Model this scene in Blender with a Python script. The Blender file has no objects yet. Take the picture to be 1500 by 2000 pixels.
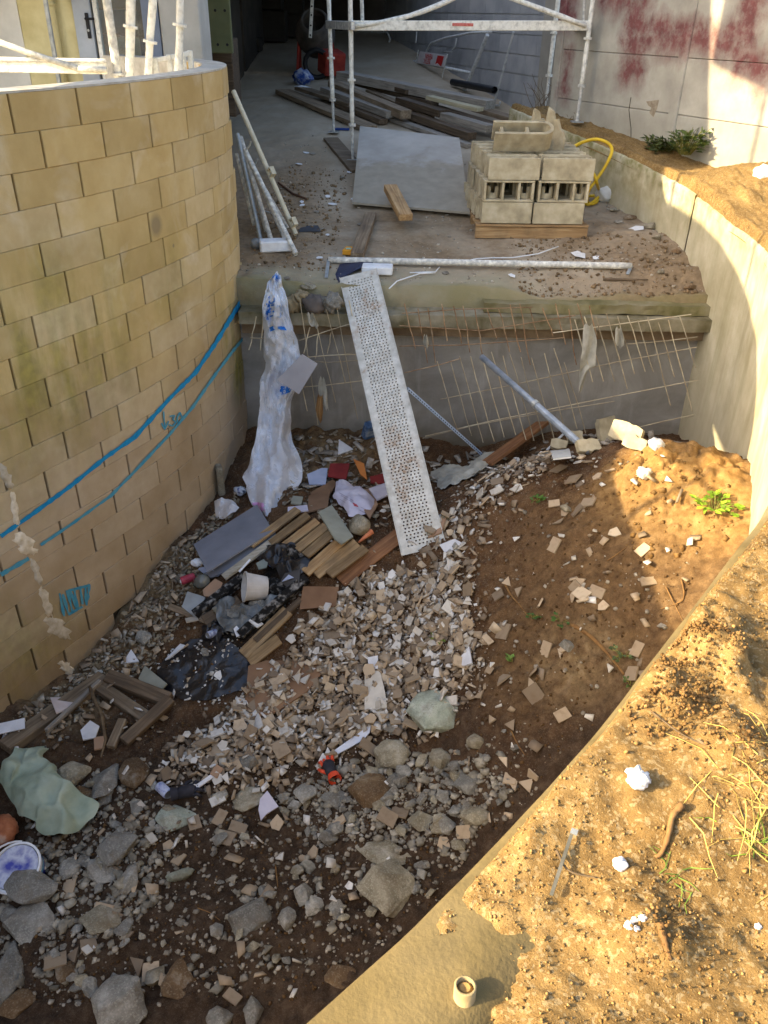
import bpy, math, random
import numpy as np
from mathutils import Vector, Matrix
random.seed(7); RNG = np.random.default_rng(11)
SC = bpy.context.scene
COL = SC.collection

# ------------------------------------------------------------------ camera, sky, sun, exposure
FPX, PITCH, ROLL = 1600.0, math.radians(31.4), math.radians(0.98)
_cr, _sr = math.cos(ROLL), math.sin(ROLL)
_right = Vector((1, 0, 0)); _up = Vector((0, math.sin(PITCH), math.cos(PITCH))); _fwd = Vector((0, math.cos(PITCH), -math.sin(PITCH)))
_r2 = _right * _cr + _up * _sr
_u2 = -_right * _sr + _up * _cr
cam_d = bpy.data.cameras.new('camera'); cam = bpy.data.objects.new('camera', cam_d); COL.objects.link(cam)
cam.matrix_world = Matrix(((_r2.x, _u2.x, -_fwd.x, 0), (_r2.y, _u2.y, -_fwd.y, 0), (_r2.z, _u2.z, -_fwd.z, 0), (0, 0, 0, 1)))
cam_d.sensor_fit = 'VERTICAL'; cam_d.sensor_height = 36; cam_d.lens = FPX / 2000 * 36
cam_d.clip_start = 0.05; cam_d.clip_end = 500
SC.camera = cam

SUN_AZ = math.radians(15)      # direction the light travels, from +X towards +Y
SUN_EL = math.radians(28)
w = bpy.data.worlds.new('World'); SC.world = w; w.use_nodes = True
nt = w.node_tree; bg = nt.nodes['Background']
sky = nt.nodes.new('ShaderNodeTexSky'); sky.sky_type = 'NISHITA'; sky.sun_disc = False
sky.sun_elevation = SUN_EL
_sx, _sy = -math.cos(SUN_AZ), -math.sin(SUN_AZ)              # towards the sun
sky.sun_rotation = math.atan2(_sx, _sy)
sky.air_density = 1.0; sky.dust_density = 4.0; sky.ozone_density = 0.6
nt.links.new(sky.outputs[0], bg.inputs[0]); bg.inputs[1].default_value = 0.15
sl = bpy.data.lights.new('sun', 'SUN'); sl.energy = 3.9; sl.angle = math.radians(0.5); sl.color = (1.0, 0.82, 0.50)
so = bpy.data.objects.new('sun', sl); COL.objects.link(so)
so.rotation_euler = Vector((_sx * math.cos(SUN_EL), _sy * math.cos(SUN_EL), math.sin(SUN_EL))).to_track_quat('Z', 'Y').to_euler()
SC.view_settings.view_transform = 'Standard'; SC.view_settings.look = 'None'
SC.view_settings.exposure = 1.75; SC.view_settings.gamma = 1.0; SC.view_settings.use_curve_mapping = False
SC.cycles.use_denoising = True
SC.cycles.max_bounces = 6; SC.cycles.diffuse_bounces = 4

# ------------------------------------------------------------------ photo geometry helpers
_F = np.array(_fwd); _R = np.array(_r2); _U = np.array(_u2)
def ray(px, py):
    px = np.asarray(px, float); py = np.asarray(py, float)
    return _F + ((px - 750) / FPX)[..., None] * _R + ((1000 - py) / FPX)[..., None] * _U
def Pz(px, py, z): d = ray(px, py); return Vector(d * (z / d[2]))
def Py(px, py, Y): d = ray(px, py); return Vector(d * (Y / d[1]))
def proj(p):
    p = np.asarray(p, float); dd = p @ _F
    return 750 + FPX * (p @ _R) / dd, 1000 - FPX * (p @ _U) / dd

def _h(ix, iy, seed):
    n = (ix.astype(np.int64) * 374761393 + iy.astype(np.int64) * 668265263 + seed * 974634777) & 0xFFFFFFFF
    n = ((n ^ (n >> 13)) * 1274126177) & 0xFFFFFFFF
    n = (n ^ (n >> 16)) & 0xFFFFFFFF
    return n / 4294967295.0
def vnoise(x, y, seed=0):
    x = np.asarray(x, float); y = np.asarray(y, float)
    ix = np.floor(x); iy = np.floor(y); fx = x - ix; fy = y - iy
    fx = fx * fx * fx * (fx * (fx * 6 - 15) + 10); fy = fy * fy * fy * (fy * (fy * 6 - 15) + 10)
    a = _h(ix, iy, seed); b = _h(ix + 1, iy, seed); c = _h(ix, iy + 1, seed); d = _h(ix + 1, iy + 1, seed)
    return (a + (b - a) * fx + (c - a) * fy + (a - b - c + d) * fx * fy) * 2 - 1
def fbm(x, y, f, o=4, seed=0, g=0.5):
    s = 0; a = 1; t = 0
    for k in range(o):
        s = s + a * vnoise(x * f + k * 7.3, y * f - k * 3.1, seed + k); t += a; a *= g; f *= 2.03
    return s / t
def sstep(a, b, x):
    t = np.clip((np.asarray(x, float) - a) / (b - a), 0, 1); return t * t * (3 - 2 * t)

# ------------------------------------------------------------------ scene bookkeeping
def tag(o, label=None, cat=None, group=None, kind=None):
    if label: o['label'] = label
    if cat: o['category'] = cat
    if group: o['group'] = group
    if kind: o['kind'] = kind
    return o
def empty(name, loc, label, cat, group=None, rotz=0.0):
    o = bpy.data.objects.new(name, None); COL.objects.link(o); o.empty_display_size = 0.1
    o.location = loc; o.rotation_euler = (0, 0, rotz)
    return tag(o, label, cat, group)
def world_mat(o):
    m = o.matrix_basis.copy()
    while o.parent is not None:
        o = o.parent; m = o.matrix_basis @ m
    return m
def copy_tree(o, parent=None):
    c = o.copy(); COL.objects.link(c); c.parent = parent
    for ch in list(o.children): copy_tree(ch, c)
    return c

class MB:
    """collects vertices and faces; build() links ONE mesh object"""
    def __init__(s): s.v = []; s.f = []; s.mi = []
    def add(s, vs, fs, mi=0):
        b = len(s.v); s.v += [tuple(v) for v in vs]
        for f in fs: s.f.append(tuple(i + b for i in f)); s.mi.append(mi)
        return s
    def box(s, c, size, R=None, mi=0, ch=0.0):
        hx, hy, hz = size[0] / 2, size[1] / 2, size[2] / 2
        if ch <= 0:
            vs = [(x * hx, y * hy, z * hz) for z in (-1, 1) for y in (-1, 1) for x in (-1, 1)]
            fs = [(0, 2, 3, 1), (4, 5, 7, 6), (0, 1, 5, 4), (2, 6, 7, 3), (0, 4, 6, 2), (1, 3, 7, 5)]
        else:
            bm = bmesh_box(hx, hy, hz, ch); vs, fs = bm
        c = Vector(c)
        if R is None: vs = [Vector(v) + c for v in vs]
        else: vs = [R @ Vector(v) + c for v in vs]
        return s.add(vs, fs, mi)
    def bar(s, a, b, wd, th, up=(0, 0, 1), mi=0, ch=0.0):
        a = Vector(a); b = Vector(b); R, L = frame(b - a, up)
        return s.box((a + b) / 2, (L, wd, th), R, mi, ch)
    def tube(s, pts, r, n=8, cap=True, mi=0):
        pts = [Vector(p) for p in pts]; rs = r if isinstance(r, (list, tuple)) else [r] * len(pts)
        prev = None; vs = []; fs = []
        for i, p in enumerate(pts):
            t = (pts[min(i + 1, len(pts) - 1)] - pts[max(i - 1, 0)]).normalized()
            if prev is None:
                a = Vector((0, 0, 1)) if abs(t.z) < .9 else Vector((1, 0, 0)); nx = t.cross(a).normalized()
            else: nx = (prev - t * prev.dot(t)).normalized()
            prev = nx; ny = t.cross(nx)
            for k in range(n):
                an = 2 * math.pi * k / n; vs.append(p + (nx * math.cos(an) + ny * math.sin(an)) * rs[i])
        m = len(pts)
        for i in range(m - 1):
            for k in range(n):
                k2 = (k + 1) % n; fs.append((i * n + k, i * n + k2, (i + 1) * n + k2, (i + 1) * n + k))
        if cap: fs.append(tuple(range(n - 1, -1, -1))); fs.append(tuple((m - 1) * n + k for k in range(n)))
        return s.add(vs, fs, mi)
    def prism(s, poly, th, M, mi=0):
        n = len(poly)
        vs = [M @ Vector((x, y, -th / 2)) for x, y in poly] + [M @ Vector((x, y, th / 2)) for x, y in poly]
        fs = [tuple(range(n - 1, -1, -1)), tuple(range(n, 2 * n))] + [(i, (i + 1) % n, n + (i + 1) % n, n + i) for i in range(n)]
        return s.add(vs, fs, mi)
    def lathe(s, prof, M, n=20, mi=0):
        vs = []; fs = []
        for r, z in prof:
            for k in range(n):
                a = 2 * math.pi * k / n; vs.append(M @ Vector((r * math.cos(a), r * math.sin(a), z)))
        for i in range(len(prof) - 1):
            for k in range(n):
                k2 = (k + 1) % n; fs.append((i * n + k, i * n + k2, (i + 1) * n + k2, (i + 1) * n + k))
        return s.add(vs, fs, mi)
    def grid(s, P, mi=0, closed=False):
        nr, nc = P.shape[:2]; vs = [tuple(p) for p in P.reshape(-1, 3)]; fs = []
        for i in range(nr - 1):
            for j in range(nc - 1): fs.append((i * nc + j, i * nc + j + 1, (i + 1) * nc + j + 1, (i + 1) * nc + j))
        return s.add(vs, fs, mi)
    def build(s, name, m, parent=None, smooth=False, center=None):
        me = bpy.data.meshes.new(name)
        o = bpy.data.objects.new(name, me); COL.objects.link(o)
        V = np.array([tuple(v) for v in s.v], float)
        if parent is not None:
            o.parent = parent
            iv = np.array(world_mat(parent).inverted()); V = V @ iv[:3, :3].T + iv[:3, 3]
        else:
            c = np.array(center if center is not None else [(V[:, 0].min() + V[:, 0].max()) / 2, (V[:, 1].min() + V[:, 1].max()) / 2, V[:, 2].min()])
            o.location = c; V = V - c
        me.from_pydata(V.tolist(), [], s.f)
        for mm in (m if isinstance(m, (list, tuple)) else [m]): me.materials.append(mm)
        if any(s.mi): me.polygons.foreach_set('material_index', s.mi)
        if smooth: me.polygons.foreach_set('use_smooth', [True] * len(me.polygons))
        me.update(); return o

def frame(d, up=(0, 0, 1)):
    d = Vector(d); L = d.length; x = d.normalized(); up = Vector(up)
    y = up.cross(x)
    if y.length < 1e-4: y = Vector((0, 1, 0)).cross(x)
    y.normalize(); z = x.cross(y)
    return Matrix((x, y, z)).transposed(), L
def Mt(loc, R): return Matrix.Translation(Vector(loc)) @ R.to_4x4()
def bmesh_box(hx, hy, hz, c):
    import bmesh
    bm = bmesh.new(); bmesh.ops.create_cube(bm, size=2)
    for v in bm.verts: v.co = Vector((v.co.x * hx, v.co.y * hy, v.co.z * hz))
    bmesh.ops.bevel(bm, geom=list(bm.edges), offset=c, segments=1, profile=.5, affect='EDGES')
    bm.verts.index_update(); vs = [v.co.copy() for v in bm.verts]; fs = [tuple(v.index for v in f.verts) for f in bm.faces]
    bm.free(); return vs, fs
def np_mesh(name, V, Fq, m, parent=None, smooth=True, kind=None):
    me = bpy.data.meshes.new(name); V = np.asarray(V, np.float32); Fq = np.asarray(Fq, np.int32)
    k = Fq.shape[1]
    me.vertices.add(len(V)); me.vertices.foreach_set('co', V.ravel())
    me.loops.add(Fq.size); me.loops.foreach_set('vertex_index', Fq.ravel())
    me.polygons.add(len(Fq)); me.polygons.foreach_set('loop_start', np.arange(0, Fq.size, k, dtype=np.int32))
    me.polygons.foreach_set('loop_total', np.full(len(Fq), k, np.int32))
    if smooth: me.polygons.foreach_set('use_smooth', np.ones(len(Fq), bool))
    me.update(calc_edges=True); me.validate()
    me.materials.append(m)
    o = bpy.data.objects.new(name, me); COL.objects.link(o)
    if parent is not None: o.parent = parent
    if kind: o['kind'] = kind
    return o
def grid_faces(nr, nc):
    i = np.arange(nr - 1)[:, None] * nc + np.arange(nc - 1)[None]
    return np.stack([i, i + 1, i + nc + 1, i + nc], -1).reshape(-1, 4)

# ------------------------------------------------------------------ materials
def S(r, g, b):
    f = lambda c: (c / 255 / 12.92) if c / 255 <= .04045 else ((c / 255 + .055) / 1.055) ** 2.4
    return (f(r), f(g), f(b))
class NT:
    def __init__(s, name):
        s.m = bpy.data.materials.new(name); s.m.use_nodes = True; s.t = s.m.node_tree; s.b = s.t.nodes['Principled BSDF']
        s.geo = s.n('ShaderNodeNewGeometry'); s.pos = s.geo.outputs['Position']
    def n(s, typ, **kw):
        nd = s.t.nodes.new(typ)
        for k, v in kw.items(): setattr(nd, k, v)
        return nd
    def l(s, a, b): s.t.links.new(a, b)
    def setin(s, sock, v):
        if isinstance(v, bpy.types.NodeSocket): s.l(v, sock)
        elif isinstance(v, tuple) and len(v) == 3 and sock.type == 'RGBA': sock.default_value = (*v, 1)
        else: sock.default_value = v
    def noise(s, scale, detail=5, rough=.55, vec=None, dist=0.0, out='Fac'):
        nd = s.n('ShaderNodeTexNoise'); nd.inputs['Scale'].default_value = scale; nd.inputs['Detail'].default_value = detail
        nd.inputs['Roughness'].default_value = rough; nd.inputs['Distortion'].default_value = dist
        s.l(vec or s.pos, nd.inputs['Vector']); return nd.outputs[out]
    def vor(s, scale, vec=None, feat='F1', out='Distance'):
        nd = s.n('ShaderNodeTexVoronoi'); nd.feature = feat; nd.inputs['Scale'].default_value = scale; s.l(vec or s.pos, nd.inputs['Vector']); return nd.outputs[out]
    def ramp(s, fac, stops):
        nd = s.n('ShaderNodeValToRGB'); e = nd.color_ramp.elements
        while len(e) < len(stops): e.new(0.5)
        for k, (p, c) in enumerate(stops): e[k].position = p; e[k].color = (*c, 1) if len(c) == 3 else c
        s.l(fac, nd.inputs[0]); return nd.outputs[0]
    def rng(s, v, a, b, c=0.0, d=1.0):
        nd = s.n('ShaderNodeMapRange'); s.setin(nd.inputs[0], v)
        for k, q in enumerate((a, b, c, d)): nd.inputs[k + 1].default_value = q
        return nd.outputs[0]
    def math(s, op, a, b=0.0):
        nd = s.n('ShaderNodeMath', operation=op); s.setin(nd.inputs[0], a); s.setin(nd.inputs[1], b); return nd.outputs[0]
    def mix(s, fac, a, b, mode='MIX'):
        nd = s.n('ShaderNodeMix', data_type='RGBA', blend_type=mode)
        s.setin(nd.inputs[0], fac); s.setin(nd.inputs[6], a); s.setin(nd.inputs[7], b); return nd.outputs[2]
    def xyz(s, v=None):
        nd = s.n('ShaderNodeSeparateXYZ'); s.l(v or s.pos, nd.inputs[0]); return nd.outputs
    def mapv(s, scale, vec=None, rot=(0, 0, 0)):
        nd = s.n('ShaderNodeMapping'); s.l(vec or s.pos, nd.inputs[0]); nd.inputs['Scale'].default_value = scale; nd.inputs['Rotation'].default_value = rot; return nd.outputs[0]
    def obj(s): return s.n('ShaderNodeTexCoord').outputs['Object']
    def near(s, p, r0, r1):
        nd = s.n('ShaderNodeVectorMath', operation='DISTANCE'); s.l(s.pos, nd.inputs[0]); nd.inputs[1].default_value = tuple(p)
        return s.rng(nd.outputs['Value'], r1, r0)
    def rand(s, isl=False):
        o = s.n('ShaderNodeObjectInfo').outputs['Random']
        return s.math('FRACT', s.math('ADD', o, s.geo.outputs['Random Per Island'])) if isl else o
    def done(s, col, rough=.85, bump=None, bs=.3, bd=.01, metal=0.0, spec=.3, alpha=None):
        s.setin(s.b.inputs['Base Color'], col); s.setin(s.b.inputs['Roughness'], rough); s.setin(s.b.inputs['Metallic'], metal)
        s.b.inputs['Specular IOR Level'].default_value = spec
        if bump is not None:
            nd = s.n('ShaderNodeBump'); nd.inputs['Strength'].default_value = bs; nd.inputs['Distance'].default_value = bd
            s.l(bump, nd.inputs['Height']); s.l(nd.outputs[0], s.b.inputs['Normal'])
        if alpha is not None: s.setin(s.b.inputs['Alpha'], alpha)
        return s.m
def simple(name, cols, scale=6, rough=.85, bs=.3, bscale=60, bd=.005, var=.25, isl=False, metal=0.0, spec=.3, detail=6):
    """mottled surface: a ramp over world-space noise, each object (and loose piece) a little lighter or darker"""
    t = NT(name)
    n = len(cols); c = t.ramp(t.noise(scale, detail), [(.3 + .4 * i / max(1, n - 1), q) for i, q in enumerate(cols)])
    if var:
        v = t.rng(t.rand(isl), 0, 1, 1 - var, 1 + var)
        vv = t.n('ShaderNodeCombineColor'); 
        for k in range(3): t.l(v, vv.inputs[k])
        c = t.mix(1.0, c, vv.outputs[0], 'MULTIPLY')
    return t.done(c, rough, t.noise(bscale, 4), bs, bd, metal, spec)
def wood(name, c1, c2, c3, dirt=.3, rough=.8):
    t = NT(name); o = t.obj()
    g = t.noise(1.0, 6, .6, t.mapv((2.5, 38, 38), o), .6)
    c = t.ramp(g, [(.28, c1), (.5, c2), (.72, c3)])
    blot = t.rng(t.noise(7, 5, .6), .45, .7)
    c = t.mix(t.math('MULTIPLY', blot, dirt), c, S(70, 62, 52))
    v = t.rng(t.rand(), 0, 1, .72, 1.2); vv = t.n('ShaderNodeCombineColor')
    for k in range(3): t.l(v, vv.inputs[k])
    c = t.mix(1.0, c, vv.outputs[0], 'MULTIPLY')
    return t.done(c, rough, g, .35, .004)
# ------------------------------------------------------------------ materials of the setting
def block_material():
    t = NT('block_concrete')
    x, y, z = t.xyz()
    n1 = t.noise(2.2, 5, .6); n2 = t.noise(14, 5)
    base = t.ramp(n1, [(.32, S(174, 148, 96)), (.5, S(184, 159, 108)), (.68, S(194, 171, 124))])
    pale = t.ramp(n2, [(.3, S(190, 172, 142)), (.7, S(214, 200, 174))])
    pm = t.math('MULTIPLY', t.rng(t.noise(1.7, 4, .6, None, 1.2), .52, .70), .5)
    c = t.mix(pm, base, pale)
    # lower courses: drier, pinkish grey, with a ragged limit
    lowz = t.math('ADD', z, t.math('MULTIPLY', t.math('SUBTRACT', t.noise(1.1, 3), .5), 1.3))
    c = t.mix(t.math('MULTIPLY', t.rng(lowz, -2.0, -2.9), .85), c, t.ramp(n1, [(.3, S(158, 136, 106)), (.7, S(182, 162, 136))]))
    c = t.mix(t.math('MULTIPLY', t.rng(x, -1.55, -1.2), t.rng(z, -2.5, -3.0)), c, S(150, 146, 138))
    # green growth streaks
    sv = t.noise(1.0, 5, .6, t.mapv((5, 5, 1.1)))
    for p, r0, r1, k in ((WALL_PX(150, 640), .12, .75, 1), (WALL_PX(30, 700), .1, .7, .8), (WALL_PX(180, 760), .1, .6, .8), (WALL_PX(455, 640), .05, .5, 1.3), (WALL_PX(470, 720), .1, .4, 1.5), (WALL_PX(330, 545), .02, .45, .8), (WALL_PX(20, 1290), .1, .6, .9), (WALL_PX(130, 1260), .05, .5, .6), (WALL_PX(20, 900), .1, .7, .5)):
        m = t.math('MULTIPLY', t.near(p, r0, r1), t.math('MULTIPLY', t.rng(sv, .38, .62), .62 * k))
        c = t.mix(m, c, t.ramp(n2, [(.35, S(104, 100, 34)), (.7, S(150, 140, 54))]))
    for p, r in ((WALL_PX(305, 440), .09), (WALL_PX(340, 480), .02)):
        c = t.mix(t.math('MULTIPLY', t.near(p, r * .5, r), .6), c, S(110, 100, 84))
    c = t.mix(t.math('MULTIPLY', t.rng(t.math('FRACT', t.math('MULTIPLY', t.rand(), 7.31)), .72, .84), .25), c, pale)
    c = t.mix(t.math('MULTIPLY', t.rng(t.noise(4.5, 6, .7), .5, .72), .14), c, S(128, 106, 68))
    v = t.rng(t.rand(), 0, 1, .91, 1.07); vv = t.n('ShaderNodeCombineColor')
    for k in range(3): t.l(v, vv.inputs[k])
    c = t.mix(1.0, c, vv.outputs[0], 'MULTIPLY')
    # splashed earth along the foot
    c = t.mix(t.math('MULTIPLY', t.rng(t.math('ADD', z, t.math('MULTIPLY', t.noise(5, 4), .6)), -3.35, -3.75), .4), c, S(120, 92, 58))
    return t.done(c, .92, t.math('ADD', t.noise(120, 5, .7), t.math('MULTIPLY', t.noise(26, 5), .6)), .4, .005)
def conc_wall_material():
    t = NT('cast_concrete_mossy'); x, y, z = t.xyz()
    st = t.noise(1.0, 5, .6, t.mapv((6, 6, .55)))
    c = t.ramp(t.noise(3, 6, .6), [(.3, S(164, 154, 124)), (.55, S(186, 178, 150)), (.75, S(204, 198, 174))])
    c = t.mix(t.math('MULTIPLY', t.rng(st, .5, .75), .42), c, S(126, 118, 74))
    c = t.mix(t.math('MULTIPLY', t.rng(t.noise(1.0, 4, .5, t.mapv((9, 9, .4))), .56, .76), .28), c, S(128, 108, 72))
    c = t.mix(t.math('MULTIPLY', t.rng(z, -1.75, -1.3), t.rng(t.noise(8, 4), .4, .7)), c, S(106, 102, 48))
    c = t.mix(t.math('MULTIPLY', t.rng(z, -2.2, -3.2), .5), c, S(170, 164, 146))
    c = t.mix(t.math('MULTIPLY', t.rng(y, 3.1, 2.3), .95), c, t.ramp(t.noise(5, 6, .65), [(.3, S(76, 64, 36)), (.6, S(108, 92, 56)), (.8, S(132, 116, 78))]))  # near end: dirt colour that also stands in for soft shade
    return t.done(c, .9, t.math('ADD', t.noise(90, 5), t.noise(25, 5, .65)), .4, .006)
def grey_wall_material():
    t = NT('grey_cast_concrete'); x, y, z = t.xyz()
    c = t.ramp(t.noise(2.2, 6, .65, None, .5), [(.3, S(124, 120, 112)), (.5, S(144, 140, 132)), (.7, S(164, 160, 152))])
    c = t.mix(t.math('MULTIPLY', t.rng(t.noise(1, 5, .6, t.mapv((10, 10, 1.2))), .55, .75), .5), c, S(176, 172, 166))
    c = t.mix(t.rng(t.math('ADD', z, t.math('MULTIPLY', t.noise(4, 4), .3)), -3.2, -3.6), c, S(96, 84, 60))
    return t.done(c, .9, t.noise(80, 5), .3, .004)
def soil_material(name, dark, mid, light, grit, f=1.0, peb=.0, pit=False):
    t = NT(name)
    a = t.noise(1.6 * f, 6, .62, None, .4); b = t.noise(16 * f, 6, .65); v = t.vor(150, None, 'F1', 'Color')
    c = t.ramp(t.math('ADD', t.math('MULTIPLY', a, .55), t.math('MULTIPLY', b, .45)), [(.34, dark), (.5, mid), (.66, light)])
    sp = t.n('ShaderNodeSeparateColor'); t.l(v, sp.inputs[0])
    c = t.mix(t.math('MULTIPLY', t.rng(sp.outputs[0], .8, .86), peb), c, grit)
    if pit:
        n2 = t.noise(6, 5, .65)
        px_, py_, pz_ = t.xyz()
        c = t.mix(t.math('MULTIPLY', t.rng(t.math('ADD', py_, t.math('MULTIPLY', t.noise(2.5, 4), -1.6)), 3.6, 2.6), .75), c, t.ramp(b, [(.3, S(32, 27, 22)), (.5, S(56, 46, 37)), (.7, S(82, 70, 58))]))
        sun_och = t.ramp(b, [(.3, S(124, 92, 50)), (.5, S(156, 120, 70)), (.7, S(182, 146, 94))])  # brighter ochre painted in where the sun patch falls on the mound
        for p, r0, r1 in ((GP(1330, 915), .3, .65), (GP(1250, 960), .2, .5), (GP(1390, 1000), .2, .5)): c = t.mix(t.math('MULTIPLY', t.near(p, r0, r1), t.rng(n2, .3, .55, .5, 1.0)), c, sun_och)
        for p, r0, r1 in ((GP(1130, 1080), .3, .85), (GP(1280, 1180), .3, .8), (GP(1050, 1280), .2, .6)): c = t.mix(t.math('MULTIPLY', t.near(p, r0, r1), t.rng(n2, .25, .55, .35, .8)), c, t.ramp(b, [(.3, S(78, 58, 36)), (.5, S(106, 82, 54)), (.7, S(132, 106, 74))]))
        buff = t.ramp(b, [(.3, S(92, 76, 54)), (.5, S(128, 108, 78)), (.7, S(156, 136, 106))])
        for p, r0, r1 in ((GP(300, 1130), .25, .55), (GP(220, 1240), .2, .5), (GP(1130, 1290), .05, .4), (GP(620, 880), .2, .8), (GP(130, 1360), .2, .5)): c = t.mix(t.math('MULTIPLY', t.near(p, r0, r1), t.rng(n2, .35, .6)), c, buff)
        for p, r0, r1 in ((GP(420, 1300), .18, .36), (GP(350, 1320), .08, .25), (GP(545, 1120), .12, .25), (GP(480, 1210), .12, .24), (GP(430, 1235), .1, .2)): c = t.mix(t.math('MULTIPLY', t.near(p, r0, r1), t.rng(n2, .3, .5, .4, 1.0)), c, S(22, 20, 18))
    fine = t.noise(130, 5, .75)
    c = t.mix(t.math('MULTIPLY', t.rng(fine, .52, .68), .35), c, dark); c = t.mix(t.math('MULTIPLY', t.rng(t.noise(300, 3, .7), .56, .7), .3), c, grit)
    bm = t.math('ADD', t.noise(60 * f, 6, .75), t.math('MULTIPLY', t.noise(240, 4, .7), .9))
    return t.done(c, .95, bm, .55, .012, spec=.15)

# ------------------------------------------------------------------ plan of the curved block wall (left) and of the cast wall (right)
WTOP = -0.41
_K = np.array([-.213, -.0106, .1897, .1239, .3519, .5757, .7996]); _ks = np.linspace(-1.2, 4.2, 7)
_sg = np.linspace(-4.5, 6.0, 2101)
_kk = np.interp(_sg, _ks, _K); _kk[_sg < -1.2] = np.interp(_sg[_sg < -1.2], [-2.4, -1.2], [0.0, -.1]); _kk[_sg > 4.2] = np.interp(_sg[_sg > 4.2], [4.2, 4.4], [.8, -.1])
_ds = _sg[1] - _sg[0]
_hd = np.concatenate([[0], np.cumsum((_kk[1:] + _kk[:-1]) / 2 * _ds)]); _hd += 1.0787 - np.interp(0, _sg, _hd)
_wx = np.concatenate([[0], np.cumsum((np.cos(_hd[1:]) + np.cos(_hd[:-1])) / 2 * _ds)]); _wy = np.concatenate([[0], np.cumsum((np.sin(_hd[1:]) + np.sin(_hd[:-1])) / 2 * _ds)])
_wx += -2.0893 - np.interp(0, _sg, _wx); _wy += 4.9775 - np.interp(0, _sg, _wy)
def WL(s): return np.interp(s, _sg, _wx), np.interp(s, _sg, _wy), np.interp(s, _sg, _hd)
def wall_hit(px, py, out=0.0):
    """point on the pit-side face of the block wall seen at a photo pixel, moved out by a few mm; also s, z"""
    d = ray(px, py); k = _wx - d[0] / d[1] * _wy
    ok = np.nonzero((k[:-1] * k[1:] <= 0) & (_wy[:-1] > .5))[0]
    if len(ok) == 0: i = int(np.argmin(np.where((_wy > 4) & (_sg < 4), np.abs(k), 9))); f = 0.0          # just past the outline
    else: i = ok[0]; f = k[i] / (k[i] - k[i + 1])
    s = _sg[i] + f * _ds
    x, y, h = WL(s); z = y / d[1] * d[2]
    return Vector((x + math.sin(h) * out, y - math.cos(h) * out, z)), s, h
def WALL_PX(px, py): return tuple(wall_hit(px, py)[0])

_rp = np.array([(1.55, 11.9), (2.05, 10.6), (2.28, 10.0), (2.46, 9.56), (2.75, 8.7), (2.86, 7.9), (2.88, 7.2), (2.85, 6.5), (2.75, 6.04), (2.55, 5.2), (2.25, 4.3), (1.87, 3.4), (1.4, 2.57), (1.16, 2.24), (.69, 1.64), (.43, 1.32), (.12, .98), (-.12, .75), (-.5, .4), (-1.05, -.05), (-1.8, -.6), (-2.8, -1.2)])
def spline(P, n):
    P = np.vstack([2 * P[0] - P[1], P, 2 * P[-1] - P[-2]]); o = []
    for i in range(1, len(P) - 2):
        t = np.linspace(0, 1, n, endpoint=False)[:, None]; a, b, c, d = P[i - 1:i + 3]
        o.append(.5 * (2 * b + (c - a) * t + (2 * a - 5 * b + 4 * c - d) * t * t + (3 * b - a - 3 * c + d) * t ** 3))
    return np.vstack(o + [P[-2:-1]])
_rc = spline(_rp, 40)
for _ in range(30): _rc[1:-1] = (_rc[:-2] + 2 * _rc[1:-1] + _rc[2:]) / 4
_rl = np.concatenate([[0], np.cumsum(np.hypot(*np.diff(_rc, axis=0).T))])
def RW(s):
    x = np.interp(s, _rl, _rc[:, 0]); y = np.interp(s, _rl, _rc[:, 1])
    e = .05; tx = np.interp(s + e, _rl, _rc[:, 0]) - np.interp(s - e, _rl, _rc[:, 0]); ty = np.interp(s + e, _rl, _rc[:, 1]) - np.interp(s - e, _rl, _rc[:, 1])
    L = np.hypot(tx, ty); return x, y, -ty / L, tx / L          # outward = away from the pit
def zR(y): return np.interp(y, [7.2, 7.9, 8.7, 10, 11.9], [-1.5, -1.445, -1.40, -1.25, -1.08])

# ------------------------------------------------------------------ heights
_cp = np.array([(-2.59, 4.01, -4.15), (-2.39, 4.43, -4.2), (-2.2, 4.78, -4.15), (-1.96, 5.22, -3.95), (-1.77, 5.65, -3.84), (-1.5, 6.45, -3.72), (-1.3, 7.2, -3.55),
    (-.67, 7.3, -3.5), (.1, 7.3, -3.58), (.75, 7.25, -3.68), (1.8, 7.3, -3.5), (2.73, 7.25, -3.5), (.3, 6.5, -3.6), (1.2, 6.7, -3.55), (-.3, 6.3, -3.62),
    (.28, 5.3, -3.46), (.62, 5.6, -3.28), (1.1, 5.6, -3.02), (1.53, 5.5, -2.83), (2.1, 5.25, -2.62), (2.45, 5.4, -2.75), (2.6, 6.1, -3.1), (1.9, 6.2, -3.12), (1.3, 6.15, -3.25),
    (1.5, 4.45, -2.98), (2.0, 4.75, -2.62), (1.9, 4.0, -2.85), (1.35, 3.7, -3.38), (1.0, 4.6, -3.3), (.7, 4.0, -3.7),
    (.2, 4.55, -3.84), (.3, 5.0, -3.6), (-.2, 5.0, -3.72), (.35, 4.0, -3.97), (-.6, 5.3, -3.56), (-.75, 4.5, -4.0), (-1.2, 5.3, -3.78), (-1.4, 4.6, -4.05), (-1.2, 4.0, -4.15),
    (-.41, 3.0, -4.28), (.5, 3.2, -4.1), (1.0, 3.0, -3.9), (.1, 2.4, -4.2), (-1.8, 2.6, -4.35), (-1.9, 3.4, -4.25), (-.6, 2.2, -4.3), (-1.0, 1.4, -4.4), (-2.5, 2.2, -4.45), (-.5, 1.0, -4.4), (-3.2, 3.0, -4.45), (.6, 2.0, -4.1), (-2.8, .5, -4.5), (1.4, 2.9, -3.7)])
def _tps(r2): return np.where(r2 > 1e-12, r2 * np.log(np.maximum(r2, 1e-12)), 0)
_d2 = ((_cp[:, None, :2] - _cp[None, :, :2]) ** 2).sum(-1); _n = len(_cp)
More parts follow.
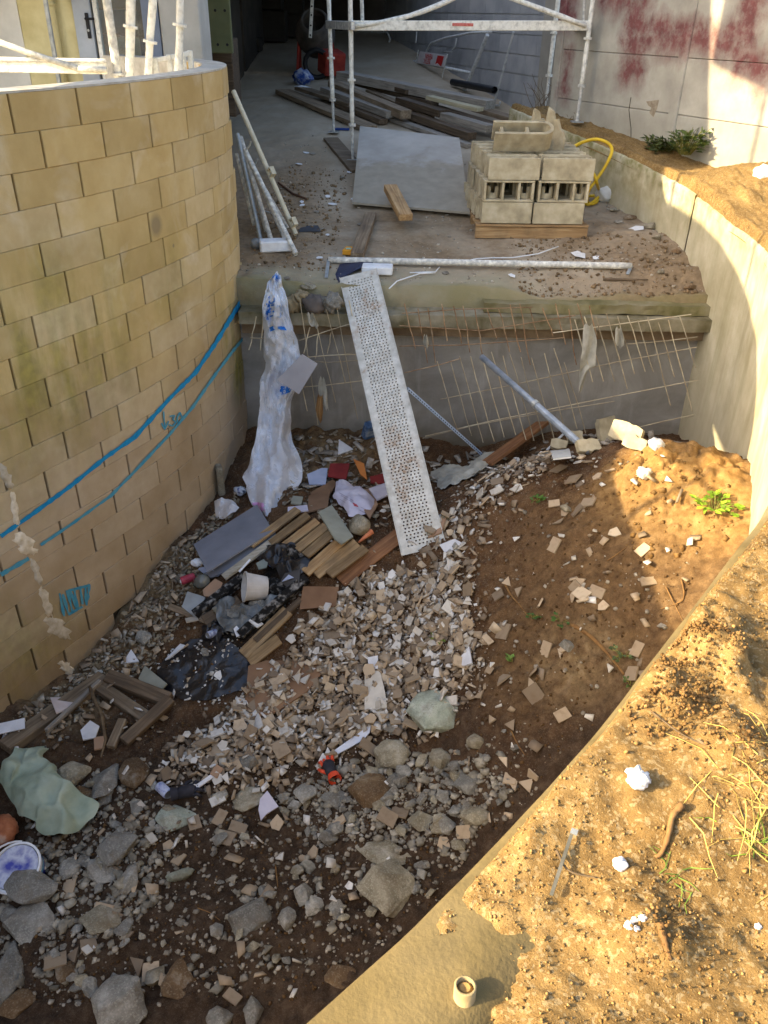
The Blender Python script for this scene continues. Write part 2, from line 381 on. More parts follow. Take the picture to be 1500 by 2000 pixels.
_A = np.zeros((_n + 3, _n + 3)); _A[:_n, :_n] = _tps(_d2) + .02 * np.eye(_n); _A[:_n, _n] = 1; _A[:_n, _n + 1:] = _cp[:, :2]; _A[_n:, :_n] = _A[:_n, _n:].T
_wt = np.linalg.solve(_A, np.concatenate([_cp[:, 2], np.zeros(3)]))
_gx = np.linspace(-3.4, 3.2, 133); _gy = np.linspace(-1.2, 7.6, 177)
_GX, _GY = np.meshgrid(_gx, _gy)
_zg = _wt[_n] + _wt[_n + 1] * _GX + _wt[_n + 2] * _GY
for i in range(_n): _zg = _zg + _wt[i] * _tps((_GX - _cp[i, 0]) ** 2 + (_GY - _cp[i, 1]) ** 2)
_zg = np.clip(_zg, -4.7, -2.3)
def _bil(x, y):
    u = np.clip((x - _gx[0]) / (_gx[1] - _gx[0]), 0, len(_gx) - 1.001); v = np.clip((y - _gy[0]) / (_gy[1] - _gy[0]), 0, len(_gy) - 1.001)
    i = u.astype(int); j = v.astype(int); a = u - i; b = v - j
    return (_zg[j, i] * (1 - a) + _zg[j, i + 1] * a) * (1 - b) + (_zg[j + 1, i] * (1 - a) + _zg[j + 1, i + 1] * a) * b
def zpit(x, y):
    x = np.asarray(x, float); y = np.asarray(y, float)
    z = _bil(x, y) + .05 * fbm(x, y, 2.2, 3, 3)
    rub = 1 - .55 * sstep(.6, 1.3, x + .25 * (y - 4))
    z = z + rub * .05 * fbm(x, y, 7, 4, 9) + .022 * fbm(x, y, 22, 3, 21)
    # loose lumpy soil on the heap's crest
    pk = np.exp(-(((x - 2.1) / .5) ** 2 + ((y - 5.1) / .55) ** 2))
    cr = np.abs(fbm(x, y, 3.6, 3, 33)); return z + pk * (.16 * np.minimum(cr, .28) + .06 * fbm(x, y, 9, 4, 37) - .05 * np.exp(-(cr / .03) ** 2))
def zter0(y): return -2.1 + .14 * (np.maximum(y, 7.3) - 7.3)
def zter(x, y):
    x = np.asarray(x, float); y = np.asarray(y, float)
    z = zter0(y) + .012 * fbm(x, y, 3, 4, 41) + .008 * fbm(x, y, 14, 3, 43)
    # earth drift along the right wall and by the edge on the right
    d = sstep(1.0, 2.7, x) * (1 - sstep(8.2, 9.5, y))
    z = z + d * (.05 + .05 * fbm(x, y, 6, 4, 45)) - .10 * sstep(.95, 1.5, x) * (1 - sstep(7.35, 7.7, y))
    l = sstep(-.55, -1.2, x) * (1 - sstep(11, 13, y)); return z + l * .035 * (1 + fbm(x, y, 7, 4, 47))
class HF:
    """a height function sampled once on a grid, for quick look-ups"""
    def __init__(s, f, x0, x1, y0, y1, st):
        s.x0, s.y0, s.st = x0, y0, st; s.nx = int((x1 - x0) / st) + 2; s.ny = int((y1 - y0) / st) + 2
        X, Y = np.meshgrid(x0 + st * np.arange(s.nx), y0 + st * np.arange(s.ny)); s.z = f(X, Y)
    def __call__(s, x, y):
        u = np.clip((np.asarray(x, float) - s.x0) / s.st, 0, s.nx - 1.001); v = np.clip((np.asarray(y, float) - s.y0) / s.st, 0, s.ny - 1.001)
        i = u.astype(int); j = v.astype(int); a = u - i; b = v - j; z = s.z
        return (z[j, i] * (1 - a) + z[j, i + 1] * a) * (1 - b) + (z[j + 1, i] * (1 - a) + z[j + 1, i + 1] * a) * b
HP = HF(zpit, -3.4, 3.2, -1.2, 7.6, .02); HT = HF(zter, -5.2, 3.4, 7.2, 20.6, .03)
def raycast(px, py, fz, t0, t1, n=260):
    d = ray(px, py); d = d.reshape(-1, 3); T = np.linspace(t0, t1, n); hit = np.full(len(d), np.nan); prev = None
    for t in T:
        p = d * t; q = p[:, 2] - fz(p[:, 0], p[:, 1])
        if prev is not None:
            m = np.isnan(hit) & (q <= 0) & (prev > 0); hit[m] = (t - (T[1] - T[0]) * (-q / np.where(prev - q == 0, 1, prev - q)))[m]
        prev = q
        if not np.isnan(hit).any(): break
    return d * hit[:, None]
def GP(px, py, dz=0.0):
    p = raycast(np.array([px]), np.array([py]), HP, 2.5, 9.0, 300)[0]; return Vector((p[0], p[1], float(HP(p[0], p[1])) + dz))
def GT(px, py, dz=0.0):
    p = raycast(np.array([px]), np.array([py]), HT, 5, 22, 400)[0]; return Vector((p[0], p[1], float(HT(p[0], p[1])) + dz))
def normal(fz, x, y, e=.05):
    return Vector((float(fz(x - e, y) - fz(x + e, y)), float(fz(x, y - e) - fz(x, y + e)), 2 * e)).normalized()

# ------------------------------------------------------------------ pit floor, terrace, bank, surroundings
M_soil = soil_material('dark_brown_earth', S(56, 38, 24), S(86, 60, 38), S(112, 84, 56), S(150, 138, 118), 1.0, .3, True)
M_bank = soil_material('yellow_brown_earth', S(86, 66, 38), S(126, 99, 58), S(156, 128, 82), S(190, 172, 134), 1.9, .3)
M_dirtfloor = None
def terrace_material():
    t = NT('dusty_concrete_floor'); x, y, z = t.xyz()
    c = t.ramp(t.noise(1.1, 8, .7, None, .2), [(.25, S(146, 132, 108)), (.5, S(164, 150, 128)), (.75, S(182, 170, 150))])
    earth = t.ramp(t.noise(18, 6, .65), [(.3, S(96, 78, 56)), (.7, S(140, 118, 90))])
    m = t.math('MULTIPLY', t.rng(y, 11.5, 8.8), t.rng(t.noise(1.6, 5, .6), .36, .6))
    m = t.math('MAXIMUM', m, t.math('MULTIPLY', t.rng(t.math('ADD', x, t.noise(2, 4)), 2.0, 2.8), t.rng(y, 9.5, 8.0)))
    m = t.math('MAXIMUM', m, t.math('MULTIPLY', t.rng(t.math('ADD', x, t.math('MULTIPLY', t.noise(2, 4), -.6)), -.8, -1.2), t.rng(y, 12, 10)))
    c = t.mix(t.math('MULTIPLY', m, .85), c, earth)
    # pale swept strip and green lip at the pit edge
    c = t.mix(t.math('MULTIPLY', t.rng(y, 7.75, 7.5), t.math('MULTIPLY', t.rng(t.noise(3.5, 4), .3, .55), t.rng(x, 1.6, 1.0))), c, S(150, 142, 118))
    c = t.mix(t.math('MULTIPLY', t.rng(t.math('ADD', y, t.math('MULTIPLY', t.noise(5, 5, .65), .16)), 7.50, 7.42), t.rng(t.noise(2.2, 4), .35, .65, .1, .7)), c, S(124, 116, 76))
    return t.done(c, .92, t.noise(70, 6, .65), .45, .01)
M_terr = terrace_material()
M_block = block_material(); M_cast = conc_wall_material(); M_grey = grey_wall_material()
M_mortar = simple('mortar_dark', [S(36, 30, 22), S(58, 50, 36)], 20)
M_mortar_pale = simple('mortar_pale', [S(176, 160, 132), S(214, 202, 180)], 22, bscale=80, bs=.6)

nx, ny = 430, 560
X, Y = np.meshgrid(np.linspace(-3.3, 3.1, nx), np.linspace(-1.0, 7.45, ny))
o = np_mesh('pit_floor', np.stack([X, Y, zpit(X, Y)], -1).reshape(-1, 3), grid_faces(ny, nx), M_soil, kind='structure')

ys = np.concatenate([np.linspace(7.33, 9.5, 150), np.linspace(9.52, 20.5, 160)]); xs = np.linspace(-5.0, 3.2, 240)
X, Y = np.meshgrid(xs, ys); Z = zter(X, Y)
edge = .03 * fbm(xs, xs * 0, 3, 4, 50); Y[0] += edge; Y[1] += edge * .8
lip = np.stack([X[0], Y[0] + .004, np.full_like(X[0], -2.30)], -1)[None]
P = np.concatenate([lip, np.stack([X, Y, Z], -1)], 0)
np_mesh('terrace_floor', P.reshape(-1, 3), grid_faces(*P.shape[:2]), M_terr, kind='structure')

# bank behind the right wall (where the photographer stands)
BUMPS = [(.88, 1.74, .11), (.75, 1.49, .12), (.79, 1.61, .09), (.87, 1.56, .08), (.81, 1.29, .1), (.53, .9, .09)]
def bank_h(x, y, d):
    z = bank_h0(x, y, d); k = sstep(.008, .055 + .03 * fbm(x, y, 5, 4, 63), d)
    return (zR(y) + .006) * (1 - k) + z * k
def bank_h0(x, y, d):
    base = zR(y)
    z = base + .018 + .026 * sstep(.8, 1.2, y) * sstep(.0, .05, d) + .03 * sstep(.1, .5, d) * (1 + fbm(x, y, 1.3, 3, 60)) + .020 * fbm(x, y, 4.5, 3, 61) + .010 * fbm(x, y, 17, 4, 66)
    z = z + .05 * sstep(.12, .3, d) * np.maximum(0, fbm(x, y, 2.6, 3, 71) - .12) * 2.4
    z = z + .010 * fbm(x, y, 38, 2, 68) + .012 * np.maximum(0, fbm(x, y, 26, 3, 166)) - .012 * np.maximum(0, fbm(x, y, 12, 3, 167) - .1) + .04 * sstep(.98, 1.25, y) - .085 * np.exp(-((x - .06) / .12) ** 2 - ((y - .77) / .12) ** 2)          # bare concrete corner
    for cx, cy, cr_ in BUMPS: z = z + .035 * np.exp(-(((x - cx) ** 2 + (y - cy) ** 2) / cr_ ** 2)) * (1 + 1.2 * fbm(x, y, 16, 4, 170))
    mound = np.exp(-(((x - 3.5) / .6) ** 2 + ((y - 8.2) / .5) ** 2)); z = z + .16 * mound
    z = z - .075 * sstep(8.3, 9.2, y) * sstep(.05, .3, d)
    return z
ss = np.concatenate([np.arange(0, 7.0, .05), np.arange(7.0, 10.4, .03), np.arange(10.4, 15.2, .0125), np.arange(15.2, _rl[-1], .08)])
dd = np.concatenate([[0.0], np.arange(.012, 1.6, .0135), np.arange(1.6, 3, .05), np.arange(3, 8, .35)])
rx, ry, ox, oy = RW(ss)
X = rx[:, None] + ox[:, None] * dd; Y = ry[:, None] + oy[:, None] * dd; Zb = bank_h(X, Y, dd[None] + 0 * X)
Zb[:, 0] -= .05; Zb[:, 1] -= .012
V = np.stack([X, Y, Zb], -1)
np_mesh('bank_ground', V.reshape(-1, 3), grid_faces(len(ss), len(dd))[:, ::-1], M_bank, kind='structure')
def zbank(x, y):
    x = np.atleast_1d(np.asarray(x, float)); y = np.atleast_1d(np.asarray(y, float))
    q = (x[:, None] - _rc[None, :, 0]) ** 2 + (y[:, None] - _rc[None, :, 1]) ** 2; i = q.argmin(1); d = np.sqrt(q.min(1))
    return bank_h(x, y, d)
def GB(px, py, dz=0.0):
    p = np.array(Pz(px, py, -1.47))
    for _ in range(4): p = np.array(Pz(px, py, float(zbank(p[0], p[1])[0])))
    return Vector((p[0], p[1], p[2] + dz))

m = MB()
for x0, x1, y0, y1 in ((-80, -6.5, -60, 120), (7.5, 80, -60, 120), (-6.5, 7.5, 22, 120), (-6.5, 7.5, -60, -4)):
    m.add([(x0, y0, -1.62), (x1, y0, -1.62), (x1, y1, -1.62), (x0, y1, -1.62)], [(0, 1, 2, 3)])
m.build('outer_ground', M_bank)['kind'] = 'structure'
m = MB(); q = [(float(a), float(b), -1.75) for a, b, h in (WL(s) for s in np.arange(-4.4, 5.0, .3))]
q = [(x - .1, y, z) for x, y, z in q]
m.add(q + [(-6.6, 9.0, -1.75), (-6.6, -1.5, -1.75)], [tuple(range(len(q) + 2))])
M_patio = simple('patio_concrete', [S(120, 110, 96), S(150, 142, 128)], 3)
m.build('patio_floor', M_patio)['kind'] = 'structure'

# ------------------------------------------------------------------ the curved block wall
bw = empty('block_wall', (-1.6, 6.0, -3.8), 'curved retaining wall of tan concrete blocks with dry open joints', 'block wall')
OFF = [0, -.08, -.077, -.06, .012, -.091, -.149, -.116, -.148, -.095, -.097, -.056, -.083, -.026, -.026, .003, -.005, .025, .02, .0, .0]
PAR = [0, 1, 0, 1, 0] + [1 if k % 2 == 1 else 0 for k in range(5, 21)]
bl = MB()
c_, e_ = .003, .004
def block_mesh(L, H, D):
    hx, hz = L / 2, H / 2
    vs = [(-hx, D, -hz), (hx, D, -hz), (hx, D, hz), (-hx, D, hz), (-hx, e_, -hz), (hx, e_, -hz), (hx, e_, hz), (-hx, e_, hz),
          (-hx + c_, 0, -hz + c_), (hx - c_, 0, -hz + c_), (hx - c_, 0, hz - c_), (-hx + c_, 0, hz - c_)]
    fs = [(3, 2, 1, 0), (8, 9, 10, 11), (4, 5, 9, 8), (5, 6, 10, 9), (6, 7, 11, 10), (7, 4, 8, 11), (0, 1, 5, 4), (1, 2, 6, 5), (2, 3, 7, 6), (3, 0, 4, 7)]
    fs = [tuple(reversed(f)) for f in fs]
    me = bpy.data.meshes.new('brick'); me.from_pydata(vs, [], fs); me.materials.append(M_block)
    import bmesh
    b = bmesh.new(); b.from_mesh(me); bmesh.ops.recalc_face_normals(b, faces=b.faces); b.to_mesh(me); b.free(); me.update(); return me
bme = block_mesh(.486, .1988, .196)
bwi = np.array(world_mat(bw).inverted())
for c in range(20):
    zt_ = WTOP - .2 * c
    for j in range(-5, 13):
        s0 = OFF[c] + .25 * PAR[c] + .5 * j
        if s0 + .5 > 5.15 or s0 < -3.6: continue
        x0, y0, _h0 = WL(s0); x1, y1, _h1 = WL(s0 + .5)
        if zt_ < max(float(zpit(x0 + .1, y0)), float(zpit(x1 + .1, y1))) - .08 and y0 < 7.3: continue
        if y0 > 7.4 and zt_ < -2.2: continue
        if c > 8 and s0 > 3.4: continue
        o = bpy.data.objects.new('block', bme); COL.objects.link(o); o.parent = bw
        a = math.atan2(y1 - y0, x1 - x0)
        jit = random.uniform(-.003, .003)
        o.location = Vector(((x0 + x1) / 2 + math.sin(a) * jit, (y0 + y1) / 2 - math.cos(a) * jit, zt_ - .1)) - bw.location
        o.rotation_euler = (random.uniform(-.004, .004), 0, a + random.uniform(-.004, .004))
# dark core behind the joints, and the capping
def wall_shell(s0, s1, d0, d1, z0, z1, n):
    s = np.linspace(s0, s1, n); x, y, h = WL(s); g = []
    for d, z in ((d0, z0), (d0, z1), (d1, z1), (d1, z0), (d0, z0)): g.append(np.stack([x - np.sin(h) * d, y + np.cos(h) * d, np.full_like(x, z)], -1))
    return np.stack(g, 0)
mm = MB(); mm.grid(wall_shell(-4.4, 5.0, .03, .17, -4.6, WTOP - .01, 80)); mm.build('mortar_core', M_mortar, bw)
M_cap = simple('cap_screed', [S(170, 164, 150), S(206, 202, 192)], 12, bscale=60)
mm = MB(); mm.grid(wall_shell(-4.4, 5.02, .004, .205, WTOP, WTOP + .012, 120)); mm.build('cap', M_cap, bw)
mm = MB(); mm.grid(wall_shell(-4.4, 5.02, .198, .215, -2.0, WTOP + .004, 160)); mm.build('inner_render', M_cap, bw)

# painted marks on the blocks: strips lying 4 mm off the face
M_blue = simple('blue_paint', [S(16, 120, 168), S(30, 140, 186)], 30, var=0, bs=.1)
M_blue2 = simple('blue_paint_thin', [S(52, 138, 168), S(96, 152, 164)], 30, var=0, bs=.1)
def paint(pts, wpx, mt, name, n=10, jitter=.25):
    P = []
    for i in range(len(pts) - 1):
        for k in range(n): P.append([pts[i][q] + (pts[i + 1][q] - pts[i][q]) * k / n for q in (0, 1)])
    P.append(list(pts[-1])); vs = []; m = MB()
    for i, (x, y) in enumerate(P):
        a = P[max(i - 1, 0)]; b = P[min(i + 1, len(P) - 1)]; tx, ty = b[0] - a[0], b[1] - a[1]; L = math.hypot(tx, ty) or 1
        wd = wpx / 2 * (1 + jitter * random.uniform(-1, 1)); nx_, ny_ = -ty / L * wd, tx / L * wd
        vs += [wall_hit(x + nx_, y + ny_, .0075)[0], wall_hit(x - nx_, y - ny_, .0075)[0]]
    m.add(vs, [(2 * i, 2 * i + 1, 2 * i + 3, 2 * i + 2) for i in range(len(P) - 1)])
    m.build(name, mt, bw)
paint([(0, 1047), (60, 1005), (135, 950), (205, 893), (262, 853), (330, 778), (380, 728), (420, 670), (450, 620), (478, 575)], 8, M_blue, 'paint_line')
paint([(0, 1122), (55, 1090)], 8, M_blue2, 'paint_line')
paint([(78, 1064), (140, 1022), (215, 968), (262, 920), (330, 848), (375, 795), (420, 730), (450, 690), (474, 660)], 5.5, M_blue2, 'paint_line')
paint([(318, 803), (319, 820), (321, 838)], 3, M_blue2, 'paint_arrow', 4); paint([(314, 826), (320, 839), (328, 822)], 3, M_blue2, 'paint_arrow', 4)
paint([(330, 813), (340, 811), (336, 819), (342, 824), (336, 832), (328, 829)], 3.0, M_blue2, 'paint_figure', 3)
paint([(350, 805), (345, 815), (345, 824), (350, 825), (354, 815), (350, 805)], 3.0, M_blue2, 'paint_figure', 3)
for a, b in (((115, 1158), (124, 1203)), ((121, 1160), (133, 1200)), ((130, 1152), (141, 1197)), ((136, 1155), (150, 1190)), ((143, 1148), (150, 1188)), ((155, 1144), (160, 1180)), ((165, 1142), (168, 1182)), ((173, 1143), (170, 1172)), ((132, 1200), (160, 1184)), ((133, 1153), (175, 1142))):
    paint([a, b], 5, M_blue2, 'paint_scribble', 4, .5)
# lumpy pale mortar run down the straight joint
for k, (a, b, wd) in enumerate((((2, 905), (22, 955), 20), ((24, 960), (34, 1030), 14), ((38, 1040), (60, 1085), 40), ((62, 1090), (80, 1145), 16), ((80, 1145), (98, 1205), 22), ((100, 1205), (128, 1250), 42), ((122, 1292), (140, 1320), 26))):
    P = np.zeros((9, 7, 3))
    for i in range(9):
        for j in range(7):
            f = i / 8; g = (j - 3) / 3; w_ = wd * .5 * (1 + .35 * math.sin(i * 1.9 + k)) * math.sin(math.pi * (.12 + .76 * f)) ** .5
            px = a[0] + (b[0] - a[0]) * f + g * w_; py = a[1] + (b[1] - a[1]) * f + random.uniform(-3, 3)
            P[i, j] = wall_hit(max(px, -30), py, (.004 + .009 * (1 - g * g) * (.6 + .4 * random.random())) if abs(g) < .99 and 0 < i < 8 else -.004)[0]
    mm = MB(); mm.grid(P); mm.build('mortar_patch', M_mortar_pale, bw, smooth=True)

# ------------------------------------------------------------------ the cast concrete wall on the right
rw = empty('concrete_retaining_wall', (2.8, 6.0, -3.6), 'curved cast concrete wall with green streaks holding the dirt bank', 'concrete wall')
def cast_shell(s0, s1, z0, name, dz=0.0, n=160, th=.24):
    s = np.linspace(s0, s1, n); x, y, a, b = RW(s); zt = zR(y) + dz
    wob = .004 * fbm(s, s * 0, 3, 3, 81)
    nz = 40; g = []
    for k in range(nz):
        f = k / (nz - 1); z = z0 + (zt - z0) * f; ww = .006 * fbm(s, z, 2.5, 3, 82); g.append(np.stack([x - a * ww, y - b * ww, z], -1))
    rag = .008 * fbm(s, s * 0, 9, 4, 84)
    g.append(np.stack([x + a * .012, y + b * .012, zt + .012 + rag], -1))
    for d in (th * .5, th): g.append(np.stack([x + a * d, y + b * d, zt + .012 + .01 * fbm(s, s * 0 + d, 6, 3, 85)], -1))
    g.append(np.stack([x + a * th, y + b * th, np.full_like(x, z0)], -1))
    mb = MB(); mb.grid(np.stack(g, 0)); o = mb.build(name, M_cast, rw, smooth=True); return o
_s_gap = float(_rl[np.argmin(np.abs(_rc[:, 1] - 8.05))])
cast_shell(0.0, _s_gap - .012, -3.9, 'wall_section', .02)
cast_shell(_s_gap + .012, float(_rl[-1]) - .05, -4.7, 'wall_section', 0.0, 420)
# ------------------------------------------------------------------ end wall of the pit under the terrace
pe = empty('pit_end_wall', (.6, 7.42, -3.6), 'grey concrete end wall of the pit under the terrace edge', 'concrete wall')
mm = MB(); P = np.zeros((14, 40, 3))
for i in range(14):
    for j in range(40):
        x = -1.75 + 4.75 * j / 39; z = -4.0 + 1.62 * i / 13; P[i, j] = (x, 7.32 + .01 * float(fbm(np.array(x), np.array(z), 1.5, 3, 90)), z)
mm.grid(P); mm.build('wall_face', M_grey, pe, smooth=True)
mm = MB(); mm.box((.62, 7.6, -3.2), (4.7, .5, 1.6)); mm.build('wall_body', M_grey, pe)
M_ledge = simple('mossy_ledge_concrete', [S(96, 88, 60), S(130, 122, 98), S(154, 146, 126)], 5, bscale=50, bs=.6, var=.1)
M_edge2 = simple('green_slab_edge', [S(88, 84, 46), S(126, 118, 84), S(142, 134, 110)], 4, bscale=50, bs=.6, var=.1)
def rough_beam(x0, x1, y0, y1, z0, z1, m_, name, par, seed, amp=.012):
    n = 70; xs = np.linspace(x0, x1, n); g = []
    for (y, z) in ((y1, z0), (y0, z0), (y0, (z0 + z1) / 2), (y0, z1), ((y0 + y1) / 2, z1), (y1, z1), (y1, z0)):
        g.append(np.stack([xs, y + amp * fbm(xs, xs * 0 + z * 3, 5, 4, seed), z + amp * fbm(xs, xs * 0 + y * 3, 6, 4, seed + 5)], -1))
    mb = MB(); mb.grid(np.stack(g, 0)); return mb.build(name, m_, par)
rough_beam(-1.32, 2.9, 7.10, 7.60, -2.40, -2.29, M_ledge, 'ledge', pe, 100)
rough_beam(.86, 2.9, 7.20, 7.60, -2.285, -2.20, M_edge2, 'slab_edge', pe, 120, .02)
rough_beam(-1.32, 2.9, 7.22, 7.58, -2.52, -2.405, simple('weathered_timber_former', [S(96, 78, 58), S(134, 116, 92)], 5), 'former_board', pe, 140, .004)
# ================================================================== house, garage, boundary wall
M_plaster = simple('pale_plaster', [S(176, 174, 166), S(206, 204, 196)], 3, bscale=70)
M_plaster_y = simple('yellow_plaster', [S(176, 164, 118), S(206, 196, 150)], 4, bscale=70)
M_pvc = simple('grey_door_frame', [S(150, 156, 162), S(176, 182, 188)], 4, .5, var=0, bs=.05)
M_pvc_b = simple('blue_grey_door_leaf', [S(108, 118, 136), S(126, 136, 152)], 4, .5, var=0, bs=.05)
M_black = simple('black_plastic', [S(22, 22, 24), S(36, 36, 38)], 20, .5, var=0, bs=.1)
M_dark = simple('garage_shade_dark', [S(46, 42, 36), S(66, 60, 52)], 3)  # gloom of the unlit garage put into the colour of its surfaces
M_gal = simple('galvanised_steel', [S(134, 138, 138), S(176, 178, 174)], 18, .5, bscale=90, bs=.15, var=.15, metal=.55, spec=.5)
M_galw = simple('splashed_white_steel', [S(186, 184, 174), S(222, 220, 208), S(236, 234, 224)], 22, .6, bscale=45, bs=.6, bd=.006, var=.08)
M_galp = simple('plaster_splashed_tube', [S(150, 150, 146), S(190, 188, 180), S(228, 226, 214)], 24, .6, bscale=60, bs=.5, var=.1)
M_cream = simple('cream_painted_tube', [S(186, 178, 152), S(212, 204, 180)], 16, .6, bscale=60, bs=.2, var=.06)
M_white = simple('white_foam', [S(206, 208, 210), S(232, 234, 236)], 14, .8, bscale=90, var=.06)
M_wood_old = wood('weathered_board', S(88, 74, 58), S(128, 110, 88), S(156, 140, 116), .35)
M_wood_dk = wood('dark_wet_board', S(66, 54, 42), S(96, 80, 62), S(124, 106, 86), .4)
M_frame = simple('pale_frame_paint', [S(168, 172, 172), S(196, 198, 196), S(206, 206, 202)], 20, .6, bscale=90, bs=.15, var=.08)
M_wood_new = wood('fresh_pine', S(128, 98, 64), S(162, 130, 90), S(188, 160, 118), .35)
M_wood_brn = wood('brown_board', S(100, 66, 42), S(134, 92, 60), S(160, 118, 82), .25)
M_wood_grey = wood('grey_board', S(112, 104, 94), S(146, 138, 126), S(172, 164, 152), .2)

hs = empty('house', (-4.2, 12.0, -1.75), 'pale rendered house beside the garage with a glazed door behind the block wall', 'house')
def part_box(par, name, m_, x0, x1, y0, y1, z0, z1, ch=0.0):
    mb = MB(); mb.box(((x0 + x1) / 2, (y0 + y1) / 2, (z0 + z1) / 2), (x1 - x0, y1 - y0, z1 - z0), None, 0, ch); return mb.build(name, m_, par)
part_box(hs, 'corner_pillar', M_plaster, -2.27, -1.88, 9.30, 9.80, -1.75, 4.6, .01)
part_box(hs, 'facade', M_plaster, -8.0, -3.72, 9.5, 9.8, -1.75, 4.6)
part_box(hs, 'yellow_render', M_plaster_y, -3.72, -3.16, 9.51, 9.8, -1.75, 4.6)
part_box(hs, 'lintel', M_plaster, -3.16, -2.27, 9.52, 9.8, .7, 4.6)
part_box(hs, 'side_wall', M_plaster, -8.0, -7.7, 9.8, 15.8, -1.75, 4.6)
part_box(hs, 'added_shade_wing', M_plaster, -6.6, -6.3, 7.0, 9.49, -1.75, 4.55)  # unseen wing added to keep the sun off the facade
part_box(hs, 'rear_wall', M_plaster, -7.7, -2.63, 15.6, 15.8, -1.75, 4.6)
part_box(hs, 'garage_side_wall', M_dark, -2.62, -2.48, 9.8, 15.6, -1.75, 4.6)
part_box(hs, 'roof', simple('roof_tile_red', [S(120, 66, 46), S(150, 86, 60)], 5), -8.3, -1.75, 9.0, 16.0, 4.6, 4.8)
part_box(hs, 'interior_floor', M_dark, -7.7, -2.62, 9.8, 15.6, -1.80, -1.70)
dr = part_box(hs, 'door', M_pvc, -3.155, -2.98, 9.44, 9.51, -1.75, .7, .004)
mb = MB(); mb.box((-3.02, 9.43, -.16), (.035, .02, .22), None, 0, .006); mb.tube([(-3.02, 9.42, -.10), (-3.02, 9.37, -.10), (-2.93, 9.37, -.10)], .011, 8); mb.build('handle', M_black, dr)
mb = MB(); mb.tube([(-3.02, 9.425, -.2), (-3.02, 9.415, -.2)], .012, 10); mb.build('lock_cylinder', M_gal, dr)
part_box(hs, 'door_frame', M_galw, -2.955, -2.915, 9.45, 9.52, -1.75, .7)
part_box(hs, 'open_door_leaf', M_pvc_b, -2.44, -2.28, 9.30, 9.36, -1.75, .7, .003)
t = NT('glass'); t.b.inputs['Transmission Weight'].default_value = .9; t.b.inputs['Roughness'].default_value = .05; t.b.inputs['Base Color'].default_value = (.9, .95, .93, 1); M_glass = t.m
part_box(hs, 'pane', M_glass, -2.915, -2.45, 9.49, 9.498, -1.75, .7)
M_card = simple('cardboard', [S(150, 112, 68), S(180, 142, 94)], 5, var=.2)
for k, (x, z, sx, sz, m_) in enumerate(((-3.05, -1.0, .5, .5, M_card), (-2.82, -.45, .4, .35, M_plaster_y), (-3.2, -.4, .25, .3, M_card), (-2.95, .1, .5, .25, M_card))):
    mb = MB(); mb.box((x, 10.3 + .1 * k, z), (sx, .4, sz), None, 0, .01); tag(mb.build('stored_carton', m_), ('large brown carton low behind the glazed door', 'cream carton at the right behind the glazed door', 'small brown carton at the left behind the glazed door', 'brown carton highest behind the glazed door')[k], 'carton', 'cartons behind the glass')
mb = MB(); mb.tube([(-3.36, 9.46, -1.75), (-3.36, 9.46, 2.5)], .035, 10); mb.tube([(-3.36, 9.46, .0), (-3.36, 9.46, .04)], .043, 10); tag(mb.build('drain_pipe', M_plaster_y, smooth=True), 'cream drain pipe running up the yellow plaster left of the glazed door', 'drain pipe')

# garage: grey block side wall, back, roof
gdir = Vector((-.345, 1, 0)).normalized(); g0 = Vector((2.12, 12.9, 0)); gn = Vector((-gdir.y, gdir.x, 0))
def GW(px, py, off=0.0):
    d = Vector(ray(px, py)); p0 = g0 + gn * off; return d * (p0.dot(gn) / d.dot(gn))
ga = empty('garage', (0, 16.5, -1.2), 'dark open garage with grey blockwork side wall', 'garage')
M_gblock = simple('grey_blockwork', [S(134, 138, 140), S(156, 158, 160), S(172, 172, 172)], 2.5, bscale=80, var=.1)
M_gjoint = simple('pale_blockwork_joint', [S(186, 188, 188), S(200, 202, 202)], 20)
R, _ = frame(gdir)
for c in range(9):
    for k in range(12):
        off = .3 * (c % 2); a = max(0, k * .6 - off); b = min(7.0, k * .6 + .6 - off)
        if b - a < .05: continue
        p = g0 + gdir * ((a + b) / 2) - gn * .1 + Vector((0, 0, -1.75 + .25 * c + .125))
        mb = MB(); mb.box(p, (b - a - .008, .2, .236), R, 0); mb.build('block', M_gblock, ga)
mb = MB(); mb.box(g0 + gdir * 3.5 - gn * .115 + Vector((0, 0, -.6)), (7.0, .205, 2.3), R); mb.build('joint_mortar', M_gjoint, ga)
part_box(ga, 'back_wall', M_dark, -2.47, 1.0, 19.8, 20.0, -1.6, 2.0)
part_box(ga, 'left_wall', M_dark, -2.62, -2.48, 15.82, 20.0, -1.6, 2.0)
mb = MB(); rf = [(-2.46, 9.9), (-1.86, 9.9), (-.9, 12.6), (.6, 18.2), (.1, 20), (-2.46, 20)]; mb.add([(x, y, .75) for x, y in rf] + [(x, y, 1.05) for x, y in rf], [(5, 4, 3, 2, 1, 0), (6, 7, 8, 9, 10, 11)] + [(i, (i + 1) % 6, 6 + (i + 1) % 6, 6 + i) for i in range(6)]); mb.build('roof_slab', M_dark, ga)
mb = MB(); mb.box((2.24, 12.78, .3), (.34, .30, 3.6), frame((.53, -.85, 0))[0], 0, .01); mb.build('end_pillar', simple('pale_grey_pillar', [S(140, 138, 130), S(164, 160, 150)], 3, bscale=70), ga)

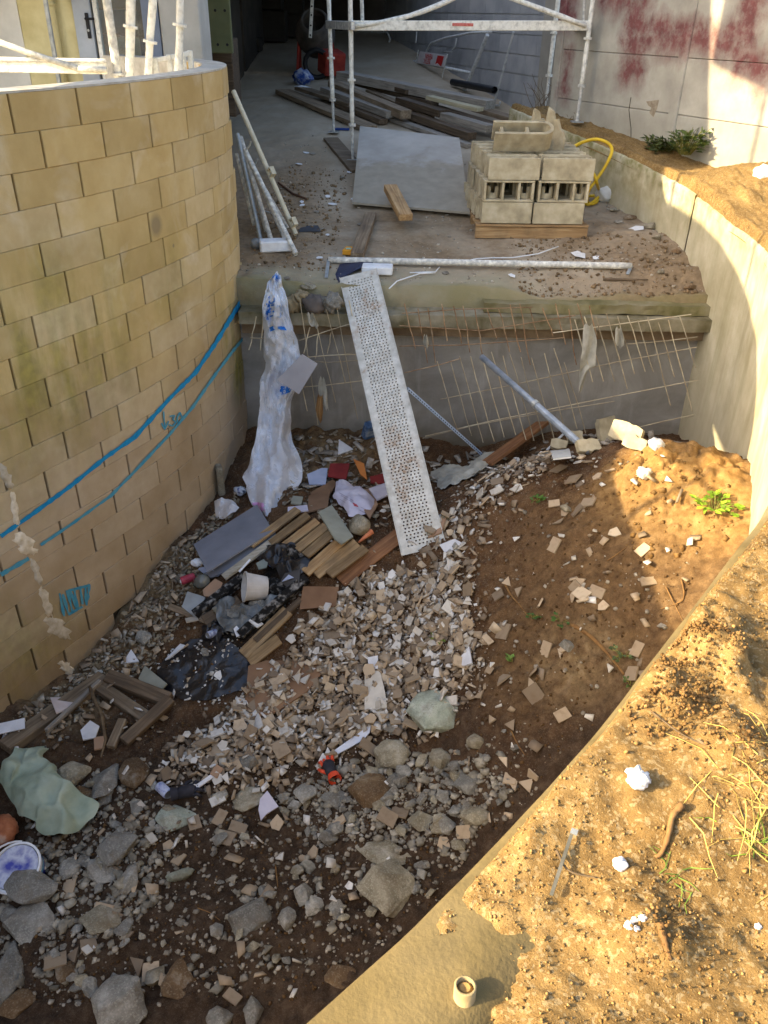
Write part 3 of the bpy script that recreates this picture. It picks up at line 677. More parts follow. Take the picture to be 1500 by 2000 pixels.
# boundary wall of precast panels with red paint
b0 = Vector((2.22, 11.4, 0)); bdir = Vector((.93, -1.8, 0)).normalized(); bn = Vector((bdir.y, -bdir.x, 0)); bn = -bn if bn.x > 0 else bn
def BW(px, py):
    d = Vector(ray(px, py)); p = d * (b0.dot(bn) / d.dot(bn)); return (p - b0).dot(bdir), p.z, p
def wallpaint_material():
    t = NT('precast_panel_red_paint'); x, y, z = t.xyz()
    nd = t.n('ShaderNodeVectorMath', operation='DOT_PRODUCT'); t.l(t.pos, nd.inputs[0]); nd.inputs[1].default_value = tuple(bdir)
    u = t.math('SUBTRACT', nd.outputs['Value'], b0.dot(bdir))
    wu = t.math('ADD', u, t.math('MULTIPLY', t.math('SUBTRACT', t.noise(2.4, 6, .7), .5), .5)); wz = t.math('ADD', z, t.math('MULTIPLY', t.math('SUBTRACT', t.noise(2.8, 6, .7, t.mapv((1, 1, .5))), .5), .5))
    c = t.ramp(t.noise(2.6, 6, .6), [(.3, S(146, 142, 132)), (.55, S(168, 164, 152)), (.75, S(186, 182, 170))])
    c = t.mix(t.math('MULTIPLY', t.rng(z, -.9, -1.4), .35), c, S(158, 154, 126))
    red = t.ramp(t.noise(9, 5, .65), [(.3, S(92, 42, 46)), (.6, S(114, 56, 58)), (.8, S(138, 98, 94))])
    tot = None
    for (xa, ya, xb, yb) in ((1170, -80, 1280, 20), (1215, 60, 1268, 165), (1240, 35, 1440, 105), (1440, -80, 1500, 110), (1225, -60, 1262, 100), (1430, 100, 1540, 150), (1090, -30, 1130, 60), (1100, 90, 1118, 190), (1480, 150, 1500, 200)):
        ua, za, _ = BW(xa, (ya + yb) / 2); ub, zb_, _ = BW(xb, (ya + yb) / 2); _, zt, _ = BW((xa + xb) / 2, ya); _, zl, _ = BW((xa + xb) / 2, yb)
        f = t.math('MULTIPLY', t.math('MULTIPLY', t.rng(wu, ua - .07, ua + .09), t.rng(wu, ub + .07, ub - .09)), t.math('MULTIPLY', t.rng(wz, zl - .16, zl + .08), t.rng(wz, zt + .08, zt - .08)))
        tot = f if tot is None else t.math('MAXIMUM', tot, f)
    tot = t.math('MULTIPLY', tot, t.rng(t.noise(7, 6, .7), .25, .55, .25, .9))
    c = t.mix(tot, c, red)
    v = t.rng(t.rand(), 0, 1, .94, 1.05); vv = t.n('ShaderNodeCombineColor')
    for k in range(3): t.l(v, vv.inputs[k])
    return t.done(t.mix(1.0, c, vv.outputs[0], 'MULTIPLY'), .85, t.noise(80, 5), .25, .004)
M_panel = wallpaint_material()
bwall = empty('boundary_wall', (4, 9.9, -1.5), 'tall boundary wall of grey precast panels daubed with dark red paint', 'boundary wall')
R, _ = frame(bdir)
posts = [BW(1096, 100)[0], BW(1334, 140)[0]]; posts.append(posts[1] + 1.75); posts.append(posts[2] + 1.75); posts.append(posts[3] + 1.75)
posts = [p_ for p_ in posts]
for u in posts:
    mb = MB(); mb.box(b0 + bdir * u + Vector((0, 0, .1)) - bn * .02, (.13, .14, 3.6), R, 0, .012); mb.build('post', M_panel, bwall)
for a, b in zip(posts[:-1], posts[1:]):
    for k in range(6):
        z0 = -1.95 + .53 * k
        mb = MB(); mb.box(b0 + bdir * ((a + b) / 2) + Vector((0, 0, z0 + .2625)), (b - a - .10, .05, .5255), R, 0, .006); mb.build('panel', M_panel, bwall)
mb = MB(); mb.box(b0 + bdir * (posts[0] + posts[-1]) / 2 + Vector((0, 0, -.1)) + bn * -.035, (posts[-1] - posts[0], .03, 3.1), R, 0); mb.build('joint_backing', simple('joint_mortar_grey', [S(84, 80, 72), S(104, 100, 90)], 8), bwall)  # mortar slab added behind the panels so no sunlit ground shows through joints
mb = MB()
ua, za, p = BW(1284, 205)
pts = [p + bn * .027]
for px, py in ((1236, 190), (1232, 215), (1236, 250), (1236, 286)): pts.append(BW(px, py)[2] + bn * .028)
mb.tube(pts[1:], .004, 5); mb.build('crack', M_mortar, bwall)
mb = MB(); q = [BW(px, py)[2] + bn * .028 for px, py in ((1266, 198), (1291, 195), (1287, 212), (1280, 229), (1272, 220), (1276, 210), (1270, 206))]
mb.add(q, [tuple(range(len(q)))]); mb.build('spalled_patch', simple('spalled_concrete', [S(120, 108, 90), S(150, 140, 122)], 25, bscale=60, bs=.8), bwall)

# made-up sheets, unseen beyond the top left, added to shade the cast wall's bend
tp = empty('added_shade_sheets', (-3.2, 5.2, -1.75), 'grey sheet with a sloping top edge, added out of view to cast shade', 'shade sheet')
mb = MB(); n = 60; g = []
def back(p, X=-3.25):
    """where the sunbeam that reaches p crossed the plane of the added sheets"""
    L = (p.x - X) / math.cos(SUN_AZ); return p.y - L * math.sin(SUN_AZ), p.z + L * math.tan(SUN_EL)
def rwall_hit(px, py):
    d = ray(px, py); k = _rc[:, 0] - d[0] / d[1] * _rc[:, 1]; ok = np.nonzero((k[:-1] * k[1:] <= 0) & (_rc[:-1, 1] > 3.0))[0]
    i = ok[0] if len(ok) else int(np.argmin(np.where(_rc[:, 1] > 3.0, np.abs(k), 9))); y = _rc[i, 1]; return Vector((_rc[i, 0], y, y / d[1] * d[2]))
_, zU = back(BW(1430, 148)[2]); yU, _ = back(BW(1388, 160)[2])
arc = sorted(back(rwall_hit(*p)) for p in ((1300, 392), (1335, 410), (1368, 432), (1405, 470), (1440, 530), (1466, 600), (1478, 660), (1480, 720), (1478, 780), (1472, 840), (1460, 895)))
arc += sorted(back(p) for p in (Py(1345, 342, 8.95), BW(1388, 322)[2], BW(1388, 240)[2], BW(1388, 160)[2])); arc += [(arc[-1][0] + .5, 5.0), (9.6, 5.0)]
ax_, az_ = [p[0] for p in arc], [p[1] for p in arc]
yy = np.linspace(arc[0][0] - .05, 9.6, n); top = np.maximum(np.interp(yy, ax_, az_), .40); top[0] = .38; bot = np.interp(yy, [7.9, 8.3], [.36, .08])  # edges of the added sheet shaped to the wanted shadow outline
for k in range(8):
    f = k / 7; g.append(np.stack([-3.25 + .03 * fbm(yy, yy * 0 + f, 1.5, 3, 130), yy, bot + (top - bot) * f], -1))
M_tarp = simple('added_sheet_grey', [S(120, 126, 124), S(150, 156, 152)], 5)
mb.grid(np.stack(g, 0)); mb.build('sheet', M_tarp, tp, smooth=True)
mb = MB(); mb.box((-3.25, (yU + 4.6) / 2, (zU + 5.0) / 2 + .02), (.04, yU - 4.6, 5.0 - zU)); mb.build('upper_shade_sheet', M_tarp, tp)  # second added sheet, cuts the sun off the upper boundary wall
for y in (3.3, 4.9, 6.9, 9.2):
    mb = MB(); mb.tube([(-3.32, y, -1.75), (-3.32, y, 5.0 if y > 4.6 else .5)], .024, 8); mb.build('added_standard', M_gal, tp)
mb = MB(); mb.tube([(-3.36, 3.0, .40), (-3.36, 9.3, .40)], .024, 8); mb.build('added_ledger', M_gal, tp)

# ================================================================== left scaffold behind the block wall
def seg(px0, py0, Y0, px1, py1, Y1=None): return Py(px0, py0, Y0), Py(px1, py1, Y1 or Y0)
ls = empty('scaffold', (-2.6, 7.3, -1.75), 'white plaster splashed scaffold standing inside the curved block wall', 'scaffold')
def collar(mb, a, b, f, r=.055):
    d = (b - a); p = a + d * f; dn = d.normalized() * .009; mb.tube([p - dn, p + dn], r, 12)
for (x0, x1, f, m_, r) in ((200, 246, .62, M_galp, .033), (257, 250, .33, M_galw, .033), (303, 281, .42, M_galw, .030), (354, 345, .32, M_galw, .030)):
    a, b = seg(x0, -60, 7.3, x1, 260); b2 = a + (b - a) * ((-1.75 - a.z) / (b.z - a.z))
    mb = MB(); pts = [a + (b2 - a) * (i / 9) + Vector((random.uniform(-.003, .003), 0, 0)) for i in range(10)]
    mb.tube(pts, [r * random.uniform(.94, 1.1) for _ in pts], 10); lg = mb.build('leg', m_, ls, smooth=True)
    mb = MB(); collar(mb, a, a + (b - a), f); mb.build('collar', m_, lg)
a, b = seg(-120, 124, 7.25, 208, 130); mb = MB(); mb.bar(a, b, .05, .105, (0, 0, 1), 0, .006); mb.build('deck_beam', M_galw, ls)
a, b = seg(-120, 116, 7.22, 208, 120); mb = MB(); mb.tube([a, b], .012, 8); mb.build('rail', M_galp, ls)
a, b = seg(-60, 60, 7.2, 152, 134); mb = MB(); mb.tube([a, (a + b) / 2 + Vector((0, 0, -.01)), b], .022, 8); mb.tube([b, Py(208, 136, 7.2)], .02, 8); mb.build('brace', M_galp, ls, smooth=True)
gf = empty('guard_frame', (-1.75, 7.3, -.8), 'short white ladder-like guard piece standing behind the block wall top', 'guard frame')
mb = MB(); mb.bar(Py(303, 118, 7.35), Py(372, 104, 7.5), .03, .035, (0, 0, 1), 0, .004); mb.build('top_rail', M_galw, gf)
for x, y in ((303, 118), (330, 112), (357, 107), (371, 104)):
    a = Py(x, y, 7.35 + .15 * (x - 303) / 69); mb = MB(); mb.bar(a + Vector((0, 0, .02)), a - Vector((0, 0, .42)), .032, .04, (1, 0, 0), 0, .004); mb.build('upright', M_galw, gf)

# ================================================================== terrace objects
def GTh(px, py, h):
    p = raycast(np.array([px]), np.array([py]), lambda x, y: HT(x, y) + h, 5, 22, 400)[0]; return Vector(p)
sc2 = empty('scaffold', (.5, 10.4, -1.6), 'tall white splashed scaffold bay standing before the garage', 'scaffold')
fA, fB = GT(652, 262), GT(689, 316); fC = Py(1064, 216, 12.2); fD = Py(1126, 243, 10.9)
def leg(foot, top_px, name='leg', r=.027):
    up = Vector((0, 0, 1)); d = Vector(ray(*top_px)); Y = foot.y; top = d * (Y / d.y); top = foot + (top - foot) * 1.25
    nut = foot + (top - foot) * .0
    mb = MB(); jack = foot + (top - foot).normalized() * .42
    pts = [jack + (top - jack) * (i / 14) for i in range(15)]; mb.tube(pts, [r * random.uniform(.95, 1.13) for _ in pts], 10)
    lg = mb.build(name, M_galw, sc2, smooth=True)
    mb = MB(); mb.tube([foot + Vector((0, 0, .02)), jack], .019, 10); mb.tube([jack - (top - foot).normalized() * .02, jack + (top - foot).normalized() * .012], .045, 10); mb.build('jack', M_galp, lg)
    mb = MB(); mb.box(foot + Vector((0, 0, .03)), (.14, .14, .012)); mb.build('base_plate', M_gal, lg)
    mb = MB(); c = jack + (top - jack).normalized() * .48; dn = (top - jack).normalized() * .012; mb.tube([c - dn, c + dn], .05, 12); mb.build('collar', M_galw, lg)
    return foot, top
lA = leg(fA, (642, 0)); lB = leg(fB, (684, 0)); lC = leg(fC, (1090, 0)); lD = leg(fD, (1158, 0))
def on(l, py):
    a, b = l; lo, hi = 0.0, 1.0
    for _ in range(40):
        mid = (lo + hi) / 2; y = proj(np.array(a + (b - a) * mid))[1]
        if y > py: lo = mid
        else: hi = mid
    return a + (b - a) * lo
bA, bB, bD, bC = on(lA, 48), on(lB, 50), on(lD, 50), on(lC, 48)
mb = MB(); mb.bar(bB, bD, .045, .10, (0, 0, 1), 0, .006); pb = mb.build('deck_beam', M_galw, sc2)
mb = MB(); q = bB + (bD - bB) * .47; mb.bar(q + Vector((-.12, -.027, .01)), q + Vector((.12, -.025, .01)), .004, .03, (0, 0, 1)); mb.build('red_sticker', simple('red_sticker', [S(190, 90, 80), S(206, 130, 120)], 40, var=0), pb)
mb = MB(); mb.bar(bA + (bA - bB) * .12, bB + (bB - bA) * .1, .05, .09, (0, 0, 1), 0, .006); mb.build('end_beam', M_galp, sc2)
mb = MB(); mb.bar(bA, bC, .045, .06, (0, 0, 1), 0, .006); mb.build('rear_beam', M_galp, sc2)
mb = MB(); mb.bar(bC, bD, .05, .09, (0, 0, 1), 0, .006); mb.build('end_beam', M_galp, sc2)
for (p0, px, py, Y) in ((bB + Vector((.05, -.05, 0)), 905, -12, bB.y + .1), (bD + Vector((-.05, -.05, 0)), 960, -18, bD.y)):
    e = Py(px, py, Y); mb = MB(); pts = [p0 + (e - p0) * (i / 8) + Vector((0, 0, -.06 * math.sin(math.pi * i / 8) * (1 if px < 930 else 0))) for i in range(9)]; mb.tube(pts, [.026 * random.uniform(.9, 1.15) for _ in pts], 8); mb.build('brace', M_galw, sc2, smooth=True)
mb = MB(); mb.tube([Py(708, 46, bB.y + .25), Py(705, -40, bB.y + .25)], .022, 8); mb.build('guard_post', M_galp, sc2)
mb = MB(); mb.tube([Py(1139, 46, bD.y + .2), Py(1144, -40, bD.y + .2)], .016, 8); mb.build('guard_post', M_galp, sc2)
mb = MB(); mb.bar(GT(646, 275, .02), GT(700, 338, .02), .2, .045, (0, 0, 1), 0, .004); tag(mb.build('sole_board', M_wood_old), 'weathered plank under the near feet of the garage scaffold', 'board')
mb = MB(); mb.box(GT(668, 254, .012), (.2, .12, .02), None, 0, .003); tag(mb.build('blue_tile', simple('blue_plastic', [S(30, 52, 110), S(46, 70, 130)], 20, var=0)), 'small blue slab on the floor between the scaffold feet', 'slab')

# plywood sheet lying on the floor with a baulk on it
c0, c1, c2, c3 = GTh(703, 246, .30), GTh(897, 269, .30), GT(917, 428, .07), GT(688, 408, .07)
mb = MB(); th = Vector((0, 0, .022)); n = 12; P = np.zeros((n, n, 3))
mb.add([c0, c1, c2, c3, c0 - th, c1 - th, c2 - th, c3 - th], [(3, 2, 1, 0), (4, 5, 6, 7), (0, 1, 5, 4), (1, 2, 6, 5), (2, 3, 7, 6), (3, 0, 4, 7)])
t = NT('shuttering_sheet'); x, y, z = t.xyz()
c = t.ramp(t.noise(2.5, 6, .6), [(.3, S(150, 146, 138)), (.7, S(178, 174, 166))])
wet = t.rng(t.math('ADD', y, t.math('MULTIPLY', t.noise(3.5, 5, .6), 1.6)), c3.y + 1.95, c3.y + 1.65)
c = t.mix(t.math('MULTIPLY', wet, .7), c, t.ramp(t.noise(8, 5), [(.3, S(124, 114, 94)), (.7, S(150, 140, 118))]))
M_sheet = t.done(c, .75, t.noise(60, 4), .2, .003)
tag(mb.build('plywood_sheet', M_sheet), 'large grey shuttering sheet lying on the dusty floor left of the block pallet', 'sheet')
def plank(px0, py0, px1, py1, h, wd, th, m_, label, group=None, name='plank', lift=None):
    a = GTh(px0, py0, h); b = GTh(px1, py1, h if lift is None else lift); R_, L = frame(b - a)
    mb = MB(); mb.box((0, 0, 0), (L, wd, th), None, 0, min(.004, th / 4)); o = mb.build(name, m_, center=(0, 0, 0))
    o.matrix_world = Mt((a + b) / 2, R_); tag(o, label, 'plank', group); return o
o = plank(762, 366, 793, 425, .22, .14, .07, M_wood_new, 'short pine baulk lying across the grey shuttering sheet', name='baulk', lift=.14)
o = plank(724, 420, 697, 500, .05, .12, .06, M_wood_old, 'weathered wooden baulk lying on the ground in front of the grey shuttering sheet', name='baulk', lift=.05)
GPK = 'boards piled along the garage wall'
for (x0, y0, x1, y1, h, wd, th, m_, lab) in ((552, 178, 722, 250, .04, .26, .06, M_wood_old, 'wide flat board outermost of the pile, blue bag on its far end'),
        (634, 176, 764, 224, .13, .16, .09, M_wood_grey, 'grey squared timber left of the slanting cut one on the board pile'),
        (650, 166, 793, 224, .17, .18, .11, M_wood_old, 'squared timber with slanting cut end in the middle of the board pile'),
        (662, 203, 749, 238, .05, .14, .07, M_wood_dk, 'short dark timber low on the near left of the board pile'),
        (780, 196, 865, 222, .2, .16, .09, M_wood_dk, 'brown timber with ragged end on top of the board pile'),
        (793, 222, 922, 266, .1, .16, .09, M_wood_dk, 'dark board running behind the far edge of the shuttering sheet'),
        (868, 226, 958, 252, .17, .18, .09, M_wood_grey, 'grey rounded board end right of the ragged timber'),
        (767, 233, 918, 285, .03, .13, .05, M_wood_grey, 'thin grey board lowest along the near edge of the board pile'),
        (667, 147, 958, 205, .24, .26, .12, M_wood_grey, 'long pale thick timber against the garage wall'),
        (838, 190, 938, 214, .30, .16, .05, wood('cream_board', S(170, 158, 124), S(196, 184, 150), S(212, 202, 172), .1), 'short cream board leaning on the timbers at the back'),
        (700, 163, 850, 203, .14, .16, .06, M_wood_dk, 'dark thin board half hidden beneath the long pale timber'),
        (905, 236, 1012, 258, .12, .15, .06, M_wood_old, 'weathered board at the right end of the pile behind the block pallet'),
        (585, 172, 690, 205, .10, .2, .05, M_wood_old, 'flat weathered board under the blue bag, second from the outer edge', ),
        (720, 180, 842, 232, .10, .12, .08, M_wood_old, 'worn batten between the two cut timbers and the ragged one'),
        (700, 150, 800, 180, .22, .16, .06, M_wood_dk, 'dark board end tucked against the long pale timber'),
        (835, 205, 990, 252, .08, .14, .06, M_wood_dk, 'dark board beneath the grey rounded board end'),
        (930, 212, 1020, 238, .16, .2, .06, M_wood_old, 'broad board at the right end below the short cream board'),
        (1075, 252, 1150, 246, .06, .13, .05, M_wood_grey, 'grey plank end lying behind the block pallet by the drain pipe')):
    plank(x0, y0, x1, y1, h, wd, th, m_, lab, GPK)
mb = MB(); pq = GW(966, 176, .38); mb.tube([pq + gdir * .0, pq + gdir * 1.6], .05, 12, False); mb.tube([pq + gdir * .05, pq + gdir * 1.6], .043, 12); tag(mb.build('plastic_pipe', M_black, smooth=True), 'black pipe end sticking out between the timbers by the garage wall', 'pipe')

# scaffold guard frames leaning on the garage wall
def wframe(name, label, segs, r, m_=M_frame, off=.3):
    e = empty(name, GW(*segs[0][0][0][:2] if isinstance(segs[0][0], list) else segs[0][0], off), label, 'guard frame', 'guard frames leaning on the garage wall')
    for s_ in segs:
        nm, pts = s_[1], s_[0]
        mb = MB(); mb.tube([GW(x, y, off) for x, y in pts], s_[2] if len(s_) > 2 else r, 8); mb.build(nm, m_, e, smooth=len(pts) > 2)
    return e
wframe('guard_frame', 'long steel guard frame with thick raking end post leaning over the boards', [([(655, 157), (902, 214)], 'bottom_rail', .026), ([(660, 95), (740, 108), (830, 124), (918, 142)], 'mid_rail', .022), ([(682, 70), (652, 153)], 'upright'), ([(759, 112), (740, 172)], 'upright'), ([(814, 118), (786, 187)], 'upright'), ([(952, 68), (893, 211)], 'end_post', .03), ([(757, 136), (800, 146)], 'rung', .01), ([(902, 208), (903, 219)], 'hook', .02)], .02)
wframe('guard_frame', 'steel guard frame with S-bent tubes standing behind the red and white sign', [([(727, 62), (708, 151)], 'upright'), ([(748, 58), (757, 64), (762, 76), (757, 92), (758, 104), (768, 112)], 'bent_tube', .018), ([(829, 112), (834, 98), (842, 84), (870, 74), (920, 64), (960, 62)], 'bent_tube', .018), ([(814, 62), (812, 84)], 'upright', .012), ([(892, 75), (889, 90), (882, 101), (868, 102)], 'bent_tube', .012), ([(733, 110), (729, 122)], 'hook', .012)], .014, M_frame, .18)
wframe('guard_frame', 'thin tall steel rod with hooked foot at the right end of the garage wall', [([(1003, 62), (966, 199)], 'upright', .016), ([(963, 199), (965, 206), (975, 206), (977, 199)], 'hook', .012)], .014, M_frame, .25)
e = empty('sign', GW(845, 118, .34), 'white sign with red lettering hanging upside down on the guard frame', 'sign')
q = [GW(820, 100, .36), GW(872, 108, .36), GW(866, 131, .36), GW(814, 123, .36)]
mb = MB(); back = [p - gn * .012 for p in q]; mb.add(q + back, [(3, 2, 1, 0), (4, 5, 6, 7), (0, 1, 5, 4), (1, 2, 6, 5), (2, 3, 7, 6), (3, 0, 4, 7)]); M_signw = simple('sign_white', [S(196, 192, 194), S(214, 210, 212)], 10, .5, var=0, bs=.05); mb.build('board', M_signw, e)
M_red = simple('sign_red', [S(186, 34, 36), S(198, 44, 44)], 10, .5, var=0, bs=.05)
def on_sign(u, v, o=.003): return q[0].lerp(q[1], u).lerp(q[3].lerp(q[2], u), v) + gn * o
mb = MB(); mb.add([on_sign(*p) for p in ((.70, .12), (.93, .12), (.93, .95), (.70, .95))], [(0, 1, 2, 3)]); mb.build('logo', M_red, e)
mb = MB(); mb.add([on_sign(*p, .005) for p in ((.70, .95), (.70, .88), (.77, .74), (.82, .82), (.88, .93), (.93, .95))], [(0, 1, 2, 3, 4, 5)]); mb.build('logo_roof', M_signw, e)
def text_obj(name, body, m_, parent, origin, ux, uy, size, sx=1.0):
    cu = bpy.data.curves.new(name, 'FONT'); cu.body = body; cu.size = size; cu.align_x = 'CENTER'; cu.align_y = 'CENTER'; cu.extrude = .0006; cu.space_character = 1.0; cu.offset = .0
    tmp = bpy.data.objects.new(name + '_tmp', cu); COL.objects.link(tmp)
    dg = bpy.context.evaluated_depsgraph_get(); me = bpy.data.meshes.new_from_object(tmp.evaluated_get(dg)); bpy.data.objects.remove(tmp)
    o = bpy.data.objects.new(name, me); COL.objects.link(o); me.materials.clear(); me.materials.append(m_)
    ux = Vector(ux).normalized(); uy = Vector(uy); uy = (uy - ux * uy.dot(ux)).normalized(); uz = ux.cross(uy)
    Mw = Mt(origin, Matrix((ux, uy, uz)).transposed()) @ Matrix.Diagonal((sx, 1, 1, 1))
    o.parent = parent; o.matrix_basis = world_mat(parent).inverted() @ Mw; return o
ux = q[0] - q[1]; uy = q[3] - q[0]
text_obj('lettering', 'PLETTAC', M_red, e, on_sign(.37, .72, .004), ux, uy, .1, .8)
text_obj('lettering', 'MEFRAN', M_red, e, on_sign(.40, .30, .004), ux, uy, .115, .8)
for xs_ in ((817, 98, 804, 172), (874, 106, 856, 182)):
    mb = MB(); mb.tube([GW(xs_[0], xs_[1], .335), GW(xs_[2], xs_[3], .335)], .010, 8); mb.build('stake', M_galp, e)

# things in the mouth of the garage
mb = MB(); mb.box(Py(418, 44, 11.0), (.40, .06, .62), None, 0, .01); fo = mb.build('formwork_panel', simple('green_formwork', [S(86, 92, 62), S(110, 114, 80)], 3, .6)); tag(fo, 'green shuttering panel with bolt holes stood up at the left of the garage', 'panel')
mb = MB(); c = Py(418, 44, 11.0)
for a in (-.12, .03, .14):
    for z in (-.22, .12): mb.tube([c + Vector((a, -.033, z)), c + Vector((a, -.028, z))], .016, 8)
mb.build('bolt_hole', M_black, fo)
mb = MB(); mb.box(Py(420, 150, 11.6), (.55, .5, .85), None, 0, .01); tag(mb.build('wooden_crate', M_wood_dk), 'dark wooden crate behind the far end of the block wall in the garage', 'crate')
for k, (x, y, Y, sx, sz) in enumerate(((500, 60, 18.5, 1.2, 1.6), (565, 90, 19.0, .7, 1.2), (470, 120, 17.5, .8, .7))):
    p = Py(x, y, Y); z0 = float(HT(p.x, p.y)); mb = MB()
    for j in range(3): mb.box((p.x, p.y, z0 + sz * (j + .5) / 3), (sx * (1 - .1 * j), .5, sz / 3 - .02), None, 0, .01)
    tag(mb.build('stacked_boxes', M_dark), ('tall dark stack of boxes at the back of the garage', 'narrow dark stack right of the tall one at the back of the garage', 'low dark stack by the left wall of the garage')[k], 'stack')
mb = MB(); p = Py(460, 4, 17.0); mb.lathe([(0, -.12), (.14, -.12), (.16, .2), (.15, .2), (.13, -.1)], Mt(p, Matrix.Identity(3)), 16); tag(mb.build('pail', M_white, smooth=True), 'white pail standing high on the dark stack in the garage', 'pail')
a, b = Py(612, -40, 15.0), Py(606, 74, 15.0); mb = MB(); mb.bar(a, b, .05, .012, (0, 1, 0), 0, .002); po = mb.build('perforated_strip', M_galw); tag(po, 'narrow white perforated strip hanging in the dark garage', 'strip')
mb = MB()
for f in (.05, .25, .45, .6, .78, .95):
    c = a + (b - a) * f; mb.tube([c + Vector((0, -.03, 0)), c + Vector((0, -.02, 0))], .014, 8)
mb.build('hole', M_black, po)
tw = empty('concrete_mixer', GTh(622, 150, 0), 'rusty red and grey concrete mixer half in the dark of the garage', 'mixer')
c = GTh(622, 150, 0) + Vector((-.05, .2, 0))
M_mixer = simple('mixer_drum_grey', [S(66, 62, 58), S(96, 90, 82)], 8); M_mred = simple('faded_red_paint', [S(120, 38, 30), S(150, 56, 42)], 10)
mb = MB(); Rm = Matrix.Rotation(math.radians(55), 3, 'X'); mb.lathe([(0, -.35), (.22, -.33), (.32, -.1), (.33, .05), (.24, .3), (.2, .36), (.18, .34), (.26, .05), (0, -.25)], Mt(c + Vector((0, 0, .62)), Rm), 20); mb.build('drum', M_mixer, tw, smooth=True)
mb = MB(); mb.box(c + Vector((.28, -.3, .22)), (.36, .34, .34), Matrix.Rotation(.5, 3, 'Z') @ Matrix.Rotation(.2, 3, 'X'), 0, .02); mb.build('motor_housing', M_mred, tw)
for sx in (-.3, .3):
    mb = MB(); mb.tube([c + Vector((sx, -.25, 0)), c + Vector((sx * .9, 0, .6)), c + Vector((sx, .3, 0))], .025, 8); mb.build('leg', M_mred, tw)
mb = MB(); mb.tube([c + Vector((.05 + .2 * math.cos(k / 16 * 6.283), -.42, .2 + .2 * math.sin(k / 16 * 6.283))) for k in range(17)], .04, 8, False); mb.build('wheel', M_black, tw, smooth=True)

def crumple(c, rx_, ry_, rz_, m_, name, label, cat, seed, amp=.45, n=14, group=None, rot=0.0, f=2.2):
    """closed uneven body: rubble stone, bag, lump"""
    V = []; Fs = []
    for i in range(n + 1):
        th = math.pi * i / n
        for k in range(2 * n): ph = math.pi * k / n; V.append((math.sin(th) * math.cos(ph), math.sin(th) * math.sin(ph), math.cos(th)))
    V = np.array(V)
    d = 1 + amp * (fbm(V[:, 0] + V[:, 2] * .7 + seed, V[:, 1] - V[:, 2] * .6 + seed * .37, f, 4, seed % 97))
    V = V * d[:, None] * np.array([rx_, ry_, rz_]); ca, sa = math.cos(rot), math.sin(rot)
    V = np.stack([V[:, 0] * ca - V[:, 1] * sa, V[:, 0] * sa + V[:, 1] * ca, V[:, 2]], -1)
    for i in range(n):
        for k in range(2 * n): k2 = (k + 1) % (2 * n); Fs.append((i * 2 * n + k, (i + 1) * 2 * n + k, (i + 1) * 2 * n + k2, i * 2 * n + k2))
    mb = MB(); mb.add(V + np.array(c), Fs); o = mb.build(name, m_, smooth=True); tag(o, label, cat, group); return o
M_bluebag = simple('blue_white_bag', [S(190, 192, 196), S(150, 160, 180), S(34, 66, 140), S(46, 80, 150)], 9, .5)
crumple(GTh(592, 152, .1), .16, .12, .12, M_bluebag, 'crumpled_bag', 'crumpled blue and white bag on the far end of the board pile', 'bag', 5)
crumple(GTh(590, 172, .1), .12, .05, .03, M_white, 'torn_wrapper', 'torn white wrapper lying on the wide board below the blue bag', 'wrapper', 8, .7)

# bundle of tubes leaning by the block wall
def tube_thing(px0, py0, Y0, px1, py1, r, m_, label, h=.03):
    a = Py(px0, py0, Y0); b = GTh(px1, py1, h); mb = MB(); mb.tube([a, b], r, 10, False); mb.tube([a.lerp(b, .004), a.lerp(b, .996)], r * .84, 10)
    o = mb.build('scaffold_tube', m_, smooth=True); tag(o, label, 'tube', 'scaffold tubes by the block wall'); return o, a, b
o, a, b = tube_thing(456, 178, 9.1, 578, 458, .024, M_cream, 'longest cream painted tube leaning along the block wall end')
for f in (.58, .93):
    mb = MB(); c = a.lerp(b, f); R_, _ = frame(b - a)
    for s_ in (-.035, .035): mb.box(c + R_ @ Vector((s_, .0, .035)), (.012, .05, .07), R_)
    mb.box(c + R_ @ Vector((0, 0, .07)), (.08, .05, .012), R_); mb.build('bracket', M_cream, o)
for (x0, y0, Y0, x1, y1, r, lab) in ((464, 262, 8.9, 509, 468, .022, 'grey tube nearest the block wall in the bundle'), (470, 268, 8.9, 531, 474, .024, 'grey tube second from the block wall in the bundle'), (478, 292, 8.8, 578, 496, .024, 'grey tube ending lowest, on the white foam block'), (487, 316, 8.8, 562, 446, .018, 'thin grey tube just left of the cream tube'), (497, 330, 8.8, 548, 438, .016, 'thin rod in the middle of the tube bundle'), (474, 280, 8.85, 520, 452, .02, 'tube crossing between the two longest grey tubes'), (482, 300, 8.8, 556, 466, .02, 'tube lying on the lowest ending one'), (462, 300, 8.85, 496, 440, .018, 'short tube right against the block wall'), (505, 352, 8.7, 566, 470, .014, 'thin rod beside the bracketed cream tube')):
    tube_thing(x0, y0, Y0, x1, y1, r, M_galp if r != .022 else M_gal, lab)
for k, pts in enumerate((((480, 292), (488, 284), (490, 276)), ((492, 330), (500, 318), (503, 310)), ((500, 416), (514, 412), (536, 418)))):
    mb = MB(); mb.tube([Py(x, y, 8.75) for x, y in pts], .01, 6); tag(mb.build('steel_hook', M_gal), ('bent steel hook highest in the tube bundle', 'bent steel hook halfway down the tube bundle', 'bent steel hook low in the tube bundle near the ground')[k], 'hook')

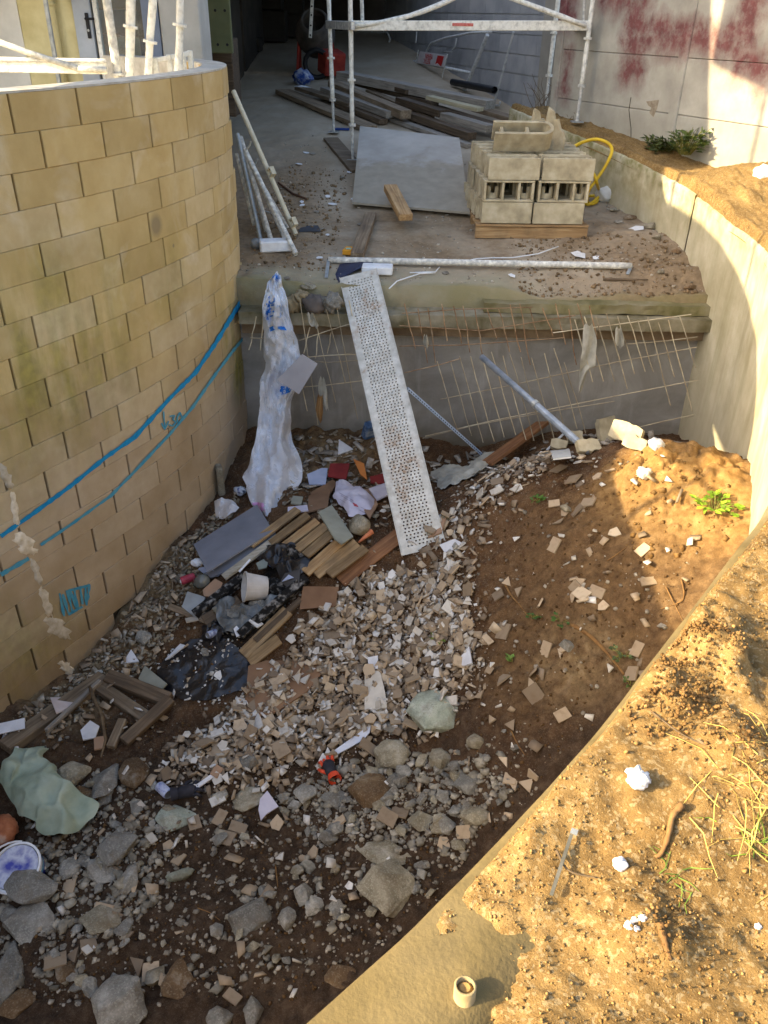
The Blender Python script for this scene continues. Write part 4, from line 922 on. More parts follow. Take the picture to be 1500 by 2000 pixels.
def chunk(px, py, sx, sy, sz, m_, name, label, cat, rz=0.0, tilt=0.0, g=GT, dz=0.0, group=None, ch=.006):
    p = g(px, py, dz); R_ = Matrix.Rotation(rz, 3, 'Z') @ Matrix.Rotation(tilt, 3, 'X'); mb = MB(); mb.box(p + Vector((0, 0, sz / 2)), (sx, sy, sz), R_, 0, min(ch, min(sx, sy, sz) / 4)); o = mb.build(name, m_); tag(o, label, cat, group); return o
chunk(538, 489, .30, .16, .10, M_white, 'foam_block', 'white foam block under the lowest tube end by the block wall', 'foam block', .25, ch=.012)
crumple(GT(500, 486, .05), .05, .05, .05, simple('grey_stone', [S(110, 112, 112), S(146, 148, 146)], 12), 'stone', 'round grey stone between the block wall and the white foam block', 'stone', 3, .25)
chunk(603, 448, .22, .2, .012, simple('black_rubber', [S(46, 48, 52), S(66, 68, 74)], 14), 'rubber_mat', 'dark square plate with a white scrap on it beside the tubes', 'plate', .2, .06)
M_carton_y = simple('yellow_carton', [S(206, 140, 36), S(222, 160, 52)], 12, .6, var=0)
cy = chunk(681, 495, .09, .15, .05, M_carton_y, 'yellow_carton', 'small orange yellow carton by the end of the weathered baulk', 'carton', -.2)
pc = cy.location + Vector((0, -.02, .052)); mb = MB(); mb.box(pc, (.05, .04, .001)); mb.build('print_panel', simple('print_green', [S(120, 180, 170), S(150, 200, 190)], 60, var=0), cy)
# fallen pole at the terrace edge
a, b = GT(642, 515, .035), GT(1232, 527, .035); mb = MB(); pts = [a.lerp(b, i / 20) for i in range(21)]; mb.tube(pts, [.030 * random.uniform(.97, 1.06) for _ in pts], 12)
po = mb.build('steel_pole', M_galp, smooth=True); tag(po, 'long plaster splashed pole lying across the terrace near the pit edge', 'pole')
for p, q_ in ((a, GT(637, 545, .01)), (b, GT(1225, 538, .01))):
    mb = MB(); mb.bar(p, q_, .03, .008, (0, 0, 1)); mb.build('end_bracket', M_gal, po)
chunk(737, 533, .28, .16, .07, M_white, 'foam_slab', 'white foam slab under the top end of the perforated deck', 'foam slab', -.05, dz=0, ch=.008)
mb = MB(); q = [GT(x, y, dz) for x, y, dz in ((664, 520, .02), (712, 516, .05), (730, 520, .04), (690, 536, .03), (655, 556, .0), (643, 557, -.02))]; mb.add(q + [p - Vector((0, 0, .006)) for p in q], [tuple(range(6)), tuple(range(11, 5, -1))] + [(i, (i + 1) % 6, 6 + (i + 1) % 6, 6 + i) for i in range(6)]); tag(mb.build('dark_film', simple('navy_film', [S(28, 30, 52), S(40, 44, 72)], 12, .4)), 'dark navy plastic film trapped beneath the top of the perforated deck', 'film')
M_paper = simple('white_paper', [S(206, 206, 206), S(226, 226, 226)], 20, .8, var=.05)
def sheetlet(px, py, r, m_, name, label, cat, seed, g=GT, group=None, dz=.012, th=.003):
    rr = random.Random(seed); n = rr.randint(5, 7); p = g(px, py, dz); poly = [(r * rr.uniform(.7, 1.15) * math.cos(6.283 * k / n + rr.uniform(-.2, .2)), r * .8 * rr.uniform(.7, 1.15) * math.sin(6.283 * k / n)) for k in range(n)]
    N = Vector((rr.uniform(-.15, .15), rr.uniform(-.25, .05), 1)).normalized(); R_ = N.to_track_quat('Z', 'Y').to_matrix() @ Matrix.Rotation(rr.uniform(0, 6), 3, 'Z')
    mb = MB(); mb.prism(poly, th, Mt(p, R_)); o = mb.build(name, m_); tag(o, label, cat, group); return o
sheetlet(1130, 499, .11, M_paper, 'paper_sheet', 'white paper lying in front of the block pallet', 'paper', 1)
sheetlet(1243, 448, .10, M_paper, 'paper_sheet', 'white paper scrap near the foot of the cast wall', 'paper', 4)
for k, pts in enumerate((((760, 568), (775, 556), (800, 545), (820, 541), (850, 537)), ((880, 520), (930, 512), (960, 508), (1000, 510), (1050, 500), (1090, 488)), ((800, 537), (850, 538), (858, 526)))):
    mb = MB(); mb.tube([GT(x, y, .02 + .012 * (i % 2)) for i, (x, y) in enumerate(pts)], .006, 6); tag(mb.build('plastic_strap', M_white, smooth=True), ('white strap curling right of the perforated deck top', 'white strap winding over the fallen pole', 'short white strap along the terrace edge')[k], 'strap')
mb = MB(); mb.tube([GT(544, 360, .02), GT(572, 382, .02), GT(598, 394, .03)], .012, 6); tag(mb.build('rusty_rod', simple('rust', [S(70, 48, 36), S(110, 76, 54)], 30)), 'rusty rod lying on the terrace dirt right of the tubes', 'rod')
mb = MB(); mb.tube([GT(1178, 548, .015), GT(1215, 550, .02), GT(1265, 549, .015)], [.014, .012, .006], 6); tag(mb.build('dark_stick', M_wood_dk), 'dark thin stick lying on the dirt near the terrace edge', 'stick')

# ------------------------------------------------------------------ pallet of shuttering blocks
pl = empty('pallet', tuple(GT(1037, 467)), 'wooden pallet carrying the stacked hollow blocks', 'pallet')
PB = pl.location.copy(); pyaw = math.radians(1.5); PR = Matrix.Rotation(pyaw, 3, 'Z')
def PW(x, y, z): return PB + PR @ Vector((x, y, z))
slope = .14
for y in (.012, .46, .9):
    mb = MB(); mb.box(PW(0, y + .01, .055 + slope * y * .5), (1.13, .025 if y < .1 else .1, .11), PR, 0, .003); mb.build('stringer', M_wood_new, pl)
for k in range(6):
    mb = MB(); mb.box(PW(0, .06 + k * .185, .122 + .005), (1.13, .13, .02), PR, 0, .003); mb.build('deck_board', M_wood_new, pl)
M_hb = simple('tan_hollow_block', [S(146, 136, 112), S(172, 160, 132), S(190, 180, 154)], 9, .9, bscale=120, bs=.4, var=.1)
def hollow_mesh(notch):
    mb = MB(); L, W, H, t_ = .5, .2, .2, .032
    for s_ in (-1, 1): mb.box((0, s_ * (W / 2 - t_ / 2), 0), (L, t_, H), None, 0, .004)
    for x in ((-.20, 0, .20) if not notch else (-.17, .08)): mb.box((x, 0, -.02 if notch else 0), (.034, W - 2 * t_ - .002, H - (.05 if notch else .02)), None, 0, .003)
    if notch:                                        # rounded end of the U block
        n = 8; outer = [(L / 2 - .02 + .1 * math.sin(a), -.1 * math.cos(a)) for a in [math.pi * k / n for k in range(n + 1)]]; inner = [(L / 2 - .02 + .066 * math.sin(a), -.066 * math.cos(a)) for a in [math.pi * k / n for k in range(n + 1)]]
        for k in range(n):
            q_ = [outer[k], outer[k + 1], inner[k + 1], inner[k]]; mb.prism([(x, y) for x, y in q_], H, Matrix.Identity(4))
    me = bpy.data.meshes.new('hollow_block'); me.from_pydata([tuple(v) for v in mb.v], [], mb.f); me.materials.append(M_hb); me.update(); return me
hm, hmn = hollow_mesh(False), hollow_mesh(True)
def cup_mesh():
    """block on its side: webs and rounded cells towards the viewer"""
    mb = MB()
    for s_ in (-1, 1): mb.box((0, 0, s_ * .089), (.5, .19, .02), None, 0, .004)
    for x in (-.235, -.06, .1, .235): mb.box((x, -.005, 0), (.024, .19, .156), None, 0, .003)
    for x in (-.148, .168):
        n = 8
        for k in range(n):
            a0, a1 = math.pi * k / n, math.pi * (k + 1) / n; f = lambda a, r: (x - r * math.cos(a), -.02 + .09 - r * 1.1 * math.sin(a) - .03)
            mb.prism([f(a0, .07), f(a1, .07), f(a1, .05), f(a0, .05)], .11 if k not in (3, 4) else .05, Matrix.Translation((0, 0, -.022 if k not in (3, 4) else -.052)))
    me = bpy.data.meshes.new('hollow_block'); me.from_pydata([tuple(v) for v in mb.v], [], mb.f); me.materials.append(M_hb); me.update(); return me
cm = cup_mesh()
LAY = ('bottom', 'middle', 'top'); rowname = ('front', 'second', 'third', 'fourth', 'rear')
for lay in range(3):
    for r_ in range(5):
        for s_ in (0, 1):
            if lay == 2 and r_ == 4 and s_ == 1: pass
            o = bpy.data.objects.new('hollow_block', cm if lay == 1 else hm); COL.objects.link(o)
            sh = (0, .02, .05)[lay]; back = -.016 * r_ if s_ == 0 else -.01 * r_
            p = PW(-.275 + .525 * s_ + sh + back + random.uniform(-.012, .012), .11 + .215 * r_ + random.uniform(-.01, .01), .145 + .1 + .204 * lay + .004 * r_)
            o.location = p; o.rotation_euler = (0, 0, pyaw + random.uniform(-.02, .02))
            tag(o, f'{"left" if s_ == 0 else "right"} hollow block, {rowname[r_]} row, {LAY[lay]} layer of the pallet stack' + (', on its side' if lay == 1 else ''), 'block', 'hollow blocks stacked on the pallet')
o = bpy.data.objects.new('hollow_block', hmn); COL.objects.link(o); o.location = PW(-.17, .30, .145 + .1 + .205 * 3 + .05); o.rotation_euler = (math.radians(30), 0, pyaw + .01); tag(o, 'round ended tan hollow block lying alone on top of the stack', 'block', 'hollow blocks stacked on the pallet')
mb = MB(); p0 = PW(.18, .62, .145 + .61)
for s_, lean in ((-1, -.12), (1, .1)):
    poly = [(-.12, 0), (.12, 0), (.13, .1), (.10, .16), (.06, .19), (.02, .27), (-.02, .26), (-.05, .33), (-.11, .36), (-.14, .2)]
    if s_ == 1: poly = [(-x, y) for x, y in poly][::-1]
    Mx = Mt(p0 + Vector((s_ * .075, 0, 0)), Matrix.Rotation(math.radians(38 if s_ < 0 else 128) + lean, 3, 'Z') @ Matrix.Rotation(math.radians(90), 3, 'X')); mb.prism([(x * .95, y * 1.05) for x, y in poly], .035, Mx)
mb.box(p0 + Vector((0, 0, .07)), (.13, .03, .14)); tag(mb.build('broken_block', M_hb), 'broken tan block with two jagged upright walls on the stack', 'broken block')
# yellow hose
M_hose = simple('yellow_hose', [S(196, 160, 30), S(216, 184, 50)], 10, .45, var=0, bs=.1)
def smooth_path(P, n=10): return [Vector(v) for v in spline(np.array([tuple(p) for p in P]), n)]
hp = [Py(1118, 288, 9.55), Py(1140, 277, 9.5), Py(1165, 272, 9.45), Py(1188, 280, 9.4), Py(1195, 296, 9.38), Py(1182, 325, 9.36), Py(1164, 352, 9.35), Py(1150, 372, 9.3), GT(1146, 398, .03), GT(1155, 404, .03), GT(1166, 398, .03), GT(1160, 390, .04), GT(1148, 392, .05), Py(1146, 372, 9.25), Py(1158, 340, 9.35), Py(1166, 358, 9.35), GT(1170, 382, .03), GT(1168, 394, .05), GT(1150, 406, .04), GT(1138, 402, .03)]
mb = MB(); mb.tube(smooth_path(hp, 8), .017, 8); tag(mb.build('garden_hose', M_hose, smooth=True), 'yellow hose looped over the wall edge right of the block pallet', 'hose')
crumple(GT(1180, 392, .06), .11, .09, .08, M_plaster, 'stone', 'pale stone on the terrace at the yellow hose coil', 'stone', 12, .5)
# plants and twigs against the boundary wall
def twigs(name, c, n, h, label, m_, spread=.25, seed=1):
    rr = random.Random(seed); mb = MB()
    for k in range(n):
        p = c + Vector((rr.uniform(-1, 1) * spread, rr.uniform(-1, 1) * spread * .4, 0)); pts = [p]; d = Vector((rr.uniform(-.5, .5), rr.uniform(-.3, .3), 1)).normalized()
        for j in range(4): p = p + d * h * rr.uniform(.15, .3); d = (d + Vector((rr.uniform(-.5, .5), rr.uniform(-.4, .4), rr.uniform(-.35, .15)))).normalized(); pts.append(p)
        mb.tube(pts, [.005, .004, .003, .003, .002], 4, False)
    o = mb.build(name, m_); tag(o, label, 'dead plant'); return o
M_twig = simple('dry_twig', [S(76, 62, 46), S(110, 92, 68)], 30)
twigs('dead_shrub', Py(1075, 215, 12.0) - Vector((0, 0, .1)), 26, .55, 'leafless grey twigs at the foot of the white drain pipe', M_twig, .3, 4)
twigs('dead_shrub', GB(1098, 262), 14, .3, 'small tangle of dead stems behind the broken block', M_twig, .25, 5)
def leaf_verts(p, d, n, L, W):
    s = d.cross(n).normalized() * W / 2; return [p, p + d * L * .45 + s + n * .004, p + d * L, p + d * L * .45 - s + n * .004]
def weed(c, r, n, label, cols, seed, L=.05, W=.025, up=.6, name='weed', stem=True):
    rr = random.Random(seed); e = empty(name, c, label, 'weed'); mb = MB(); st = MB()
    for k in range(n):
        a = rr.uniform(0, 6.283); q_ = r * rr.random() ** .6; base = c + Vector((math.cos(a) * q_ * .3, math.sin(a) * q_ * .3, 0)); tip = c + Vector((math.cos(a) * q_, math.sin(a) * q_, up * r * rr.uniform(.2, 1.1)))
        if stem: st.tube([base, base.lerp(tip, .5) + Vector((0, 0, .2 * r)), tip], .0016 + r * .006, 4, False)
        for j in range(rr.randint(2, 4)):
            d = Vector((math.cos(a + rr.uniform(-1.4, 1.4)), math.sin(a + rr.uniform(-1.4, 1.4)), rr.uniform(-.2, .6))).normalized(); nn = Vector((rr.uniform(-.6, .6), rr.uniform(-.6, .6), 1)).normalized()
            mb.add(leaf_verts(tip.lerp(base, rr.uniform(0, .3)), d, nn, L * rr.uniform(.7, 1.3), W * rr.uniform(.7, 1.3)), [(0, 1, 2, 3)])
    o = mb.build('leaves', simple('leaf_' + str(seed), cols, 20, .6, var=.35, isl=True), e); o['kind'] = 'stuff' if n > 60 else 'thing'
    if stem: st.build('stems', simple('stem_' + str(seed), [S(92, 96, 44), S(126, 120, 60)], 20), e)
    return e
weed(GB(1300, 308, .04), .24, 110, 'low green weeds growing at the foot of the boundary wall', [S(50, 62, 26), S(80, 88, 42)], 21, .075, .035, .6)
weed(GB(1335, 314, .06), .2, 80, 'taller green weed clump right of the wall weeds beneath the red paint', [S(52, 70, 30), S(84, 100, 46)], 22, .08, .035, 1.2)
# ================================================================== things in the pit
SOIL_UP = None
def stone_shape(seed, rx_, ry_, rz_, ro, npt=13, cuts=3, amp=.035):
    """broken stone: hull of a few random points, then roughened"""
    import bmesh
    rr = random.Random(seed); bm = bmesh.new()
    for k in range(npt):
        v = Vector((rr.gauss(0, 1), rr.gauss(0, 1), rr.gauss(0, 1))).normalized() * rr.uniform(.85, 1.12); bm.verts.new((v.x, v.y, v.z))
    for sx in (-1, 1): bm.verts.new((sx * 1.0, rr.uniform(-.3, .3), rr.uniform(-.2, .3))); bm.verts.new((rr.uniform(-.3, .3), sx * 1.0, rr.uniform(-.2, .3)))
    res = bmesh.ops.convex_hull(bm, input=list(bm.verts)); bmesh.ops.delete(bm, geom=[g for g in res['geom_interior'] if isinstance(g, bmesh.types.BMVert)], context='VERTS')
    bmesh.ops.bevel(bm, geom=list(bm.edges), offset=.05, segments=1, profile=.5, affect='EDGES', clamp_overlap=True)
    bmesh.ops.triangulate(bm, faces=list(bm.faces)); bmesh.ops.subdivide_edges(bm, edges=[e for e in bm.edges if e.calc_length() > .16], cuts=cuts, use_grid_fill=True); bmesh.ops.triangulate(bm, faces=list(bm.faces))
    bm.normal_update(); bm.verts.index_update(); V = np.array([tuple(v.co) for v in bm.verts]); N = np.array([tuple(v.normal) for v in bm.verts]); Fs = [tuple(v.index for v in f.verts) for f in bm.faces]; bm.free()
    d = amp * fbm(V[:, 0] * 1 + seed, V[:, 1] + V[:, 2] * .83, 3.1, 3, seed % 89) + amp * .8 * fbm(V[:, 0] + seed * 2, V[:, 1] - V[:, 2], 8.5, 3, seed % 83)
    V = (V + N * d[:, None]) * np.array([rx_, ry_, rz_]); ca, sa = math.cos(ro), math.sin(ro)
    return np.stack([V[:, 0] * ca - V[:, 1] * sa, V[:, 0] * sa + V[:, 1] * ca, V[:, 2]], -1), Fs
def rock(px, py, wpx, hpx, m_, label, seed, g=GP, name='rubble_stone', group='large stones in the rubble', flat=.6, sink=.33, rot=None, n=15, amp=.5):
    p = g(px, py + hpx * .2); dep_ = float(np.array(p) @ _F); sc = dep_ / FPX; rr = random.Random(seed)
    rx_ = wpx * sc / 2 * .95; ry_ = hpx * sc / 2 * 1.1; rz_ = min(rx_, ry_) * flat * 1.1
    V, Fs = stone_shape(seed, rx_, ry_, rz_, rr.uniform(-.3, .3) if rot is None else rot, 40 if 'boulder' in label else 13)
    mb = MB(); mb.add(V + np.array([p.x, p.y, p.z + rz_ * (1 - 2 * sink)]), Fs); o = mb.build(name, m_, smooth=True); o.data.set_sharp_from_angle(angle=math.radians(26)); tag(o, label, 'stone', group)
    return o
def stone_mat(name, c1, c2, c3, spec_c):
    t = NT(name); c = t.ramp(t.noise(7, 7, .7), [(.3, c1), (.5, c2), (.7, c3)]); v = t.n('ShaderNodeSeparateColor'); t.l(t.vor(150, None, 'F1', 'Color'), v.inputs[0])
    c = t.mix(t.math('MULTIPLY', t.rng(v.outputs[0], .74, .84), .3), c, spec_c); r = t.rng(t.rand(), 0, 1, .75, 1.15); vv = t.n('ShaderNodeCombineColor')
    for k in range(3): t.l(r, vv.inputs[k])
    c = t.mix(1.0, c, vv.outputs[0], 'MULTIPLY')
    up = t.xyz(t.geo.outputs['Normal'])[2]
    c = t.mix(t.math('MULTIPLY', t.rng(t.noise(9, 6, .7), .48, .66), .5), c, S(98, 82, 62))
    c = t.mix(t.math('MULTIPLY', t.rng(t.noise(3.5, 5, .7), .55, .7), .45), c, S(182, 178, 168))
    return t.done(c, .92, t.math('ADD', t.noise(45, 6, .7), t.math('MULTIPLY', t.vor(90), .4)), .6, .012, spec=.2)
M_stG = stone_mat('grey_rubble_concrete', S(98, 95, 88), S(130, 127, 118), S(160, 156, 146), S(182, 178, 168))
M_stY = stone_mat('buff_rubble_concrete', S(106, 98, 80), S(140, 132, 112), S(168, 160, 140), S(188, 182, 164))
M_stB = stone_mat('brown_crusted_stone', S(74, 56, 40), S(104, 82, 58), S(132, 112, 86), S(150, 140, 120))
M_stP = stone_mat('pale_greenish_boulder', S(124, 132, 116), S(160, 166, 150), S(188, 192, 178), S(120, 124, 116))
ROCKS = [(845, 1380, 108, 96, M_stP, 'pale greenish round boulder on the tile heap', .55), (750, 1657, 130, 56, M_stY, 'flat slab stone lying just above the large buff slab', .35), (756, 1718, 122, 112, M_stY, 'large buff slab near the bare corner of the bank', .5),
 (488, 1782, 96, 76, M_stG, 'wide grey lump in the lower middle of the pit', .6), (592, 1742, 44, 44, M_stG, 'pale grey lump up right of the wide grey one', .8), (560, 1788, 40, 48, M_stG, 'grey lump just right of the wide grey one', .8), (612, 1770, 40, 34, M_stG, 'small grey lump between two pale lumps', .7), (657, 1772, 36, 40, M_stG, 'small pale grey lump left of the large buff slab', .7),
 (238, 1948, 130, 108, M_stG, 'biggest grey stone at the lower left edge of the photo', .75), (62, 1722, 124, 78, M_stG, 'broad grey stone leaning on the blue and white paint tub', .6), (62, 1792, 108, 84, M_stG, 'pitted grey stone below the one by the paint tub', .6), (8, 1890, 70, 150, M_stG, 'tall grey stone cut by the left edge of the photo', .7),
 (205, 1693, 80, 54, M_stG, 'grey stone right of the three by the paint tub', .65), (256, 1708, 42, 58, M_stG, 'upright rounded grey stone', .8), (137, 1690, 48, 46, M_stG, 'small grey stone between the paint tub and the tarp', .7), (197, 1790, 96, 58, M_stY, 'buff stone with a tile fragment on it', .5), (347, 1900, 70, 80, M_stB, 'earth crusted slab in the lower middle left', .4),
 (143, 1503, 80, 58, M_stY, 'buff stone right of the green tarp top', .6), (207, 1515, 60, 84, M_stG, 'grey stone behind the broken beams', .6), (262, 1502, 66, 68, M_stB, 'dark brown stone beside the tile heap', .6), (163, 1552, 64, 48, M_stB, 'rusty brown stone against the green tarp', .7), (343, 1593, 88, 54, M_stP, 'pale greenish lump below the second glove', .55), (232, 1640, 84, 84, M_stG, 'angular grey stone right of the green tarp', .6),
 (767, 1465, 76, 64, M_stY, 'buff slanting stone beneath the boulder', .6), (860, 1475, 46, 48, M_stY, 'buff stone under the boulder on the right', .7), (724, 1535, 96, 76, M_stB, 'brown crusted stone right of the orange glove', .5), (598, 1546, 52, 46, M_stG, 'grey stone below left of the orange glove', .6), (655, 1556, 68, 44, M_stG, 'flaky grey stone under the orange glove', .5), (914, 1526, 66, 50, M_stG, 'grey stone by the bank wall top', .6),
 (823, 1600, 62, 44, M_stY, 'buff stone in the gravelly patch', .6), (868, 1606, 48, 42, M_stG, 'grey stone in the gravelly patch', .6), (925, 1585, 62, 48, M_stY, 'buff stone nearest the bank wall in the gravelly patch', .6), (484, 1482, 48, 38, M_stG, 'grey stone in the lower tile heap', .6), (642, 1632, 44, 34, M_stG, 'round grey stone above the slabs', .7), (490, 1556, 76, 54, M_stY, 'buff lump left of the white shard', .6), (928, 1445, 38, 34, M_stY, 'small buff stone right of the boulder', .7), (774, 1414, 60, 28, M_stG, 'thin grey stone left below the boulder', .5),
 (281, 1245, 36, 34, M_stG, 'round grey stone by the foot of the block wall', .8), (30, 1950, 80, 60, M_stB, 'brown stone in the bottom left corner', .6), (130, 1890, 60, 40, M_stB, 'dark stone left of the biggest grey stone', .6), (430, 1985, 60, 50, M_stG, 'grey stone on the bottom edge of the photo', .6), (495, 1970, 44, 60, M_stG, 'rounded grey stone on the bottom edge next to a tile', .7), (600, 1690, 40, 30, M_stY, 'small buff stone above the wide grey lump', .6), (665, 1900, 70, 46, M_stB, 'brown stone at the foot of the bank wall corner', .5)]
for k, (x, y, w_, h_, m_, lab, fl) in enumerate(ROCKS): rock(x, y, w_, h_, m_, lab, 200 + k, flat=fl)

# flat polygons standing for boards, cards, panels: outline given on the ground, own thickness
def slab(pix, m_, name, label, cat, lift=.03, th=.01, g=GP, group=None, plane=True, parent=None):
    P = [g(x, y) for x, y in pix]; c = sum(P, Vector()) / len(P)
    if plane:                                              # best plane through the outline, lifted clear of the ground
        A = np.array([(p.x - c.x, p.y - c.y, 1) for p in P]); b = np.array([p.z for p in P]); s_, *_ = np.linalg.lstsq(A, b, rcond=None)
        s_[:2] = np.clip(s_[:2], -.8, .8)
        n_ = Vector((-s_[0], -s_[1], 1)).normalized(); c0 = Vector((c.x, c.y, s_[2])) + n_ * lift; Q = []
        for x, y in pix: d = Vector(ray(x, y)); Q.append(d * (c0.dot(n_) / d.dot(n_)))
    else: n_ = Vector((0, 0, 1)); Q = [p + Vector((0, 0, lift)) for p in P]
    n = len(Q); mb = MB(); vs = Q + [q - n_ * th for q in Q]
    fs = [tuple(range(n)), tuple(range(2 * n - 1, n - 1, -1))] + [(i, n + i, n + (i + 1) % n, (i + 1) % n) for i in range(n)]
    a2 = sum((Q[i].x * Q[(i + 1) % n].y - Q[(i + 1) % n].x * Q[i].y) for i in range(n))
    if a2 < 0: fs = [tuple(reversed(f)) for f in fs]
    mb.add(vs, fs); o = mb.build(name, m_, parent)
    if parent is None: tag(o, label, cat, group)
    o_q[o.name] = (Q, n_); return o
o_q = {}
def sheet(pix, m_, name, label, cat, lift=.05, fold=.05, seed=1, g=GP, rings=14, K=72, f=7, group=None, cols=None, droop=.6):
    """thin flexible sheet draped over the ground, outline from a closed curve"""
    P = np.array([tuple(g(x, y)) for x, y in pix]); P = np.vstack([P, P[:1]]); t_ = np.linspace(0, len(P) - 1, K + 1)[:-1]
    B = np.stack([np.interp(t_, np.arange(len(P)), P[:, i]) for i in range(3)], -1)
    for _ in range(1): B = (np.roll(B, 1, 0) + 2 * B + np.roll(B, -1, 0)) / 4
    c = B.mean(0); G = np.zeros((rings + 1, K, 3))
    for r_ in range(rings + 1):
        q = r_ / rings; q = max(q, .001); p = c + (B - c) * q
        sm = HP(p[:, 0], p[:, 1]) if g is GP else p[:, 2]
        z = sm * .55 + (c[2] + (B[:, 2] - c[2]) * q) * .45 + lift * (1 - droop * q ** 3)
        rid = np.abs(vnoise(p[:, 0] * f + seed, p[:, 1] * f * .6 - seed, seed)); rd2 = np.abs(vnoise(p[:, 0] * f * 1.9 - seed, p[:, 1] * f * 1.4 + seed, seed + 5)); z = z + fold * (.55 - rid) + .5 * fold * (.4 - rd2) + .25 * fold * fbm(p[:, 0], p[:, 1], f * 1.7, 3, seed + 3)
        G[r_] = np.stack([p[:, 0] + .3 * fold * vnoise(p[:, 1] * 9, p[:, 0] * 9, seed + 8), p[:, 1], np.maximum(z, (HP(p[:, 0], p[:, 1]) + .006) if g is GP else -9)], -1)
    mb = MB(); vs = [tuple(v) for v in G.reshape(-1, 3)]; fs = []
    for r_ in range(rings):
        for k in range(K): k2 = (k + 1) % K; fs.append((r_ * K + k, (r_ + 1) * K + k, (r_ + 1) * K + k2, r_ * K + k2))
    mb.add(vs, fs); o = mb.build(name, m_, smooth=True); tag(o, label, cat, group)
    return o
M_tarpg = simple('pale_green_tarp', [S(118, 132, 112), S(146, 158, 138), S(166, 176, 156)], 5, .6, bscale=25, bs=.4, bd=.01, var=0)
sheet([(84, 1456), (94, 1468), (99, 1500), (116, 1535), (152, 1580), (182, 1583), (201, 1588), (190, 1618), (142, 1662), (96, 1640), (42, 1615), (12, 1575), (1, 1538), (9, 1508), (28, 1478)], M_tarpg, 'tarp_sheet', 'pale green crumpled tarp sheet on the stones at the left edge of the photo', 'tarp', .15, .13, 5, f=4.5, K=110, rings=24)

# perforated scaffold deck leaning from the terrace edge into the pit
M_deck = None
t = NT('rust_stained_white_steel'); c = t.ramp(t.noise(14, 5, .6), [(.3, S(176, 174, 164)), (.7, S(214, 212, 204))]); rs = t.math('MULTIPLY', t.rng(t.noise(3.2, 5, .65, None, .5), .5, .66), t.rng(t.noise(40, 4), .35, .6))
c = t.mix(t.math('MULTIPLY', rs, .75), c, S(146, 108, 66)); c = t.mix(t.math('MULTIPLY', t.rng(t.noise(9, 5, .7), .58, .75), .35), c, S(120, 110, 92)); M_deck = t.done(c, .65, t.noise(70, 4), .2, .002, .15)
dT = GT(700, 537, .06); dT.y = 7.42; dT = Py(700, 537, 7.42); dB = Py(820, 1043, 5.28)
e = empty('scaffold_deck', dB, 'rust stained perforated white steel deck leaning from the terrace down to the tile heap', 'scaffold deck')
wv = (Py(739, 528, 7.45) - Py(661, 541, 7.45)).normalized(); lx = (dT - dB).normalized(); wv = (wv - lx * wv.dot(lx)).normalized(); nv = wv.cross(lx).normalized()
if nv.z < 0: nv = -nv
W_, L_ = .335, (dT - dB).length + .16; B0 = dB - lx * .14
def DK(u, v, n=0.0): return B0 + lx * u + wv * v + nv * n
mb = MB(); cs = .0295; nu = int((L_ - .10) / cs); nv_ = int((W_ - .075) / cs); u0 = .05; v0 = -nv_ * cs / 2; hr = .0078
for i in range(nu):
    for j in range(nv_):
        sh = cs * .5 if i % 2 else 0; uu, vv = u0 + i * cs, v0 + j * cs
        cu_, cv_ = uu + cs / 2, vv + cs / 2 + (sh * .5 - cs * .125)
        out = [(uu, vv), (uu + cs / 2, vv), (uu + cs, vv), (uu + cs, vv + cs / 2), (uu + cs, vv + cs), (uu + cs / 2, vv + cs), (uu, vv + cs), (uu, vv + cs / 2)]
        inn = [(cu_ + hr * math.cos(a), cv_ + hr * math.sin(a)) for a in [math.radians(225 + 45 * k) for k in range(8)]]
        b = len(mb.v); mb.v += [tuple(DK(*q, .0)) for q in out] + [tuple(DK(*q, -.0005)) for q in inn] + [tuple(DK(*q, -.009)) for q in inn]
        # order: outer corner list runs with angle 225,270,...
        od = [0, 7, 6, 5, 4, 3, 2, 1]; od = [0, 7, 6, 5, 4, 3, 2, 1]
        ang = lambda q: math.degrees(math.atan2(q[1] - vv - cs / 2, q[0] - uu - cs / 2)) % 360
        oo = sorted(range(8), key=lambda k: ang(out[k])); ii = sorted(range(8), key=lambda k: math.degrees(math.atan2(inn[k][1] - cv_, inn[k][0] - cu_)) % 360)
        # both sorted by angle; first outer is at 0 deg (mid side), first inner at 0 deg
        for k in range(8):
            k2 = (k + 1) % 8; mb.f.append((b + oo[k], b + oo[k2], b + 8 + ii[k2], b + 8 + ii[k])); mb.mi.append(0)
            mb.f.append((b + 8 + ii[k], b + 8 + ii[k2], b + 16 + ii[k2], b + 16 + ii[k])); mb.mi.append(0)
mb.build('perforated_sheet', M_deck, e)
mb = MB(); v1 = -v0 - 0; u1 = u0 + nu * cs; vb = v0 + nv_ * cs
for (ua, ub, va, vb_) in ((0, u0, -W_ / 2, W_ / 2), (u1, L_, -W_ / 2, W_ / 2), (u0, u1, -W_ / 2, v0), (u0, u1, vb, W_ / 2)): mb.add([DK(ua, va, .0), DK(ub, va, .0), DK(ub, vb_, .0), DK(ua, vb_, .0)], [(0, 1, 2, 3)])
mb.build('margin', M_deck, e)
for s_ in (-1, 1):
    mb = MB(); mb.box(DK(L_ / 2, s_ * (W_ / 2 + .004), -.028), (L_, .006, .075), Matrix((lx, wv, nv)).transposed()); mb.box(DK(L_ / 2, s_ * (W_ / 2 - .008), -.063), (L_, .022, .004), Matrix((lx, wv, nv)).transposed()); mb.build('side_rail', M_deck, e)
mb = MB(); mb.box(DK(L_ - .005, 0, -.028), (.006, W_, .055), Matrix((lx, wv, nv)).transposed()); mb.build('end_plate', M_deck, e)
